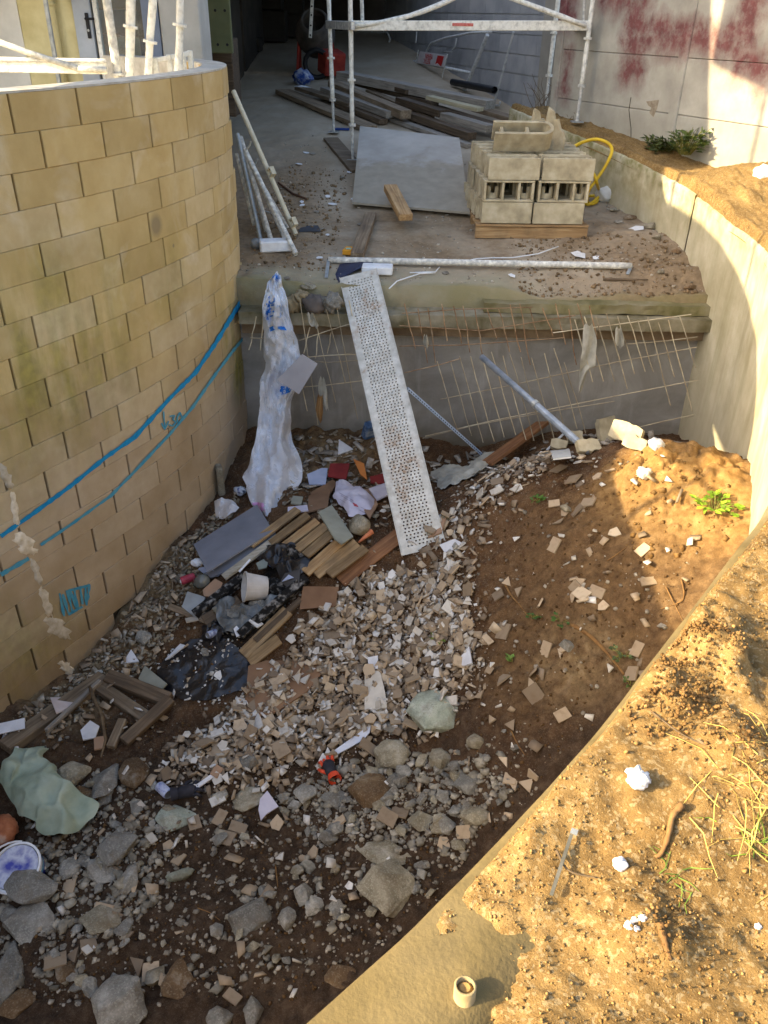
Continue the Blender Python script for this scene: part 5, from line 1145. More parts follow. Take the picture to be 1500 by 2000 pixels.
mb = MB(); mb.box(DK(.45, -W_ / 2 - .008, -.02), (.05, .003, .02), Matrix((lx, wv, nv)).transposed()); mb.build('slot', M_black, e)

# welded mesh hanging along the end wall
M_rust = simple('rusty_bar', [S(104, 74, 52), S(148, 118, 88), S(170, 150, 122)], 14, .8, var=.25); M_bar = simple('pale_bar', [S(146, 128, 100), S(192, 182, 156)], 10, .7, var=.3)
def mesh_panel(label, vert, horiz, r, m_, seed):
    rr = random.Random(seed); p0 = Py(*vert[0][0], vert[0][2]); e = empty('welded_mesh', p0, label, 'welded mesh', 'welded mesh panels before the end wall')
    for (a, b, Ya, Yb) in vert:
        mb = MB(); A_, B_ = Py(*a, Ya), Py(*b, Yb); pts = [A_.lerp(B_, i / 4) + Vector((rr.uniform(-.006, .006), rr.uniform(-.008, .008), 0)) for i in range(5)]; mb.tube(pts, r, 5); mb.build('vertical_bar', m_, e)
    for (pts, Y) in horiz:
        mb = MB(); q = [Py(x, y, Y) for x, y in pts]; mb.tube([q[0].lerp(q[-1], 0)] + q[1:], r, 5); mb.build('cross_bar', m_, e)
rr = random.Random(3)
v = []
for x0 in range(560, 700, 24): v.append(((x0 + rr.uniform(-3, 3), 592 + rr.uniform(-6, 10)), (x0 + 42 + rr.uniform(-5, 5), 790 + rr.uniform(-60, 60)), 7.06, 6.98))
v += [((500, 618), (487, 684), 7.04, 7.02), ((516, 602), (508, 684), 7.05, 7.02), ((604, 640), (594, 690), 7.03, 7.0), ((622, 650), (616, 700), 7.03, 7.0), ((646, 650), (640, 690), 7.03, 7.0), ((550, 610), (545, 690), 7.04, 7.0)]
mesh_panel('torn mesh panel between the block wall and the perforated deck', v, [([(488, 660), (520, 661)], 7.0), ([(585, 665), (640, 646), (692, 630)], 7.04), ([(575, 702), (640, 708), (700, 704)], 7.02), ([(598, 702 - 4), (690, 690)], 7.02), ([(600, 698), (640, 694), (700, 692)], 7.0), ([(592, 756), (640, 752), (720, 742)], 6.98)], .0046, M_bar, 3)
v = []
for k in range(17): x0 = 792 + 22.5 * k + rr.uniform(-4, 4); v.append(((x0, 596 + rr.uniform(-4, 8)), (x0 + 14 + rr.uniform(-6, 8), 668 + rr.uniform(-15, 45)), 7.0, 6.98))
mesh_panel('rust brown mesh panel hanging from the ledge right of the deck', v, [([(785, 612), (900, 604), (1040, 600)], 7.02), ([(780, 636), (940, 646), (1124, 616)], 7.0), ([(780, 676), (900, 674), (1100, 660)], 6.99), ([(790, 728), (860, 712), (900, 700)], 6.98)], .0048, M_rust, 4)
v = []
for k in range(24):
    x0 = 868 + 20.5 * k + rr.uniform(-3, 3); up_ = k > 12; y0 = (690 + rr.uniform(-10, 20)) if not up_ else (620 + rr.uniform(-8, 12)); y1 = (850 + rr.uniform(-15, 30)) if not up_ else (y0 + rr.uniform(90, 190)); v.append(((x0 - 12, y0), (x0 + (40 if not up_ else 36) * (y1 - y0) / 190, y1), 6.96, 6.86))
mesh_panel('long sagging mesh panel across the right half of the end wall', v, [([(1080, 650), (1200, 634), (1350, 614)], 6.97), ([(1225, 672), (1300, 666), (1362, 658)], 6.95), ([(860, 780), (1000, 752), (1200, 708), (1362, 678)], 6.94), ([(830, 852), (960, 822), (1190, 776), (1364, 742)], 6.91), ([(825, 856), (930, 830), (1060, 806), (1200, 784)], 6.88), ([(1240, 836), (1300, 822), (1356, 810)], 6.9)], .0047, M_bar, 5)

# torn bag hanging from the terrace
t = NT('milky_plastic'); c = t.ramp(t.noise(5, 5), [(.3, S(206, 208, 216)), (.7, S(232, 234, 238))]); M_plastic = t.done(c, .45, t.noise(22, 4), .5, .02, spec=.5)
t.b.inputs['Transmission Weight'].default_value = .4; t.b.inputs['Subsurface Weight'].default_value = .0
bag = empty('plastic_bag', Py(540, 545, 7.2), 'long torn white plastic bag with blue print hanging beside the block wall', 'plastic bag')
cl = np.array([(542, 536, 5, 7.34), (536, 556, 15, 7.2), (537, 580, 24, 7.06), (538, 620, 26, 7.0), (545, 655, 30, 6.97), (552, 690, 36, 6.95), (553, 725, 38, 6.92), (545, 760, 34, 6.88), (537, 800, 26, 6.82), (536, 840, 34, 6.7), (532, 890, 50, 6.52), (532, 940, 54, 6.28), (529, 985, 46, 6.02), (526, 1032, 16, 5.72)])
NU, NVv = 72, 26; uu = np.linspace(0, len(cl) - 1, NU); cc = np.stack([np.interp(uu, np.arange(len(cl)), cl[:, i]) for i in range(4)], -1)
for _ in range(4): cc[1:-1] = (cc[:-2] + 2 * cc[1:-1] + cc[2:]) / 4
def bagpt(i, f, o=0.0):
    i = np.clip(i, 0, NU - 1); x, y, h, Yd = [np.interp(i, np.arange(NU), cc[:, q]) for q in range(4)]
    fold = .045 * math.sin(f * 4.2 + i * .13) * min(1, h / 25) + .06 * float(fbm(np.array(f * 2.6 + i * .05), np.array(i * .34 - f), 1.3, 3, 78)) - .04 * abs(float(vnoise(np.array(f * 3.1 - i * .07), np.array(i * .21), 71))) + .07 * float(fbm(np.array(f * 1.5), np.array(i * .16), 1.6, 4, 77))
    edge = 1 + .28 * float(fbm(np.array((f > 0) * 3. + 4), np.array(i * .22), 1, 4, 79))
    return Py(x + f * h * edge, y + 4 * math.sin(f * 3 + i * .2), Yd - .05 * (1 - f * f) - fold - o)
G = np.array([[tuple(bagpt(i, -1 + 2 * j / (NVv - 1))) for j in range(NVv)] for i in range(NU)])
mb = MB(); mb.grid(G); mb.build('film', M_plastic, bag, smooth=True)
G2 = G + np.array([0, .05, 0]); mb = MB(); mb.grid(G2[::2, 3:-3:2]); mb.build('back_film', M_plastic, bag, smooth=True)
M_print = simple('print_blue', [S(20, 96, 178), S(34, 116, 196)], 20, .5, var=0, bs=.05)
def patch(i0, i1, f0, f1, name, m_, o=.004, n=8, rag=0.0, seed=1):
    rr = random.Random(seed); P = np.array([[tuple(bagpt(i0 + (i1 - i0) * a / n, f0 + (f1 - f0) * (b / n) + rag * rr.uniform(-1, 1) * (0 < a < n), o)) for b in range(n + 1)] for a in range(n + 1)]); mb = MB(); mb.grid(P); return mb.build(name, m_, bag, smooth=True)
# letters: cell pictures bent over the film (reads upwards): T, M, C
GL = {'T': ["#####", "#####", "..#..", "..#..", "..#..", "..#.."], 'M': ["#...#", "##.##", "#####", "#.#.#", "#...#", "#...#"], 'C': [".####", "##...", "#....", "#....", "##...", ".####"]}
def bag_letter(ch, ic, fc, di, df):
    mb = MB(); rows = GL[ch]
    for r_, row in enumerate(rows):
        for c_, q in enumerate(row):
            if q == '#':
                # text runs up the bag: letter x -> decreasing i, letter y(top) -> smaller f (left)
                fa = fc + df * (r_ / 6 - .5); fb = fc + df * ((r_ + 1) / 6 - .5); ia = ic - di * (c_ / 5 - .5); ib = ic - di * ((c_ + 1) / 5 - .5)
                mb.add([bagpt(ia, fa, .006), bagpt(ib, fa, .006), bagpt(ib, fb, .006), bagpt(ia, fb, .006)], [(0, 1, 2, 3)])
    return mb.build('lettering', M_print, bag)
def ypx(y): return float(np.interp(y, cc[:, 1], np.arange(NU)))
d_ = abs(ypx(600) - ypx(586))
bag_letter('C', ypx(583), -.34, d_ * 1.0, .62); bag_letter('M', ypx(599), -.40, d_ * 1.15, .62); bag_letter('T', ypx(614), -.46, d_ * 1.0, .56)
M_print2 = simple('print_pale_blue', [S(130, 160, 200), S(160, 184, 214)], 20, .5, var=0, bs=.05)
mb = MB(); mb.tube([bagpt(ypx(y), f, .006) for y, f in ((600, .15), (598, .3), (604, .4), (612, .3), (618, .38), (624, .28), (620, .1))], .003, 5); mb.build('print_scroll', M_print2, bag)
mb = MB(); mb.tube([bagpt(ypx(y), f, .006) for y, f in ((580, .45), (586, .5), (592, .42), (600, .5), (608, .45), (616, .5))], .002, 5); mb.build('print_scroll', M_print2, bag)
patch(ypx(636), ypx(645), -.55, -.25, 'print_smear', M_print, .005, 6, .04, 1); patch(ypx(641), ypx(648), .0, .5, 'print_smear', M_print, .005, 6, .05, 2); patch(ypx(750), ypx(768), .05, .75, 'print_smear', M_print, .005, 7, .06, 3)
patch(ypx(537), ypx(546), -.8, .8, 'print_smear', M_print, .005, 5, .05, 4); patch(ypx(985), ypx(1003), -.95, -.35, 'pink_stain', simple('pink_stain', [S(206, 130, 186), S(214, 170, 208)], 20, var=0), .005, 6, .05, 5)
M_card_g = simple('grey_card', [S(150, 148, 152), S(166, 164, 168)], 5, .8, var=.03, bs=.1)
mb = MB(); q = [Py(x, y, Yd) for x, y, Yd in ((590, 692, 6.80), (620, 711, 6.78), (584, 770, 6.72), (541, 742, 6.74))]; mb.add(q + [p + Vector((0, .008, 0)) for p in q], [(3, 2, 1, 0), (4, 5, 6, 7), (0, 1, 5, 4), (1, 2, 6, 5), (2, 3, 7, 6), (3, 0, 4, 7)]); tag(mb.build('grey_card', M_card_g), 'blank grey card caught against the hanging plastic bag', 'card')
M_rag = simple('dirty_film', [S(150, 146, 132), S(186, 182, 168)], 12, .6, bs=.5, var=.1)
def hanging(pts, m_, name, label, cat, Y, seed):
    n = len(pts); mb = MB(); P = np.zeros((n * 3, 7, 3)); pa = np.array(pts, float)
    for i in range(n * 3):
        u = i / (n * 3 - 1) * (n - 1); x, y, h = [np.interp(u, np.arange(n), pa[:, q]) for q in range(3)]
        for j in range(7):
            f = -1 + j / 3; P[i, j] = Py(x + f * h, y + 3 * math.sin(f * 4 + i), Y - .03 * math.sin(f * 3.3 + i * .4 + seed) - .02)
    mb.grid(P); o = mb.build(name, m_, smooth=True); tag(o, label, cat); return o
hanging([(1148, 634, 8), (1152, 660, 14), (1150, 690, 14), (1148, 712, 15), (1140, 725, 8), (1132, 765, 2)], M_rag, 'film_scrap', 'long dirty film scrap caught high on the right mesh', 'film scrap', 6.9, 1)
hanging([(1207, 640, 5), (1210, 660, 9), (1212, 678, 7)], M_rag, 'film_scrap', 'short film scrap right of the long one on the mesh', 'film scrap', 6.9, 2)
hanging([(604, 612, 5), (612, 630, 9), (618, 640, 4)], M_rag, 'film_scrap', 'pale film strip under the foam lumps on the ledge', 'film scrap', 6.95, 3)
hanging([(628, 738, 4), (630, 760, 9), (634, 790, 6), (640, 800, 3)], M_rag, 'film_scrap', 'torn film scrap on the mesh left of the deck', 'film scrap', 6.9, 4)
hanging([(830, 655, 3), (832, 668, 6), (834, 680, 2)], M_rag, 'film_scrap', 'small film scrap just right of the deck on the mesh', 'film scrap', 6.93, 5)
hanging([(625, 772, 5), (624, 800, 7), (626, 824, 3)], M_card, 'paper_strip', 'brown strip hanging low on the mesh left of the deck', 'paper strip', 6.88, 6)
M_foamb = simple('beige_foam', [S(120, 104, 78), S(156, 142, 112)], 14, .9, bs=.9, bscale=40, var=.08)
def lump(px, py, Yd, w_, h_, m_, name, label, seed, cat='lump'):
    p = Py(px, py, Yd); sc = float(np.array(p) @ _F) / FPX; crumple(p, w_ * sc / 2, .09, h_ * sc / 2, m_, name, label, cat, seed, .6, 12, f=2.6)
lump(574, 592, 7.14, 34, 34, M_foamb, 'foam_lump', 'beige foam lump on the ledge right of the plastic bag', 31); lump(590, 578, 7.16, 30, 20, M_foamb, 'foam_lump', 'smaller beige foam lump above on the ledge', 32)
lump(614, 594, 7.12, 44, 34, simple('dark_grey_board_lump', [S(74, 68, 64), S(100, 92, 86)], 9), 'grey_lump', 'dark grey lump between the foam lumps on the ledge', 33); lump(650, 590, 7.12, 40, 36, M_stG, 'grey_lump', 'pale grey lump on the ledge touching the deck', 34); lump(604, 557, 7.36, 36, 10, M_stY, 'concrete_flake', 'flat pale flake on the terrace lip', 35)

# boards, panels, cartons on the rubble
M_pbd = simple('grey_plasterboard', [S(112, 114, 122), S(132, 134, 142)], 4, .85, var=.06, bs=.1)
slab([(502, 985), (378, 1063), (404, 1117), (533, 1036)], M_pbd, 'plasterboard', 'largest grey plasterboard panel by the block wall foot', 'plasterboard', .10, .012)
slab([(535, 1030), (440, 1096), (398, 1120), (412, 1128), (470, 1105), (540, 1048)], M_pbd, 'plasterboard', 'grey plasterboard strip tucked under the largest panel', 'plasterboard', .065, .012)
slab([(538, 1044), (432, 1122), (440, 1130), (546, 1052)], wood('pale_batten', S(150, 140, 120), S(178, 168, 148), S(196, 188, 170), .1), 'batten', 'narrow pale batten along the edge of the plasterboards', 'batten', .075, .02)
def gbar(px0, py0, px1, py1, wd, th, m_, name, label, cat, l0=.03, l1=.03, group=None, parent=None, g=GP):
    a = g(px0, py0, l0); b = g(px1, py1, l1); up = (normal(HP, a.x, a.y) + normal(HP, b.x, b.y)).normalized(); R_, L = frame(b - a, up)
    mb = MB(); mb.box((0, 0, 0), (L, wd, th), None, 0, min(.004, th / 4)); o = mb.build(name, m_, center=(0, 0, 0)); Mw = Mt((a + b) / 2, R_)
    if parent is None: o.matrix_world = Mw; tag(o, label, cat, group)
    else: o.parent = parent; o.matrix_basis = world_mat(parent).inverted() @ Mw
    return o
M_char = simple('charred_wood', [S(14, 13, 12), S(28, 26, 24), S(150, 146, 140)], 22, .95, bscale=50, bs=.9, var=.1, detail=8)
M_wood_slat = wood('dull_pallet_wood', S(98, 78, 54), S(134, 110, 78), S(160, 136, 102), .4)
pal = empty('broken_pallet', GP(600, 1110), 'broken wooden pallet, half burnt, its slats showing beside the white tub', 'pallet')
for k, (x0, y0, x1, y1) in enumerate(((583, 1013, 490, 1083), (603, 1024, 530, 1079), (621, 1036, 550, 1090), (638, 1046, 580, 1092), (656, 1054, 597, 1103), (676, 1067, 597, 1137), (697, 1079, 617, 1141), (714, 1089, 643, 1141))): gbar(x0, y0, x1, y1, .085, .022, M_wood_new if k in (2, 5) else M_wood_slat, 'slat', None, None, .09, .085, parent=pal)
gbar(563, 1205, 476, 1290, .11, .022, M_wood_slat, 'slat', None, None, .06, .05, parent=pal); gbar(546, 1258, 488, 1304, .09, .022, M_wood_slat, 'slat', None, None, .05, .05, parent=pal)
gbar(600, 1138, 470, 1250, .07, .08, M_char, 'charred_stringer', None, None, .045, .04, parent=pal); gbar(590, 1180, 500, 1262, .05, .05, M_wood_dk, 'stringer', None, None, .04, .04, parent=pal)
gbar(382, 1212, 480, 1140, .07, .07, M_char, 'charred_beam', 'charred beam dusted with ash left of the white tub', 'beam', .05, .07); gbar(400, 1222, 470, 1180, .12, .02, M_wood_dk, 'dark_board', 'dark board under the charred beam', 'board', .03, .03)
def tub(p, axis, r0, r1, L, m_, name, label, cat, handle=None):
    e = empty(name, p, label, cat); R_ = Vector(axis).to_track_quat('Z', 'Y').to_matrix(); mb = MB()
    mb.lathe([(0, 0), (r0, 0), (r0 + (r1 - r0) * .5, L * .5), (r1, L * .94), (r1 + .008, L * .94), (r1 + .008, L), (r1 - .004, L), (r1 - .006, L * .93), (r0 - .006, .01), (0, .008)], Mt(p, R_), 28); mb.build('shell', m_, e, smooth=False); return e, R_
M_tub = simple('dirty_white_plastic', [S(176, 170, 162), S(206, 202, 196)], 8, .5, var=0, bs=.15)
p = GP(521, 1160, .06); tub(p, (-.9, -.25, .22), .085, .108, .17, M_tub, 'white_tub', 'dirty white plastic tub lying on its side in the ashes', 'tub')
gbar(470, 1150, 492, 1132, .018, .008, M_white, 'white_stick', 'short white stick across the mouth of the white tub', 'stick', .16, .19)
def can(px, py, ax, col, colt, name, label, r=.033, L=.115, lift=.03):
    p = GP(px, py, lift); e = empty(name, p, label, 'can'); R_ = Vector(ax).to_track_quat('Z', 'Y').to_matrix(); mb = MB(); mb.lathe([(r * .8, 0), (r, .008), (r, L - .012), (r * .82, L)], Mt(p, R_), 18); mb.build('body', col, e, smooth=True)
    mb = MB(); mb.lathe([(0, L - .003), (r * .78, L - .003), (r * .82, L + .001)], Mt(p, R_), 18); mb.build('lid', colt, e); return e
M_canred = simple('can_red', [S(150, 46, 62), S(178, 70, 84)], 16, .4, var=0); M_alu = simple('aluminium', [S(176, 178, 180), S(206, 208, 210)], 30, .3, metal=.8, var=0)
can(381, 1132, (-.85, -.5, -.05), M_canred, M_alu, 'drink_can', 'crushed red drink can by the block wall foot')
can(312, 1541, (.7, -.7, .15), simple('can_blue', [S(86, 98, 168), S(190, 196, 214), S(120, 130, 184)], 40, .4, var=0), M_alu, 'drink_can', 'blue and white can in the lower tile heap'); can(425, 1240, (-.6, -.7, .2), simple('can_navy', [S(36, 52, 110), S(190, 196, 210)], 40, .4, var=0), M_alu, 'drink_can', 'small blue banded can in the ashes', .028, .09)
can(528, 1102, (.3, -.8, .3), simple('can_bluewhite', [S(30, 60, 150), S(200, 206, 220)], 26, .3, var=0), M_alu, 'drink_can', 'blue and white can in the burnt hollow of the pallet', .03, .1)
M_glass_g = simple('grey_glass_jar', [S(84, 86, 82), S(110, 112, 106)], 9, .2, var=0, spec=.6)
p = GP(388, 1148, .045); mb = MB(); mb.lathe([(0, 0), (.05, .005), (.055, .05), (.05, .11), (.03, .125), (0, .127)], Mt(p, Vector((.5, -.4, .5)).to_track_quat('Z', 'Y').to_matrix()), 18); tag(mb.build('grey_jar', M_glass_g, smooth=True), 'grey jar lying right of the crushed red can', 'jar')
M_tan = simple('tan_fibreboard', [S(146, 116, 92), S(166, 136, 110)], 6, .85, var=.1); M_brn = simple('brown_card', [S(112, 84, 62), S(136, 106, 80)], 5, .85, var=.12); M_whitec = simple('white_ceramic', [S(190, 190, 192), S(214, 214, 216)], 12, .5, var=.06, bs=.1)
M_redc = simple('dark_red_card', [S(110, 34, 36), S(140, 48, 46)], 6, .7, var=.08); M_org = simple('orange_card', [S(176, 104, 50), S(196, 126, 66)], 6, .8, var=0); M_lil = simple('lilac_white_paper', [S(176, 172, 188), S(202, 198, 210)], 8, .7, var=.04, bs=.2); M_greyt = simple('grey_green_tile', [S(128, 128, 114), S(148, 148, 134)], 8, .7, var=.06); M_bluep = simple('blue_grey_paper', [S(146, 158, 186), S(172, 180, 202)], 8, .7, var=.05)
for pix, m_, nm, lab, ct, lf in (
  ([(396, 1152), (420, 1130), (435, 1138), (424, 1166), (398, 1164)], M_tan, 'tan_board_piece', 'tan board piece shaped like a house gable near the plasterboards', 'board piece', .08),
  ([(366, 1155), (401, 1166), (384, 1208), (355, 1185)], simple('ribbed_tile_back', [S(146, 148, 146), S(170, 172, 170)], 6, var=0), 'tile', 'large upturned grey white tile by the charred beam end', 'tile', .05),
  ([(592, 1145), (662, 1146), (655, 1184), (585, 1190)], M_brn, 'card_sheet', 'brown card sheet at the top of the tile heap', 'card', .05),
  ([(485, 1300), (520, 1290), (600, 1290), (640, 1300), (600, 1350), (540, 1390), (465, 1412), (480, 1360)], M_brn, 'card_sheet', 'large brown card half buried in the tile heap', 'card', .035),
  ([(645, 905), (683, 905), (676, 936), (640, 930)], M_redc, 'red_carton', 'dark red carton flap below the end wall', 'carton', .09), ([(690, 896), (711, 905), (717, 936), (704, 926)], M_org, 'orange_flap', 'orange card flap sticking up beside the red carton', 'card', .1),
  ([(722, 931), (750, 924), (750, 944), (724, 942)], M_redc, 'red_carton', 'red carton corner against the deck', 'carton', .07), ([(600, 926), (628, 914), (640, 914), (636, 946), (604, 945)], M_bluep, 'printed_carton', 'pale blue printed carton flap left of the red carton', 'carton', .08),
  ([(694, 962), (726, 952), (738, 985), (722, 1012), (704, 985)], M_tan, 'carton_flap', 'tan carton flap behind the lilac paper', 'carton', .05), ([(606, 962), (650, 936), (658, 944), (640, 972), (612, 984)], M_brn, 'carton_flap', 'brown carton flap left of the lilac paper', 'carton', .055),
  ([(622, 1000), (648, 986), (690, 1048), (668, 1062), (654, 1052)], M_greyt, 'tile', 'grey green tile propped at the end of the pallet slats', 'tile', .1), ([(603, 968), (645, 955), (640, 990), (600, 1000)], M_brn, 'carton_flap', 'folded brown carton above the pallet slats', 'carton', .045),
  ([(720, 954), (752, 943), (757, 966), (736, 976)], M_lil, 'printed_carton', 'small white carton flap with red mark beside the deck', 'carton', .075), ([(572, 968), (592, 970), (588, 985), (568, 982)], M_greyt, 'tile', 'small pale tile right of the hanging bag', 'tile', .06),
  ([(660, 888), (690, 877), (662, 858)], M_whitec, 'tile_shard', 'white triangular shard below the end wall', 'shard', .04), ([(562, 990), (600, 986), (602, 996), (562, 1002)], M_lil, 'white_batten', 'short white batten below the hanging bag', 'batten', .06),
  ([(283, 1300), (326, 1335), (305, 1358), (270, 1325)], M_greyt, 'tile', 'large grey green tile at the edge of the burnt patch', 'tile', .06), ([(98, 1362), (154, 1361), (138, 1380), (110, 1392)], simple('pink_white_tile', [S(186, 170, 164), S(206, 194, 190)], 9, .6, var=0), 'tile', 'pinkish white tile against the block wall foot', 'tile', .06),
  ([(157, 1426), (176, 1407), (194, 1418), (186, 1440), (162, 1445)], M_whitec, 'tile', 'white five sided tile among the broken beams', 'tile', .08), ([(183, 1440), (203, 1437), (203, 1460), (184, 1464)], M_tan, 'tile', 'tan tile leaning under the white five sided tile', 'tile', .06),
  ([(240, 1295), (256, 1268), (272, 1292)], M_whitec, 'tile_shard', 'white triangular shard with a brown spot near the wall foot', 'shard', .04), ([(322, 1288), (352, 1257), (362, 1260), (330, 1285)], M_whitec, 'tile_shard', 'long white shard beside the burnt patch', 'shard', .03),
  ([(636, 1485), (652, 1466), (724, 1415), (722, 1430), (708, 1446), (668, 1468)], simple('white_sheet_metal', [S(186, 192, 206), S(212, 216, 226)], 8, .4, var=0), 'metal_sheet', 'long white metal sheet below the boulder', 'metal sheet', .05), ([(505, 1580), (508, 1560), (522, 1544), (544, 1575), (520, 1590), (510, 1602)], M_lil, 'ceramic_shard', 'curved white ceramic shard on the lower rubble', 'shard', .06),
  ([(890, 1295), (916, 1262), (922, 1295), (905, 1300)], M_whitec, 'tile_shard', 'large white pointed shard right of the tile heap', 'shard', .05), ([(712, 1310), (742, 1310), (752, 1352), (756, 1382), (712, 1386)], simple('plaster_slab', [S(176, 168, 154), S(204, 198, 186)], 9, var=0), 'plaster_slab', 'upright pale plaster slab in the tile heap left of the boulder', 'slab', .06),
  ([(718, 1284), (738, 1280), (738, 1306), (720, 1308)], M_whitec, 'tile_shard', 'white leaf shaped shard over the plaster slab', 'shard', .07), ([(838, 1012), (872, 1010), (862, 1040), (836, 1050)], M_tan, 'tile', 'large tan tile touching the foot of the deck', 'tile', .05), ([(858, 1064), (888, 1052), (902, 1060), (872, 1084)], M_whitec, 'tile_shard', 'pale grey shard below the deck foot', 'shard', .04)):
    slab(pix, m_, nm, lab, ct, lf, .012)
lp = sheet([(655, 950), (672, 951), (700, 966), (734, 985), (724, 1008), (704, 1016), (680, 1020), (668, 1000), (650, 984)], M_lil, 'lilac_paper', 'crumpled lilac white wrapping paper with red square logos', 'paper', .13, .04, 9, f=6)
def decal(pix, m_, lift, parent, name):
    mb = MB(); q = []
    for x, y in pix:
        d = np.array(ray(x, y)); p = GP(x, y); q.append(p * (1 - lift / max(1e-6, -p.z * 1.0)))
    mb.add(q, [tuple(range(len(q)))]); return mb.build(name, m_, parent)
def surf_mark(px, py, s, m_, parent, name, rot=.3):
    """small flat print lying on a parent mesh where the view ray meets it"""
    me = parent.data; mw = world_mat(parent); best = None; d = Vector(ray(px, py)).normalized(); from mathutils.bvhtree import BVHTree
    b = BVHTree.FromPolygons([mw @ v.co for v in me.vertices], [tuple(p.vertices) for p in me.polygons]); loc, nrm, idx, dist = b.ray_cast(Vector((0, 0, 0)), d)
    if loc is None: return
    if nrm.dot(d) > 0: nrm = -nrm
    mb = MB(); R_ = nrm.to_track_quat('Z', 'Y').to_matrix() @ Matrix.Rotation(rot, 3, 'Z')
    for (a, c, w_, h_) in ((-.27, .27, .4, .4), (.27, .27, .4, .4), (-.27, -.27, .4, .4), (.27, -.27, .4, .4), (0, 0, .25, .25)): mb.box(loc + nrm * .004 + R_ @ Vector((a * s, c * s, 0)), (w_ * s, h_ * s, .0008), R_)
    mb.build(name, m_, parent)
for x, y, s in ((694, 987, .042), (652, 974, .03)): surf_mark(x, y, s, M_red, lp, 'logo')
def surf_lines(parent, pix, m_, name='print_lines'):
    me = parent.data; mw = world_mat(parent); from mathutils.bvhtree import BVHTree
    b = BVHTree.FromPolygons([mw @ v.co for v in me.vertices], [tuple(p.vertices) for p in me.polygons]); mb = MB()
    for L in pix:
        pts = []
        for k in range(7):
            f = k / 6; x = L[0] + (L[2] - L[0]) * f; y = L[1] + (L[3] - L[1]) * f; loc, n_, i_, d_ = b.ray_cast(Vector((0, 0, 0)), Vector(ray(x, y)).normalized())
            if loc is not None: pts.append(loc * .9992)
        if len(pts) > 2: mb.tube(pts, .0014, 4)
    if mb.v: mb.build(name, m_, parent)
M_ink = simple('printed_ink', [S(110, 96, 120), S(130, 116, 138)], 30, var=0)
surf_lines(lp, [(662, 962, 690, 978), (666, 968, 692, 983), (704, 990, 726, 1000), (702, 996, 722, 1006), (664, 975, 676, 983)], M_ink)
gbar(664, 1139, 782, 1050, .13, .02, M_wood_brn, 'brown_board', 'brown board lying under the foot of the perforated deck', 'board', .02, .03)
p = GP(712, 1042, .05); mb = MB(); mb.lathe([(0, 0), (.07, 0), (.08, .06), (.078, .10), (0, .105)], Mt(p, Vector((-.6, -.2, .5)).to_track_quat('Z', 'Y').to_matrix()), 18); tag(mb.build('plaster_lump', M_stY, smooth=True), 'rounded buff plaster lump below the lilac paper', 'lump')
mb = MB(); p = GP(700, 1066, .03); q = GP(726, 1050, .06); mb.tube([p, p.lerp(q, .5), q], [.006, .016, .026], 10); tag(mb.build('orange_nozzle', simple('faded_orange', [S(196, 110, 70), S(214, 140, 100)], 20, .6, var=0), smooth=True), 'faded orange nozzle near the foot of the deck', 'nozzle')
# right part below the end wall
gbar(948, 918, 1056, 855, .15, .035, M_wood_brn, 'brown_plank', 'reddish brown plank end at the foot of the end wall', 'plank', .06, .16)
def rod(pa, pb, r, m_, name, label, cat, n=10):
    mb = MB(); mb.tube([pa, pb], r, n); o = mb.build(name, m_, smooth=True); tag(o, label, cat); return o
M_bluesteel = simple('bluish_galvanised', [S(134, 144, 156), S(170, 178, 188)], 14, .45, metal=.4, var=0)
a, b = Py(941, 697, 6.75), GP(1150, 890, .03); pr = rod(a, b, .026, M_bluesteel, 'steel_prop', 'bluish steel prop slanting across the mesh at the end wall', 'prop')
mb = MB(); c = a.lerp(b, .53); d = (b - a).normalized() * .02; mb.tube([c - d, c + d], .036, 12); mb.build('collar', M_gal, pr); mb = MB(); mb.tube([a.lerp(b, .54), a.lerp(b, .9)], .0295, 10); mb.build('sleeve', M_bluesteel, pr)
a, b = Py(797, 760, 6.55), GP(944, 896, .03); R_, L = frame(b - a, (0, -.6, .8)); an = empty('slotted_angle', a, 'pale blue slotted steel angle leaning right of the perforated deck', 'steel angle')
M_ang = simple('pale_blue_angle', [S(150, 168, 190), S(178, 194, 212)], 12, .5, var=0); mb = MB(); mb.box((a + b) / 2, (L, .035, .004), R_); mb.box((a + b) / 2 + R_ @ Vector((0, .0175, -.0175)), (L, .004, .035), R_); mb.build('profile', M_ang, an)
mb = MB()
for k in range(int(L / .033)): c = a + (b - a) * ((k + .5) * .033 / L); mb.box(c + R_ @ Vector((0, -.003, .0022)), (.018, .010, .002), R_)
o = mb.build('slots', simple('slot_dark', [S(40, 48, 60), S(50, 60, 72)], 20, var=0), an); o['kind'] = 'stuff'
gbar(1068, 884, 1172, 782, .025, .008, M_white, 'white_strip', 'white plastic strip standing out of the rubble at the end wall', 'strip', .03, .03)
st = bpy.data.objects[-1] if False else None
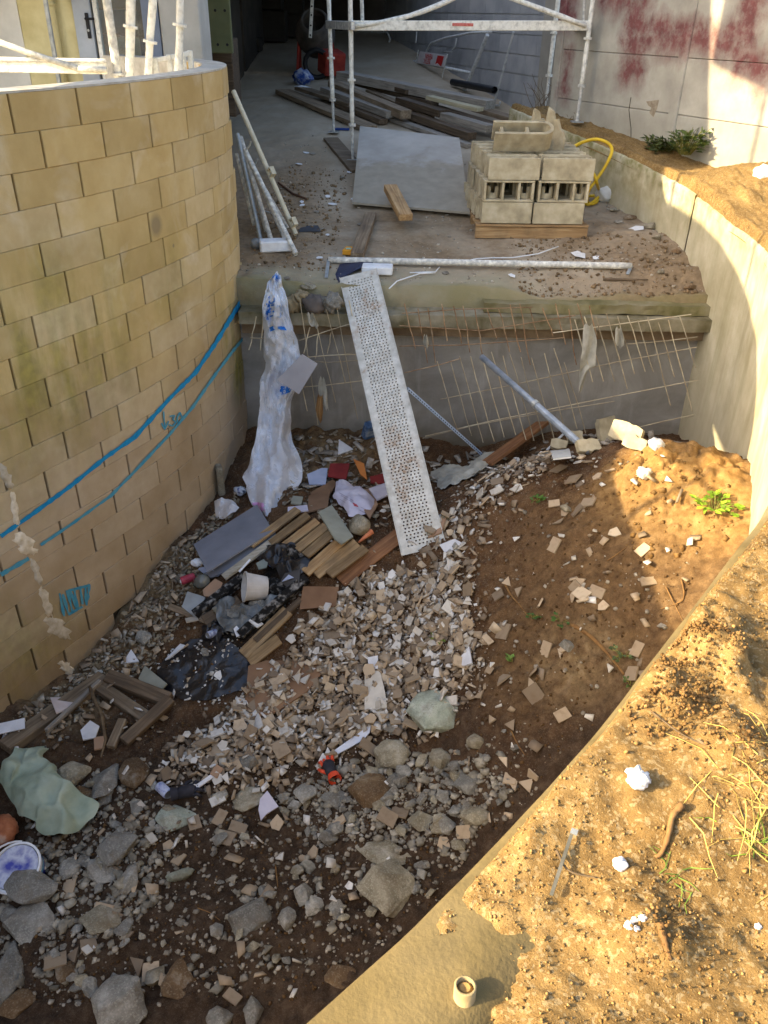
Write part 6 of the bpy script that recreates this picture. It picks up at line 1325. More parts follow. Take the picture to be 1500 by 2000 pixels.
for k, (x, y, sx, sy, sz, rz, tl, lab) in enumerate(((1183, 846, .22, .045, .24, .5, .45, 'largest beige broken block slab leaning at the end wall'), (1222, 850, .26, .045, .15, -.75, .5, 'long beige block half on the right of the broken blocks'), (1238, 866, .17, .04, .10, -.75, .4, 'lower beige block flake on the right of the broken blocks'), (1122, 852, .15, .05, .12, .3, .7, 'beige block piece behind the steel prop'), (1090, 866, .15, .05, .10, -.3, .9, 'beige block piece left of the steel prop'), (1146, 872, .18, .05, .11, .2, .9, 'beige block piece low beside the steel prop'))):
    p = GP(x, y + 14, .03); rr = random.Random(900 + k); mb = MB(); R2 = Matrix.Rotation(rz, 3, 'Z') @ Matrix.Rotation(-tl, 3, 'X'); Mx = Mt(p + Vector((0, 0, sz * .32)), R2 @ Matrix.Rotation(math.radians(90), 3, 'X'))
    n_ = 14; poly = []
    for i in range(n_):                                  # a rectangle with two broken, jagged sides
        a_ = 2 * math.pi * i / n_; cx, cy = math.cos(a_), math.sin(a_); q_ = min(sx / 2 / max(abs(cx), 1e-3), sz / 2 / max(abs(cy), 1e-3)); q_ *= rr.uniform(.78, 1.08) if cx > -.3 else 1; poly.append((cx * q_, cy * q_))
    mb.prism(poly, sy, Mx); mb.box(Mx @ Vector((-sx * .15, 0, -.06)), (.03, sz * .7, .09), Mx.to_3x3()); tag(mb.build('broken_block', M_hb), lab, 'broken block', 'broken blocks by the end wall')
crumple(GP(1280, 876, .03), .055, .045, .04, M_whitec, 'white_bundle', 'small white bundle in the corner of the pit below the mesh', 'bundle', 41, .5)
slab([(1075, 880), (1112, 877), (1116, 892), (1080, 896)], simple('ribbed_white_tile', [S(176, 176, 172), S(200, 200, 196)], 30, var=0), 'tile', 'upturned white ribbed tile at the foot of the steel prop', 'tile', .05)
sheet([(840, 930), (880, 915), (925, 918), (955, 885), (975, 890), (940, 925), (900, 945), (860, 960)], M_rag, 'plastic_film', 'grey plastic film spread right of the deck near the brown plank', 'film', .06, .05, 15)
mb = MB(); p = GP(722, 856, .09); mb.box(p, (.13, .09, .2), Matrix.Rotation(.5, 3, 'Z') @ Matrix.Rotation(.4, 3, 'X'), 0, .02); bp = mb.build('blue_sack', simple('blue_printed_sack', [S(40, 66, 104), S(70, 96, 130), S(160, 168, 178)], 16, .6, var=0)); tag(bp, 'blue printed sack behind the deck below the end wall', 'sack')

# broken beams at the left
for (x0, y0, x1, y1, wd, th, m_, lab, l0, l1) in ((207, 1336, 14, 1474, .12, .07, M_wood_old, 'long grey weathered beam by the block wall foot', .06, .06), (200, 1350, 95, 1445, .03, .03, M_wood_grey, 'thin pale splinter beside the long weathered beam', .10, .08), (214, 1338, 332, 1380, .10, .06, M_wood_dk, 'upper of two dark beams crossing towards the tile heap', .08, .06), (198, 1357, 292, 1416, .09, .05, M_wood_old, 'lower of two dark beams crossing towards the tile heap', .08, .05), (336, 1380, 245, 1462, .08, .05, M_wood_dk, 'dark brown batten along the left edge of the tile heap', .07, .06), (243, 1418, 219, 1470, .06, .04, M_wood_old, 'short batten standing between the dark beams', .06, .05), (330, 1190, 415, 1222, .05, .02, M_wood_old, 'thin lath by the charred beam', .03, .03)):
    gbar(x0, y0, x1, y1, wd, th, m_, 'beam', lab, 'beam', l0, l1, 'broken beams at the left of the pit')
mb = MB(); mb.tube([GP(180, 1362, .10), GP(192, 1400, .16), GP(206, 1430, .17), GP(212, 1470, .12), GP(205, 1510, .15)], [.012, .014, .011, .009, .006], 6); tag(mb.build('dead_branch', M_twig, smooth=True), 'dead crooked branch standing among the broken beams', 'branch')
e = empty('window_frame_piece', GP(25, 1440), 'white hollow plastic frame fragment at the left edge of the photo', 'frame fragment'); p = GP(24, 1440, .06); R_ = Matrix.Rotation(.35, 3, 'Z') @ Matrix.Rotation(.25, 3, 'X'); mb = MB()
for c, s_ in (((0, 0, .05), (.2, .08, .008)), ((0, 0, -.05), (.2, .08, .008)), ((0, .04, 0), (.2, .006, .1)), ((-.02, 0, 0), (.008, .08, .1)), ((.06, 0, 0), (.008, .08, .1))): mb.box(p + R_ @ Vector(c), s_, R_)
mb.build('profile', M_whitec, e)
# paint tub with blue label, rusty tin
p = GP(50, 1700, -.07); ax = Vector((-.05, -.30, .95)); e, R_ = tub(p, ax, .12, .135, .2, M_white, 'paint_tub', 'white paint tub with violet blue bands among the stones at the left', 'tub')
mb = MB(); mb.lathe([(.1245, .05), (.134, .12)], Mt(p, R_), 28); mb.build('label_band', simple('violet_blue', [S(38, 40, 120), S(56, 62, 150)], 12, .4, var=0), e); mb = MB(); mb.lathe([(.1345, .125), (.137, .145)], Mt(p, R_), 28); mb.build('label_band', simple('sky_blue', [S(96, 160, 206), S(130, 186, 220)], 12, .4, var=0), e)
mb = MB(); mb.lathe([(0, .195), (.09, .196), (.126, .194)], Mt(p, R_), 28); mb.build('lid', simple('lid_violet_white', [S(58, 60, 150), S(196, 200, 214), S(70, 76, 160)], 9, .4, var=0), e)
mb = MB(); mb.tube([p + R_ @ Vector(((.148 * math.cos(a)), (.148 * math.sin(a)), .19 + .06 * math.sin((a - 1.8) * 1.0))) for a in np.linspace(1.8, 4.9, 14)], .006, 6); mb.build('handle', M_whitec, e)
crumple(GP(8, 1640, .09), .10, .09, .09, simple('rusty_tin', [S(110, 58, 34), S(150, 96, 66), S(176, 160, 146)], 9), 'rusty_tin', 'rusty stained tin above the paint tub at the left edge of the photo', 'tin', 44, .3)
# gloves: palm, fingers and a cuff
M_glo = simple('glove_orange', [S(196, 62, 36), S(216, 82, 50)], 20, .6, var=0, bs=.3); M_glb = simple('glove_dark', [S(34, 34, 40), S(54, 54, 62)], 24, .85, var=0, bs=.4)
def glove(px, py, rot, label, flat_m, finger_m):
    p = GP(px, py, .02); N = normal(HP, p.x, p.y, .12); R_ = N.to_track_quat('Z', 'Y').to_matrix() @ Matrix.Rotation(rot, 3, 'Z'); e = empty('work_glove', p, label, 'glove')
    def Q(x, y, z): return p + R_ @ Vector((x, y, z))
    mb = MB(); mb.tube([Q(-.06, 0, .015), Q(-.02, .002, .022), Q(.03, 0, .02), Q(.05, 0, .015)], [.034, .04, .042, .03], 10); mb.build('palm', flat_m, e, smooth=True)
    for k, (y, L, bz) in enumerate(((-.033, .05, .02), (-.011, .065, .03), (.011, .06, .015), (.032, .045, .03))): mb = MB(); mb.tube([Q(.035, y, .018), Q(.035 + L * .5, y * 1.25, .018 + bz), Q(.035 + L, y * 1.5, .012)], [.012, .0115, .009], 8); mb.build('finger', finger_m, e, smooth=True)
    mb = MB(); mb.tube([Q(-.02, .03, .02), Q(.0, .055, .03), Q(.03, .07, .02)], [.014, .0125, .009], 8); mb.build('thumb', finger_m, e, smooth=True)
    mb = MB(); mb.tube([Q(-.10, 0, .02), Q(-.055, 0, .02)], [.044, .036], 12, False); mb.build('cuff', finger_m if flat_m is M_glb and rot > 1 else flat_m, e, smooth=True)
glove(646, 1508, 3.0, 'orange and black work glove on the rubble below the white metal sheet', M_glb, M_glo); glove(368, 1553, .4, 'dark work glove with a red finger at the lower edge of the tile heap', M_glb, M_glb)
gbar(418, 1528, 432, 1510, .06, .015, M_tan, 'tile_strip', 'long tan tile strip by the dark glove', 'tile strip', .06, .06); gbar(385, 1548, 436, 1512, .03, .014, M_whitec, 'trim_strip', 'white trim strip slanting above the dark glove', 'strip', .05, .05)
crumple(GP(352, 1715, .03), .075, .028, .03, M_stP, 'cloth_roll', 'pale spindle shaped cloth roll on the dark soil at the lower left', 'cloth roll', 52, .3, rot=.35)
crumple(GP(148, 1142 + 150, .02), .02, .02, .02, M_whitec, 'foam_crumb', 'white crumb at the foot of the mortar run on the block wall', 'crumb', 53)
# film and litter along the block wall foot
sheet([(422, 990), (455, 985), (470, 1000), (445, 1020), (425, 1015)], M_plastic, 'clear_film', 'clear crumpled film between block wall and plasterboard', 'film', .08, .06, 22)
crumple(GP(470, 968, .05), .05, .04, .035, simple('blue_white_wrapper', [S(30, 60, 130), S(200, 204, 210), S(60, 70, 90)], 18, .5, var=0), 'wrapper', 'blue and white wrapper at the foot of the block wall left of the bag', 'wrapper', 55, .6)
crumple(GP(388, 1108, .05), .05, .04, .03, M_white, 'foam_cup', 'crushed white cup under the plasterboard corner', 'cup', 56, .4); sheet([(385, 1120), (412, 1112), (430, 1128), (408, 1136)], M_bluep, 'blue_cloth', 'pale blue cloth scrap under the plasterboard corner', 'cloth', .06, .04, 24)
mb = MB(); mb.box(GP(432, 960, .12), (.06, .12, .28), Matrix.Rotation(.35, 3, 'Z'), 0, .012); tag(mb.build('concrete_stub', M_stY), 'upright pale concrete stub against the foot of the block wall', 'stub')
crumple(GP(545, 1152, .03), .09, .07, .05, M_char, 'charred_heap', 'charred heap right of the white tub', 'charred heap', 57, .8, 16); crumple(GP(470, 1205, .03), .11, .07, .045, M_stG, 'ash_lump', 'ash grey lump below the white tub', 'lump', 58, .8, 16); crumple(GP(505, 1190, .04), .07, .05, .04, M_stG, 'ash_lump', 'ash grey lump directly under the white tub', 'lump', 59, .5, 14); crumple(GP(430, 1195, .02), .06, .05, .03, M_stY, 'ash_lump', 'buff ash lump by the charred beam', 'lump', 60, .7, 12)
slab([(556, 1120), (586, 1112), (584, 1146), (566, 1152), (548, 1135)], simple('sooty_glass', [S(50, 48, 48), S(76, 74, 74)], 8, .4, var=0), 'sooty_tile', 'sooty dark tile in the burnt hollow of the pallet', 'tile', .09)
slab([(550, 1136), (564, 1122), (574, 1128)], M_bluep, 'tile_shard', 'pale shard on the sooty tile in the pallet', 'shard', .12); slab([(456, 1228), (462, 1222), (476, 1238), (462, 1244)], M_whitec, 'tile_shard', 'white shard among the ash lumps', 'shard', .07)
M_blackf = simple('black_film', [S(16, 16, 18), S(34, 34, 38)], 9, .28, bscale=20, bs=.5, bd=.02, var=0, spec=.6); M_greyf = simple('sooty_grey_film', [S(62, 64, 64), S(104, 106, 104), S(140, 142, 140)], 10, .4, bscale=24, bs=.5, bd=.02, var=0, spec=.5)
sheet([(492, 1098), (520, 1080), (560, 1072), (582, 1080), (604, 1102), (598, 1128), (580, 1150), (560, 1158), (540, 1130), (505, 1112)], M_blackf, 'black_film', 'glossy black crumpled film in the burnt hollow of the pallet', 'film', .09, .09, 31, f=9)
sheet([(418, 1180), (455, 1176), (480, 1190), (520, 1182), (540, 1170), (556, 1180), (520, 1212), (470, 1248), (440, 1246), (425, 1215)], M_greyf, 'grey_film', 'sooty grey crumpled film below the white tub', 'film', .06, .08, 33, f=10)
sheet([(306, 1310), (345, 1262), (400, 1246), (445, 1250), (492, 1290), (505, 1315), (480, 1345), (440, 1360), (400, 1372), (350, 1368), (318, 1345)], M_blackf, 'black_film', 'flat black tarry film covering the burnt patch', 'film', .012, .028, 36, f=8)
sheet([(392, 1225), (430, 1215), (440, 1240), (425, 1262), (395, 1250)], M_blackf, 'black_film', 'black film scrap at the end of the charred beam', 'film', .04, .05, 34, f=9)
slab([(500, 1100), (528, 1085), (520, 1108), (505, 1112)], simple('dusty_glass', [S(90, 100, 96), S(124, 132, 126)], 8, .25, var=0), 'glass_sheet', 'dusty glass piece in the burnt hollow of the pallet', 'glass', .1)
crumple(GP(575, 1090, .05), .07, .06, .04, M_char, 'charred_sack', 'black charred sack at the burnt ends of the slats', 'sack', 61, .9, 16)

# plants, roots on the mound
weed(GP(1395, 1000, .02), .13, 26, 'bright green weed on the sunlit mound by the cast wall', [S(92, 128, 24), S(140, 166, 46)], 31, .05, .035, .5)
weed(GP(1052, 980, .01), .05, 8, 'small weed by two tan tiles on the upper mound', [S(54, 86, 24), S(80, 110, 40)], 32, .035, .025, .4); weed(GP(1042, 1207, .01), .06, 10, 'small weed left of the buried root', [S(50, 80, 34), S(76, 104, 50)], 33, .03, .022, .4); weed(GP(1095, 1215, .01), .06, 9, 'low weed above the buried root', [S(50, 80, 34), S(76, 104, 50)], 34, .03, .022, .3)
weed(GP(855, 1250, .01), .05, 8, 'lone green weed among the tile fragments', [S(92, 112, 40), S(120, 136, 60)], 35, .035, .025, .5); weed(GP(1002, 1295, .01), .04, 6, 'single pale leafed sprout on the dark earth', [S(92, 122, 50), S(120, 146, 70)], 36, .035, .025, .3); weed(GP(1215, 1285, .01), .07, 14, 'grey green weed by the lower end of the root', [S(66, 84, 50), S(90, 104, 66)], 37, .03, .02, .5); weed(GP(1232, 1340, .01), .05, 9, 'weed at the wall edge below the tan tile', [S(50, 70, 34), S(80, 98, 48)], 38, .03, .02, .5)
M_root = simple('root_bark', [S(104, 74, 42), S(140, 106, 64)], 22, .9, var=.1)
def root(pix, r, label, g=GP, m_=M_root, lift=.012, name='root'):
    P = smooth_path([g(x, y, lift) for x, y in pix], 6); mb = MB(); n = len(P); mb.tube(P, [r * (1 - .6 * i / n) * random.uniform(.85, 1.15) for i in range(n)], 7); o = mb.build(name, m_, smooth=True); tag(o, label, 'root'); return o
root([(1115, 1222), (1145, 1240), (1170, 1262), (1195, 1290), (1218, 1320)], .016, 'thick root lying down the dark mound'); root([(985, 1142), (998, 1165), (1015, 1185), (1030, 1205)], .008, 'thin curved root on the dark mound'); root([(1330, 1135), (1335, 1165), (1325, 1180), (1290, 1192)], .005, 'forked thin root near the bank edge'); root([(1300, 1150), (1315, 1180), (1338, 1225)], .004, 'fine root running to the bank edge'); root([(1185, 1098), (1205, 1085), (1222, 1072)], .005, 'short fine root on the upper mound')
root([(998, 1430), (1010, 1455), (1025, 1478)], .006, 'thin root above the bank wall corner'); root([(386, 1776), (410, 1785), (430, 1800)], .003, 'dry stalk on the dark soil near the wide grey lump'); root([(538, 1690), (543, 1735)], .005, 'dry stick standing above the wide grey lump')
# ================================================================== loose pieces: tile fragments, gravel, crumbs
from math import pi
def inpoly(x, y, P):
    P = np.array(P, float); r = np.zeros(len(x), bool); j = len(P) - 1
    for i in range(len(P)):
        xi, yi = P[i]; xj, yj = P[j]; c = ((yi > y) != (yj > y)) & (x < (xj - xi) * (y - yi) / (yj - yi + 1e-12) + xi); r ^= c; j = i
    return r
def ground_poly(pix, g=GP): return [tuple(g(x, y)[:2]) for x, y in pix]
def scatter_in(poly, n, rng):
    P = np.array(poly); o = np.zeros((0, 2))
    while len(o) < n:
        q = rng.uniform(P.min(0), P.max(0), (n * 2, 2)); o = np.vstack([o, q[inpoly(q[:, 0], q[:, 1], poly)]])
    return o[:n]
def inside_pit(q):
    """keep clear of both walls"""
    d = np.array([((_wx - x) ** 2 + (_wy - y) ** 2).min() for x, y in q]) ** .5; k = np.array([np.argmin((_rc[:, 0] - x) ** 2 + (_rc[:, 1] - y) ** 2) for x, y in q])
    rx, ry, a, b = RW(_rl[k]); s = (q[:, 0] - rx) * a + (q[:, 1] - ry) * b
    kw = np.array([np.argmin((_wx - x) ** 2 + (_wy - y) ** 2) for x, y in q]); sw = (q[:, 0] - _wx[kw]) * np.sin(_hd[kw]) - (q[:, 1] - _wy[kw]) * np.cos(_hd[kw])
    return (s < -.05) & (sw > .05) & (q[:, 1] < 7.22)
def rots(n, N, tilt, rng):
    """rotation matrices: z along tilted normals, random spin"""
    N = N + rng.normal(0, tilt, (n, 3)); N /= np.linalg.norm(N, axis=1)[:, None]
    a = rng.normal(0, 1, (n, 3)); x = np.cross(a, N); x /= np.linalg.norm(x, axis=1)[:, None]; y = np.cross(N, x)
    return np.stack([x, y, N], -1)
def nrm(fz, q, e=.06):
    n = np.stack([fz(q[:, 0] - e, q[:, 1]) - fz(q[:, 0] + e, q[:, 1]), fz(q[:, 0], q[:, 1] - e) - fz(q[:, 0], q[:, 1] + e), np.full(len(q), 2 * e)], -1); return n / np.linalg.norm(n, axis=1)[:, None]
_chipF = np.array([(0, 1, 2, 3), (7, 6, 5, 4), (0, 4, 5, 1), (1, 5, 6, 2), (2, 6, 7, 3), (3, 7, 4, 0)])[:, ::-1]
def chips_np(name, q, z, sx, sy, th, R, m_, rng, irr=.3):
    n = len(q); c = np.array([(-1, -1), (1, -1), (1, 1), (-1, 1)]) * .5
    C = c[None] * np.stack([sx, sy], -1)[:, None] * (1 + rng.uniform(-irr, irr, (n, 4, 2)))
    V = np.zeros((n, 8, 3)); V[:, :4, :2] = C; V[:, 4:, :2] = C; V[:, 4:, 2] = th[:, None]
    V = np.einsum('nij,nkj->nki', R, V) + np.concatenate([q, z[:, None]], 1)[:, None]
    F = (_chipF[None] + (np.arange(n) * 8)[:, None, None]).reshape(-1, 4); return np_mesh(name, V.reshape(-1, 3), F, m_, smooth=False, kind='stuff')
# 26-vertex pebble
_pv = np.array([(x, y, z) for x in (-1, 0, 1) for y in (-1, 0, 1) for z in (-1, 0, 1) if (x, y, z) != (0, 0, 0)], float); _pi = {tuple(v): i for i, v in enumerate(_pv.astype(int).tolist() and [tuple(int(c) for c in v) for v in _pv])}
_pf = []
for ax in range(3):
    for s in (-1, 1):
        for a in (-1, 0):
            for b in (-1, 0):
                f = []
                for da, db in ((0, 0), (1, 0), (1, 1), (0, 1)):
                    v = [0, 0, 0]; v[ax] = s; v[(ax + 1) % 3] = a + da; v[(ax + 2) % 3] = b + db; f.append(_pi[tuple(v)])
                _pf.append(f if s > 0 else f[::-1])
_pf = np.array(_pf); _pn = _pv / np.linalg.norm(_pv, axis=1)[:, None] * .6 + _pv * .25
def pebbles_np(name, q, z, r, m_, rng, flat=.7, irr=.28, smooth=False):
    n = len(q); V = _pn[None] * (1 + rng.uniform(-irr, irr, (n, 26, 1))) * (r[:, None, None] * np.stack([rng.uniform(.8, 1.3, n), rng.uniform(.7, 1.1, n), rng.uniform(flat * .7, flat * 1.2, n)], -1)[:, None])
    a = rng.uniform(0, 6.283, n); ca, sa = np.cos(a), np.sin(a); X = V[..., 0] * ca[:, None] - V[..., 1] * sa[:, None]; Y = V[..., 0] * sa[:, None] + V[..., 1] * ca[:, None]
    V = np.stack([X, Y, V[..., 2]], -1) + np.concatenate([q, z[:, None]], 1)[:, None]
    F = (_pf[None] + (np.arange(n) * 26)[:, None, None]).reshape(-1, 4); return np_mesh(name, V.reshape(-1, 3), F, m_, smooth=smooth, kind='stuff')
def crumbs_np(name, q, z, r, m_, rng):
    n = len(q); c = np.array([(-1, -1, -1), (1, -1, -1), (1, 1, -1), (-1, 1, -1), (-1, -1, 1), (1, -1, 1), (1, 1, 1), (-1, 1, 1)], float) * .62
    V = c[None] * (1 + rng.uniform(-.45, .45, (n, 8, 3))) * r[:, None, None]; R = rots(n, rng.normal(0, 1, (n, 3)), .1, rng); V = np.einsum('nij,nkj->nki', R, V) + np.concatenate([q, z[:, None]], 1)[:, None]
    f = np.array([(3, 2, 1, 0), (4, 5, 6, 7), (0, 1, 5, 4), (1, 2, 6, 5), (2, 3, 7, 6), (3, 0, 4, 7)]); return np_mesh(name, V.reshape(-1, 3), (f[None] + (np.arange(n) * 8)[:, None, None]).reshape(-1, 4), m_, smooth=False, kind='stuff')

def tile_mat(name, stops, rough):
    t = NT(name); c = t.ramp(t.rand(True), stops); c = t.mix(t.math('MULTIPLY', t.rng(t.noise(25, 5), .5, .7), .35), c, S(104, 82, 58)); return t.done(c, rough, t.noise(140, 3), .15, .002)
M_tileT = tile_mat('tan_tile', [(.0, S(112, 98, 82)), (.3, S(136, 120, 100)), (.6, S(156, 138, 114)), (.85, S(178, 158, 132)), (1.0, S(192, 176, 152))], .75)
M_tileW = tile_mat('white_tile', [(.0, S(172, 164, 150)), (.5, S(196, 191, 182)), (1.0, S(216, 214, 210))], .55)
M_lit = simple('dusty_side_litter', [S(96, 86, 72), S(140, 128, 108), S(184, 178, 166)], 20, .85, var=.35, isl=True); M_rub2 = simple('buff_gravel', [S(104, 90, 68), S(140, 124, 98), S(164, 150, 126)], 18, .92, var=.3, isl=True); M_rub = simple('broken_concrete', [S(104, 98, 86), S(138, 131, 116), S(168, 160, 144)], 16, .92, bscale=70, bs=.7, bd=.008, var=.3, isl=True, spec=.15); M_tileG = tile_mat('tile_grit', [(.0, S(120, 104, 86)), (.5, S(166, 150, 132)), (1.0, S(206, 200, 192))], .8)
M_gravT = simple('dusty_grit', [S(128, 118, 102), S(158, 148, 132), S(182, 174, 160)], 20, .9, var=.3, isl=True); M_clod = simple('brown_clod', [S(84, 60, 34), S(118, 90, 54), S(144, 114, 74)], 20, .95, var=.3, isl=True, spec=.1); M_grav = simple('grey_gravel', [S(98, 90, 78), S(138, 129, 114), S(168, 160, 146)], 20, .9, var=.35, isl=True); M_crumb = simple('earth_crumbs', [S(74, 54, 34), S(104, 80, 52)], 20, .95, var=.35, isl=True, spec=.1); M_crumbT = simple('dusty_earth_crumbs', [S(96, 78, 56), S(140, 118, 90)], 20, .95, var=.3, isl=True, spec=.1); M_crumbB = simple('yellow_earth_crumbs', [S(98, 76, 44), S(134, 106, 64), S(162, 134, 88)], 20, .95, var=.25, isl=True, spec=.1)
HEAP = ground_poly([(600, 1205), (660, 1135), (800, 1095), (870, 1005), (930, 955), (1000, 905), (1085, 893), (1065, 930), (985, 990), (950, 1050), (925, 1130), (955, 1250), (960, 1330), (890, 1430), (765, 1475), (640, 1505), (500, 1560), (400, 1572), (290, 1530), (330, 1450), (430, 1400), (560, 1265)])
CORE = ground_poly([(640, 1190), (760, 1120), (880, 1110), (920, 1200), (930, 1320), (830, 1400), (660, 1460), (480, 1510), (330, 1500), (400, 1430), (560, 1300)])
WIDE = ground_poly([(480, 1180), (620, 1010), (900, 900), (1300, 900), (1420, 1000), (1280, 1270), (1080, 1500), (880, 1740), (600, 1960), (60, 1960), (20, 1420), (260, 1200)])
LOW = ground_poly([(120, 1600), (500, 1560), (760, 1480), (1000, 1420), (1060, 1480), (900, 1690), (700, 1900), (100, 1980)])
SIDE = ground_poly([(20, 1410), (200, 1250), (330, 1085), (420, 1000), (470, 960), (440, 1060), (370, 1180), (330, 1260), (250, 1340), (120, 1440)])
# template meshes for the individual fragments
def chip_mesh(name, kind, seed, m_):
    rr = random.Random(seed); n = 4 if kind == 'rect' else rr.choice((3, 3, 4, 5))
    if kind == 'rect': a = rr.uniform(.55, 1.0); poly = [(-.5, -.5 * a), (.5, -.5 * a * rr.uniform(.85, 1)), (.5 * rr.uniform(.85, 1), .5 * a), (-.5, .5 * a)]
    else: poly = [(.55 * rr.uniform(.6, 1.1) * math.cos(2 * pi * (k + rr.uniform(-.25, .25)) / n), .5 * rr.uniform(.55, 1.1) * math.sin(2 * pi * (k + rr.uniform(-.2, .2)) / n)) for k in range(n)]
    mb = MB(); mb.prism(poly, .13, Matrix.Identity(4)); me = bpy.data.meshes.new(name); me.from_pydata([tuple(v) for v in mb.v], [], mb.f); me.materials.append(m_); me.update(); return me
TT = [chip_mesh('tile_fragment', 'rect' if k % 2 else 'poly', 300 + k, M_tileT) for k in range(24)]; TW = [chip_mesh('white_fragment', 'poly' if k % 3 else 'rect', 400 + k, M_tileW) for k in range(15)]
rng = np.random.default_rng(5)
def place_chips(q, size, TPL, name, label, group, tilt, lift, cat='tile fragment'):
    z = HP(q[:, 0], q[:, 1]); R = rots(len(q), nrm(HP, q), tilt, rng)
    for i in range(len(q)):
        o = bpy.data.objects.new(name, TPL[i % len(TPL)]); COL.objects.link(o); s = size[i]; M3 = Matrix(R[i].tolist())
        o.matrix_world = Mt((q[i, 0], q[i, 1], z[i] + lift[i] + .05 * s), M3) @ Matrix.Diagonal((s, s, min(s, .085), 1)); tag(o, label, cat, group)
def vis_filter(q): return q[inside_pit(q)]
# tan fragments: 225 in the heap, 75 strewn
qh = vis_filter(np.vstack([scatter_in(CORE, 165, rng), scatter_in(HEAP, 75, rng)])); place_chips(qh, .05 + .075 * rng.random(len(qh)) ** 1.5, TT, 'tile_fragment', 'tan fragment in the big heap of broken tiles', 'tan tile fragments in the heap', .38, rng.uniform(.02, .075, len(qh)))
spots = [(1082, 987), (1103, 1003), (1090, 1022), (1126, 1000), (1082, 1068), (992, 1140), (1012, 1157), (972, 1165), (1122, 1150), (1130, 1142), (1118, 1168), (1135, 1163), (1165, 1160), (1178, 1188), (1055, 1180), (982, 1237), (1065, 1272), (1100, 1270), (1092, 1280), (1243, 1272), (1230, 1320), (1250, 1320), (1037, 1340), (1042, 1360), (1098, 1400), (983, 1328), (935, 1362), (1255, 1078), (1148, 985), (1200, 1045), (1132, 950), (1118, 940), (1090, 920), (1165, 935), (1145, 905), (1265, 1140), (905, 1628), (950, 1600), (1003, 1535), (995, 1525), (1040, 1520), (1030, 1535), (985, 1490), (757, 1600), (660, 1610), (610, 1670), (590, 1680), (445, 1640), (465, 1620), (328, 1655), (265, 1740), (135, 1740), (200, 1785), (230, 1790), (250, 1830), (175, 1850), (110, 1880), (145, 1870), (270, 1890), (295, 1905), (455, 1950), (490, 1647), (540, 1615), (380, 1610), (780, 1590), (865, 1650), (900, 1690), (430, 1600), (350, 1680), (1000, 1420), (960, 1410)]
qs = np.array([tuple(GP(x, y)[:2]) for x, y in spots]); place_chips(qs, rng.uniform(.075, .12, len(qs)), [m for k, m in enumerate(TT) if k % 3], 'tile_fragment', 'tan fragment strewn on bare earth away from the tile heap', 'tan tile fragments strewn on the earth', .22, np.full(len(qs), .012))
qw = vis_filter(np.vstack([scatter_in(CORE, 110, rng), scatter_in(HEAP, 50, rng), scatter_in(WIDE, 30, rng)])); place_chips(qw, rng.uniform(.045, .10, len(qw)), TW, 'white_fragment', 'white tile fragment among the broken tiles', 'white tile fragments', .42, rng.uniform(.015, .075, len(qw)))
# the rest of the heap and all that is finer
q = vis_filter(np.vstack([scatter_in(CORE, 1250, rng), scatter_in(HEAP, 1050, rng), scatter_in(WIDE, 170, rng), scatter_in(SIDE, 160, rng)])); n = len(q); chips_np('tile_rubble', q, HP(q[:, 0], q[:, 1]) + rng.uniform(-.015, .045, n), .018 + .075 * rng.random(n) ** 1.6, .015 + .055 * rng.random(n) ** 1.4, rng.uniform(.007, .012, n), rots(n, nrm(HP, q), .42, rng), M_tileT, rng, .42)
q = vis_filter(np.vstack([scatter_in(CORE, 3200, rng), scatter_in(HEAP, 2200, rng)])); n = len(q); crumbs_np('tile_grit', q, HP(q[:, 0], q[:, 1]) + rng.uniform(0, .02, n), .003 + .009 * rng.random(n) ** 2, M_tileG, rng)
q = vis_filter(np.vstack([scatter_in(CORE, 420, rng), scatter_in(HEAP, 250, rng), scatter_in(WIDE, 120, rng)])); n = len(q); chips_np('white_tile_crumbs', q, HP(q[:, 0], q[:, 1]) + rng.uniform(-.005, .055, n), rng.uniform(.015, .06, n), rng.uniform(.012, .045, n), rng.uniform(.006, .012, n), rots(n, nrm(HP, q), .5, rng), M_tileW, rng, .5)
ASH = ground_poly([(300, 1300), (380, 1245), (440, 1215), (510, 1290), (500, 1340), (440, 1380), (350, 1375), (310, 1340)])
q = scatter_in(ASH, 170, rng); n = len(q); chips_np('ash_flakes', q, HP(q[:, 0], q[:, 1]) + .004, rng.uniform(.006, .028, n), rng.uniform(.005, .02, n), rng.uniform(.003, .008, n), rots(n, nrm(HP, q), .3, rng), M_tileW, rng, .5)
# stones one could pick up, each its own object
TS = []
for k in range(10):
    r2 = np.random.default_rng(500 + k); V, Fs = stone_shape(500 + k, 1.0, r2.uniform(.6, .95), r2.uniform(.45, .8), 0.0, 9, 1, .05); me = bpy.data.meshes.new('small_stone'); me.from_pydata(V.tolist(), [], Fs); me.materials.append((M_stG, M_stY, M_stG)[k % 3]); me.update(); TS.append(me)
MND = ground_poly([(1140, 930), (1300, 880), (1420, 930), (1440, 1040), (1300, 1100), (1180, 1060)]); GRV = ground_poly([(560, 1520), (760, 1470), (960, 1480), (1010, 1540), (900, 1680), (800, 1650), (620, 1640), (540, 1580)])
LEFT = ground_poly([(60, 1560), (280, 1480), (330, 1600), (330, 1720), (240, 1850), (60, 1960), (-40, 1800)])
q = vis_filter(np.vstack([scatter_in(GRV, 95, rng), scatter_in(LEFT, 60, rng), scatter_in(LOW, 95, rng), scatter_in(WIDE, 45, rng)])); q = q[~inpoly(q[:, 0], q[:, 1], MND)]
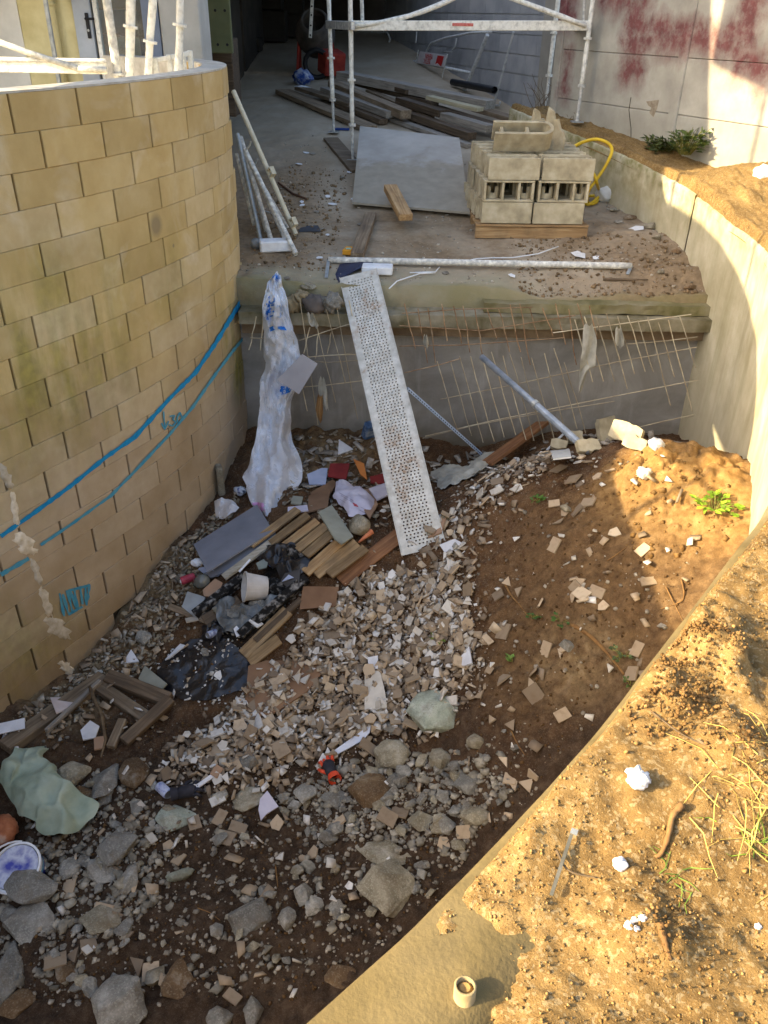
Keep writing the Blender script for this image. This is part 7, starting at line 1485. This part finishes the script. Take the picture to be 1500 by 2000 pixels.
for i in range(len(q)):
    o = bpy.data.objects.new('small_stone', TS[i % 10]); COL.objects.link(o); s = .018 + .045 * rng.random() ** 2; o.location = (q[i, 0], q[i, 1], float(HP(q[i, 0], q[i, 1])) + s * .35); o.scale = (s, s, s); o.rotation_euler = (rng.uniform(-.4, .4), rng.uniform(-.4, .4), rng.uniform(0, 6)); tag(o, 'fist sized grey or buff stone lying in the rubble', 'stone', 'fist sized stones in the rubble')
q = vis_filter(np.vstack([scatter_in(LOW, 190, rng), scatter_in(LEFT, 300, rng), scatter_in(GRV, 190, rng)])); n = len(q); r = .012 + .026 * rng.random(n) ** 2; pebbles_np('concrete_rubble', q, HP(q[:, 0], q[:, 1]) + r * .25, r, M_rub, rng, .6, .5)
q = vis_filter(np.vstack([scatter_in(GRV, 1000, rng), scatter_in(LOW, 1500, rng), scatter_in(LEFT, 700, rng), scatter_in(WIDE, 1500, rng)])); q = q[~inpoly(q[:, 0], q[:, 1], MND)]; n = len(q); r = .004 + .016 * rng.random(n) ** 2.5; pebbles_np('gravel', q, HP(q[:, 0], q[:, 1]) + r * .3, r, M_grav, rng)
q = vis_filter(scatter_in(WIDE, 12000, rng)); q = q[~inpoly(q[:, 0], q[:, 1], MND)]; n = len(q); r = .002 + .010 * rng.random(n) ** 4; crumbs_np('soil_crumbs', q, HP(q[:, 0], q[:, 1]) + r * .3, r, M_crumb, rng)
# clods on the sunlit crest of the mound
MND = ground_poly([(1140, 930), (1300, 880), (1420, 930), (1440, 1040), (1300, 1100), (1180, 1060)]); q = vis_filter(scatter_in(MND, 300, rng)); n = len(q); r = .004 + .02 * rng.random(n) ** 4; crumbs_np('mound_clods', q, HP(q[:, 0], q[:, 1]) + r * .1, r, M_clod, rng)
# end of the pit below the end wall: dark litter
FAR = [(-1.1, 6.2), (2.6, 6.0), (2.7, 7.15), (-1.1, 7.15)]; q = vis_filter(scatter_in(FAR, 260, rng)); n = len(q); chips_np('litter', q, HP(q[:, 0], q[:, 1]) + rng.uniform(0, .03, n), rng.uniform(.03, .12, n), rng.uniform(.02, .06, n), rng.uniform(.005, .015, n), rots(n, nrm(HP, q), .35, rng), simple('dusty_litter', [S(112, 100, 84), S(150, 140, 126), S(180, 176, 170)], 20, .85, var=.35, isl=True), rng, .4)
q = vis_filter(np.vstack([scatter_in(SIDE, 420, rng), scatter_in(ground_poly([(480, 960), (560, 860), (700, 840), (760, 950), (700, 1060), (600, 1010)]), 260, rng)])); n = len(q); chips_np('litter', q, HP(q[:, 0], q[:, 1]) + rng.uniform(0, .02, n), .012 + .08 * rng.random(n) ** 2.5, .01 + .04 * rng.random(n) ** 2, rng.uniform(.004, .014, n), rots(n, nrm(HP, q), .35, rng), M_lit, rng, .4)
q = vis_filter(scatter_in(SIDE, 1500, rng)); n = len(q); r = .003 + .022 * rng.random(n) ** 3; pebbles_np('gravel', q, HP(q[:, 0], q[:, 1]) + r * .25, r, M_rub2, rng)
# terrace: grit, scraps and little stones
ta = np.stack([rng.uniform(-1.4, 2.9, 2400), 7.4 + 4.6 * rng.random(2400) ** 1.4], -1); d = np.abs(fbm(ta[:, 0], ta[:, 1], 1.2, 3, 91)); ta = ta[(fbm(ta[:, 0], ta[:, 1], 1.1, 3, 92) > -.12) | (ta[:, 1] < 8.2)]; n = len(ta); r = .003 + .016 * rng.random(n) ** 5; pebbles_np('terrace_grit', ta, HT(ta[:, 0], ta[:, 1]) + r * .3, r, M_gravT, rng)
ta = np.stack([np.concatenate([rng.uniform(1.2, 2.8, 1100), rng.uniform(-1.3, -.5, 800)]), np.concatenate([7.36 + 1.2 * rng.random(1100) ** 1.5, 7.6 + 3 * rng.random(800)])], -1); n = len(ta); r = .004 + .018 * rng.random(n) ** 4; crumbs_np('terrace_earth_crumbs', ta, HT(ta[:, 0], ta[:, 1]) + r * .3, r, M_crumbT, rng)
for k, (x, y) in enumerate(((556, 386), (590, 396), (598, 300), (610, 302), (585, 322), (682, 338), (668, 348), (640, 385), (648, 400), (618, 415), (590, 402), (690, 390), (705, 440), (720, 455), (640, 460), (870, 535), (1000, 540), (1165, 505), (1208, 435), (700, 470), (545, 440), (560, 545), (625, 505))):
    o = sheetlet(x, y, rng.uniform(.025, .06), M_paper if k % 3 else M_grav, 'paper_scrap', 'small pale scrap on the dusty terrace floor', 'scrap', 600 + k, group='small scraps on the terrace floor', dz=.01, th=.006)
# stones and rubble at the foot of the cast wall on the terrace
for k, (x, y, w_, h_) in enumerate(((1268, 440, 26, 24), (1230, 425, 30, 16), (1282, 462, 22, 18), (1320, 492, 24, 18), (1290, 530, 18, 14), (1345, 560, 30, 20), (1200, 410, 20, 14))):
    rock(x, y, w_, h_, M_stB if k % 2 else M_stY, ('largest buff stone by the white paper at the cast wall foot', 'flat brown stone at the cast wall foot', 'buff stone nearest the cast wall bend', 'brown stone at the cast wall bend', 'small buff stone on the earth drift', 'brown stone in the corner of terrace and cast wall', 'small buff stone beside the hose coil')[k], 700 + k, g=GT, group='stones at the foot of the cast wall', flat=.7, sink=.3)

# ------------------------------------------------------------------ the bank: crumbs, clods, lumps, stalks
HB = None
def bank_pts(n, smin, smax, dmax, rng, pw=1.0):
    s = rng.uniform(smin, smax, n); d = .02 + dmax * rng.random(n) ** pw; x, y, a, b = RW(s); X, Y = x + a * d, y + b * d; return np.stack([X, Y], -1), bank_h(X, Y, d)
sA = float(_rl[np.argmin(np.abs(_rc[:, 1] - 3.2))]); sB = float(_rl[np.argmin(np.hypot(_rc[:, 0] + .7, _rc[:, 1] - .25))])
q, z = bank_pts(70000, sA, sB, 1.7, rng); k = fbm(q[:, 0], q[:, 1], 3.2, 4, 95) > -.25; q, z = q[k], z[k]; n = len(q); r = .0007 + .0032 * rng.random(n) ** 3; crumbs_np('bank_soil_crumbs', q, z + r * .35, r, M_crumbB, rng)
q, z = bank_pts(2600, sA, sB, 1.6, rng); k = fbm(q[:, 0], q[:, 1], 2.6, 3, 71) > .05; q, z = q[k], z[k]; n = len(q); r = .0015 + .006 * rng.random(n) ** 4; crumbs_np('bank_clods', q, z + r * .35, r, M_crumbB, rng)
def cluster(px, py, rad, n, rmin, rmax, name):
    c = GB(px, py); a = rng.uniform(0, 6.283, n); d = rad * rng.random(n) ** .8 * (1 + .5 * vnoise(a * 1.1, a * 0 + px, 5)); q = np.stack([c.x + d * np.cos(a), c.y + d * np.sin(a)], -1); r = rmin + (rmax - rmin) * rng.random(n) ** 2; crumbs_np(name, q, zbank(q[:, 0], q[:, 1]) + r * .4 + .02 * np.exp(-(d / rad) ** 2 * 2), r, M_clod, rng)
cluster(1375, 1240, .10, 420, .001, .006, 'clod_cluster'); cluster(1335, 1370, .12, 520, .001, .0065, 'clod_cluster'); cluster(1340, 1310, .08, 220, .001, .0055, 'clod_cluster'); cluster(1415, 1320, .07, 150, .001, .005, 'clod_cluster'); cluster(1440, 1500, .09, 150, .001, .005, 'clod_cluster'); cluster(1290, 1830, .10, 150, .001, .0045, 'clod_cluster')
M_lime = simple('white_lime', [S(206, 200, 192), S(228, 224, 218)], 30, .9, bscale=60, bs=.9, var=.04)
crumple(GB(1245, 1528, .014), .024, .021, .018, M_lime, 'white_lump', 'largest white crumbly lump on the sunlit bank', 'lump', 71, .7, 14, f=3.2); crumple(GB(1211, 1694, .008), .014, .013, .012, M_lime, 'white_lump', 'round white lump below the largest one on the bank', 'lump', 72, .5, 12)
for k, (x, y, r, lab) in enumerate(((1228, 1810, .009, 'left white lump of the small cluster on the bank'), (1240, 1800, .007, 'topmost white lump of the small cluster on the bank'), (1255, 1797, .008, 'rightmost white lump of the small cluster on the bank'), (1243, 1816, .006, 'lowest white lump of the small cluster on the bank'), (1480, 1813, .007, 'lone white lump near the right edge of the photo'), (1418, 1348, .007, 'white lump by the upper clods'), (1490, 352, .09, 'white lump on the bank at the far right'))): crumple(GB(x, y, r * .6), r, r * .9, r * .8, M_lime, 'white_lump', lab, 'lump', 73 + k, .6, 10)
crumple(GP(1255, 932, .03), .045, .04, .035, M_lime, 'white_lump', 'white lump on the crest of the sunlit mound', 'lump', 84, .8, 12, f=3)
root([(1330, 1578), (1312, 1600), (1303, 1640), (1290, 1672), (1278, 1680)], .008, 'curved brown root on the sunlit bank', GB, M_root, .010); root([(1288, 1808), (1298, 1850), (1308, 1880)], .008, 'short brown stick at the lower bank', GB, M_root, .008); root([(1085, 1668), (1110, 1708), (1165, 1722)], .003, 'thin dry twig crossing the metal strip', GB, M_twig, .012); root([(1360, 1450), (1420, 1490), (1450, 1500)], .003, 'thin dry twig right of the largest white lump', GB, M_twig, .01); root([(1270, 1395), (1330, 1440), (1395, 1470)], .0025, 'long fine twig above the largest white lump', GB, M_twig, .01)
a, b = GB(1114, 1640, .016), GB(1075, 1756, .012); mb = MB(); mb.bar(a, b, .007, .003, (0, 0, 1)); o = mb.build('metal_strip', simple('dull_metal', [S(84, 82, 72), S(116, 112, 100)], 20, .5, metal=.4, var=0)); tag(o, 'dull grey metal strip lying on the sunlit bank', 'metal strip'); mb = MB(); R_, L = frame(b - a); mb.box(a + Vector((.006, .004, .004)), (.012, .014, .004), R_); mb.build('folded_tab', M_gal, o)
# half buried tube stub at the lower edge
p = GB(905, 1972, -.012); e = empty('pipe_stub', p, 'short pale pipe stub filled with earth at the bottom edge of the bank', 'pipe stub'); mb = MB(); mb.lathe([(.020, 0), (.020, .075), (.016, .078), (.0155, .06)], Mt(p, Matrix.Rotation(-.1, 3, 'X')), 20); mb.build('shell', simple('pale_pipe', [S(130, 112, 78), S(164, 146, 108)], 20, .7, var=0), e, smooth=True); mb = MB(); mb.lathe([(0, .068), (.009, .072), (.0158, .064)], Mt(p, Matrix.Rotation(-.1, 3, 'X')), 16); mb.build('earth_plug', M_crumbB, e)
# dry grass at the right edge
def grass(px, py, n, spread, L, label, seed, cols):
    rr = random.Random(seed); c = GB(px, py); mb = MB()
    for k in range(n):
        p = c + Vector((rr.gauss(0, spread), rr.gauss(0, spread), 0)); p.z = float(zbank(p.x, p.y)[0]); a = rr.uniform(0, 6.283); d = Vector((math.cos(a), math.sin(a), rr.uniform(.1, .5))); l = L * rr.uniform(.5, 1.2); pts = [p + d * l * f + Vector((rr.uniform(-.006, .006), rr.uniform(-.006, .006), -.6 * l * f * f)) for f in (0, .33, .66, 1)]
        for i in range(1, 4): pts[i].z = max(pts[i].z, float(zbank(pts[i].x, pts[i].y)[0]) + .004)
        mb.tube(pts, [.0014, .0013, .001, .0005], 3, False)
    o = mb.build('dry_grass', simple('straw_' + str(seed), cols, 20, .8, var=.3, isl=True)); tag(o, label, 'grass', None, 'stuff')
grass(1485, 1590, 40, .05, .12, 'dry straw grass at the right edge of the bank', 1, [S(150, 126, 58), S(190, 168, 96)]); grass(1480, 1480, 14, .04, .14, 'dry straw stalks above the grass at the right edge', 2, [S(150, 126, 58), S(190, 168, 96)]); grass(1310, 1710, 10, .015, .05, 'small green tuft on the bank below the root', 3, [S(72, 96, 32), S(110, 130, 50)]); grass(1490, 1650, 14, .03, .06, 'green grass tips in the straw at the right edge', 4, [S(92, 120, 34), S(140, 160, 60)])

# ------------------------------------------------------------------ labels that tell alike pieces apart: counted outwards from things one can find
ORD9 = 'first second third fourth fifth sixth seventh eighth ninth'.split()
ORD = 'nearest second third fourth fifth sixth seventh eighth ninth tenth eleventh twelfth thirteenth fourteenth fifteenth sixteenth seventeenth eighteenth nineteenth twentieth'.split()
ORDX = ORD + [a_ + '-' + b_ for a_ in ('twenty', 'thirty', 'forty', 'fifty') for b_ in ORD9]
LM_PIT = {'the pale greenish boulder': (845, 1380), 'the foot of the perforated deck': (820, 1050), 'the brown card atop the heap': (625, 1165), 'the half buried brown card': (560, 1340), 'the orange glove': (646, 1508), 'the dark glove': (368, 1553), 'the pale plaster slab': (732, 1350), 'the large white pointed shard': (905, 1282), 'the large buff slab': (756, 1718), 'the wide grey lump': (488, 1782), 'the biggest grey stone': (238, 1948), 'the thick root': (1165, 1260), 'the bright green weed': (1395, 1000), 'the paint tub': (58, 1690), 'the green tarp': (100, 1560), 'the reddish brown plank end': (1000, 885), 'the burnt patch': (410, 1310), 'the crossed dark beams': (280, 1390), 'the pale cloth roll': (352, 1715), 'the bare corner of the bank': (760, 1840), 'the grey shard by the deck': (880, 1068), 'the buff slanting stone': (767, 1465), 'the two tiles by a weed': (1090, 1000)}
LM_TER = {'the block pallet': (1037, 440), 'the yellow carton': (681, 495), 'the shuttering sheet': (800, 340), 'the tube bundle': (530, 400), 'the fallen pole': (940, 518), 'the sole board': (672, 306)}
def relabel(group, noun, LM):
    ob = [o for o in COL.objects if o.get('group') == group and o.parent is None]; names = list(LM); XY = np.array([LM[k] for k in names], float)
    px, py = proj(np.array([tuple(o.location) for o in ob])); sec = {}
    for o, x, y in zip(ob, px, py):
        d = np.hypot(XY[:, 0] - x, XY[:, 1] - y); i = int(d.argmin()); dx, dy = x - XY[i, 0], y - XY[i, 1]
        side = ('right of' if dx > 0 else 'left of') if abs(dx) > abs(dy) else ('in front of' if dy > 0 else 'beyond'); sec.setdefault((i, side), []).append((d[i], o))
    for (i, side), L in sec.items():
        L.sort(key=lambda q: q[0])
        for r_, (d, o) in enumerate(L): o['label'] = f'{noun}, {ORDX[r_]} {side} {names[i]}'
relabel('tan tile fragments in the heap', 'tan fragment in the heap', LM_PIT); relabel('tan tile fragments strewn on the earth', 'tan fragment on bare earth', LM_PIT); relabel('white tile fragments', 'white tile fragment', LM_PIT); relabel('fist sized stones in the rubble', 'fist sized stone', LM_PIT); relabel('small scraps on the terrace floor', 'small pale scrap', LM_TER)
